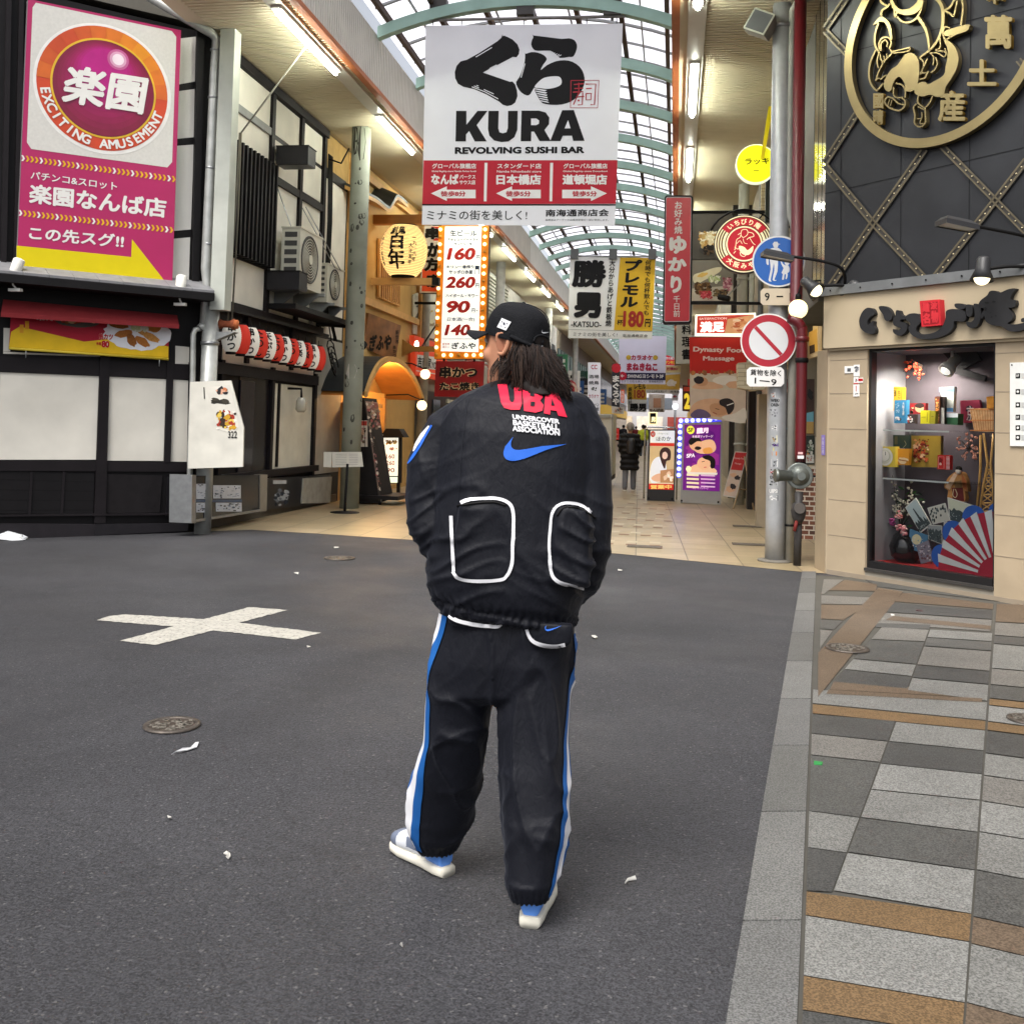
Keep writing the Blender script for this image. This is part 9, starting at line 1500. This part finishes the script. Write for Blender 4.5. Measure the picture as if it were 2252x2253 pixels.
# --- hair: base mass and strands
hb = MB()
loft(hb, [(px(1002, 640, 3.3)+V((0, .0, 0)), V((.06, 0, 0)), V((0, .06, 0))), (px(1004, 675, 3.28), V((.064, 0, 0)), V((0, .066, 0))), (px(1003, 705, 3.27), V((.064, 0, 0)), V((0, .062, 0))), (px(1006, 728, 3.24), V((.056, 0, 0)), V((0, .05, 0))), (px(1018, 745, 3.2), V((.04, 0, 0)), V((0, .03, 0)))], 22, HAI[0], 2.1)
vs, ns, fs = fuse(hb, .008, 4); vs = [p+n*.006*noise.noise(V((p.x*60, p.y*60, p.z*9))) for p, n in zip(vs, ns)]; mesh_of(vs, fs, [HAI[0]], 'hair', who); HT = BVHTree.FromPolygons(vs, fs)
a = MB(); rr = random.Random(12)
for cl_ in range(74):
    f_ = rr.random() if cl_ > 14 else cl_/14; x0_ = 958+84*f_; y0_ = 640+24*f_
    if f_ < .25: xe, ye = 942+66*f_+rr.uniform(-22, 20), rr.uniform(704, 750)
    else: xe, ye = 956+116*f_+rr.uniform(-24, 24), rr.uniform(718, 764)
    if f_ > .72 and rr.random() < .45: xe, ye = rr.uniform(1050, 1086), rr.uniform(744, 768)
    if f_ < .12 and rr.random() < .6: xe, ye = rr.uniform(914, 945), rr.uniform(700, 728)
    ph = rr.uniform(0, 6.3); wv = rr.uniform(2.5, 9); fq_ = rr.uniform(4, 8); depth = rr.uniform(-.014, .014); back = .09-.03*(abs(f_-.5)*2)**2; hm_ = rr.choice((0, 0, 1, 1, 2))
    for q in range(13):
        jx, jy, sp = rr.uniform(-6, 6), rr.uniform(-5, 9), rr.uniform(-9, 9); ex, ey = xe+rr.uniform(-5, 5), ye+rr.uniform(-14, 8); pts = []; ph2 = ph+rr.uniform(-.5, .5); fly = rr.random() < .12
        for k in range(10):
            u = k/9; x = x0_+jx+(ex-x0_-jx)*u**1.2+wv*sin(ph2+u*fq_)*u+sp*sin(pi*u)*(2 if fly else .7); y = y0_+jy+(ey-y0_-jy)*u; Yy = 3.3-back-.014*sin(u*3)+depth+rr.uniform(-.002, .002)+(.0 if f_ > .12 else .05*(1-u)); Yy -= .04*max(0, u-.75); pts.append(px(x, y, Yy))
        w0 = rr.uniform(.0009, .0022); a.tube(pts, [w0*.7]+[w0]*5+[w0*.85, w0*.65, w0*.4, w0*.12], HAI[hm_ if rr.random() < .75 else rr.choice((0, 1, 2))], 5)
for i in range(12):   # wisps in front of the ear and beside the neck
    x0_ = rr.uniform(950, 966); pts = [px(x0_+rr.uniform(-2, 2)+(rr.uniform(-14, 6))*u*u-8*u, 634+(rr.uniform(40, 80))*u, 3.235-.01*u) for u in (0, .3, .6, .8, 1)]; a.tube(pts, [.001, .0013, .0012, .0008, .0003], HAI[rr.choice((0, 1))], 4)
a.build('hair_strands', who)
kid = lambda n_: [c for c in who.children if stem(c) == n_][0]
adopt(kid('cap'), {'cap_brim', 'flag_patch', 'cap_swoosh', 'cap_opening', 'cap_strap', 'strap_buckle', 'cap_seam'}); adopt(kid('hair'), {'hair_strands'}); adopt(kid('body'), {'ear', 'eyes', 'eyebrow', 'lips'})
for q in [c for c in who.children if stem(c) == 'shoe']:
    so_ = min((c for c in who.children if stem(c) == 'shoe_sole'), key=lambda c: (c.data.vertices[0].co-q.data.vertices[0].co).length); so_.parent = q
# --- passers-by
def walker(label, X, Y, h, coat, hem, legs, head, extra=None, group=None, face=1):
    t = thing('person', label, 'person', (X, Y, 0)); k = h/1.7; b = MB(); o = V((X, Y, 0)); Q = lambda x, y, z_: o+V((x*k, y*k, z_*k))
    loft(b, [(Q(0, 0, z_), V((w*k, 0, 0)), V((0, d*k, 0))) for z_, w, d in ((.85, .15, .1), (1.0, .16, .11), (1.2, .17, .11), (1.38, .18, .09), (1.43, .09, .06))], 14)
    limb(b, [(Q(0, .01, 1.4), .05*k), (Q(0, .03, 1.52), .048*k)]); b.ball(Q(0, .03, 1.585), .088*k, INK, 14, 1.25); b.ball(Q(0, .03+.09*face, 1.58), .018*k, INK, 8)
    for s_ in (-1, 1):
        limb(b, [(Q(.19*s_, 0, 1.36), .05*k), (Q(.23*s_, -.02, 1.1), .042*k), (Q(.2*s_, .1, .92), .034*k), (Q(.19*s_, .13, .86), .03*k)]); h_ = Q(.19*s_, .14, .84)
        for q in range(4): limb(b, [(h_+V((.016*q-.024, 0, 0))*k, .009*k), (h_+V((.016*q-.024, .015, -.06-.01*(q in (1, 2))))*k, .007*k)], INK, 6)
        limb(b, [(h_, .009*k), (h_+V((-.04*s_, .01, -.03))*k, .008*k)], INK, 6)
        limb(b, [(Q(.09*s_, 0, .9), .095*k), (Q(.1*s_, .02+.03*s_, .48), .08*k), (Q(.1*s_, -.02+.1*s_, .08), .07*k)])
    vs, ns, fs = fuse(b, .02*k, 2); fm = [0 if (sum(vs[i].z for i in f)/len(f)) > .88*k else 1 for f in fs]; mesh_of(vs, fs, [SKN, legs], 'body', t, fm)
    c = MB(); loft(c, [(Q(0, 0, z_), V((w*k, 0, 0)), V((0, d*k, 0))) for z_, w, d in ((hem, .235, .15), (hem+.1, .24, .16), (.95, .225, .16), (1.15, .225, .16), (1.3, .225, .145), (1.4, .17, .1), (1.46, .1, .075))], 18, coat)
    for s_ in (-1, 1): limb(c, [(Q(.19*s_, 0, 1.36), .075*k), (Q(.245*s_, -.02, 1.1), .065*k), (Q(.215*s_, .08, .93), .05*k)])
    vs, ns, fs = fuse(c, .018*k, 2); vs = [p+n*.014*k*sin(p.z/k*46) if hem < .8 else p for p, n in zip(vs, ns)]; mesh_of(vs, fs, [coat], 'coat', t)
    for s_ in (-1, 1):
        f = MB(); loft(f, [(Q(.1*s_, -.06+.1*s_+u*.27, .05), V((w*k, 0, 0)), V((0, 0, .05*k))) for u, w in ((0, .03), (.1, .042), (.6, .045), (.9, .04), (1, .02))], 12, INK); f.build('shoe', t)
        f = MB(); loft(f, [(Q(.1*s_, -.07+.1*s_+u*.28, .012), V((w*k, 0, 0)), V((0, 0, .014*k))) for u, w in ((0, .034), (.1, .046), (.6, .048), (.9, .042), (1, .024))], 12, PWH); f.build('shoe_sole', t)
    hm = MB(); hm.ball(Q(0, .015, 1.61), .104*k, head, 14, 1.12); hm.build('hat', t) if head is not HAI[0] else hm.build('hair', t)
    if extra: extra(t, Q, k)
    return t
def pack(t, Q, k):
    b = MB(); loft(b, [(Q(.03+.05*(z_-1.1), -.2, z_), V((w*k, 0, 0)), V((0, .06*k, 0))) for z_, w in ((.93, .05), (.98, .09), (1.1, .11), (1.24, .1), (1.32, .06))], 14, M('1c1c20', .4), 2.6); b.build('sling_bag', t); b = MB(); b.tube([Q(.03, -.2, 1.3), Q(-.1, -.16, 1.4), Q(-.15, .02, 1.45)], .018, INK, 6); b.tube([Q(.08, -.21, .96), Q(.2, -.12, .95), Q(.24, .05, 1.0)], .016, INK, 6); b.build('bag_strap', t)
p = GR.at(*z7(455, 1722)); walker('pedestrian in long black padded coat and knit cap walking away with a sling bag', p.x, p.y, 1.62, M('141416', .6, .2, 10), .5, M('6e7178', .8, .15, 8), M('8f8a84', .9, .1, 40), pack)
p = GR.at(*z7(545, 1500)); walker('passer-by in bright yellow green vest just right of the black coated pedestrian', p.x, p.y, 1.66, M('b8c43a', .6, .1, 8), .88, M('2f3a44', .8), HAI[0])
for (x, Y, h, cc, lb) in ((418, 70, 1.65, '2a2a30', 'tiny distant passer-by in dark coat and face mask left of the knit cap'), (500, 78, 1.6, '7a2c30', 'tiny distant passer-by in dark red right of the knit cap'), (470, 88, 1.7, '3a4654', 'tiny farthest passer-by in blue grey at the end of the arcade'), (560, 84, 1.7, '4a4038', 'tiny distant passer-by in brown near the masseuse board')):
    q = PY(Y).at(*z7(x, 1400)); walker(lb, q.x, Y, h, M(cc, .7, .1, 8), .8, M('33363c', .8), HAI[0], face=-1)
# ================= sub-parts: pieces that belong to a part hang under it
for root in [o for o in COL.objects if o.parent is None and o.get('category')]:
    for pn, subs in (('casing', {'louvre', 'fan_grille', 'lit_panel', 'face'}), ('valve_body', {'drain_cock', 'label'}), ('shade', {'lettering', 'bamboo_ribs'}), ('cloth', {'print', 'lettering', 'hook'}), ('lit_panel', {'lettering'}), ('plate', {'face', 'lettering', 'raised_pattern'}), ('housing', {'lens', 'glass'}), ('cabinet', {'printed_menu', 'frame'}), ('box', {'print', 'latch', 'door_edge'}), ('fascia_sign', {'print'}), ('shaft', {'sticker', 'peeling_paint'}), ('head', {'bulb', 'glass', 'hair'})):
        ps = [c for c in root.children if stem(c) == pn]
        if len(ps) == 1: adopt(ps[0], subs)
    fr_s = [c for c in root.children if stem(c) == 'window_frame']
    for c in list(root.children):
        if stem(c) == 'window_pane' and fr_s: c.parent = fr_s[0]
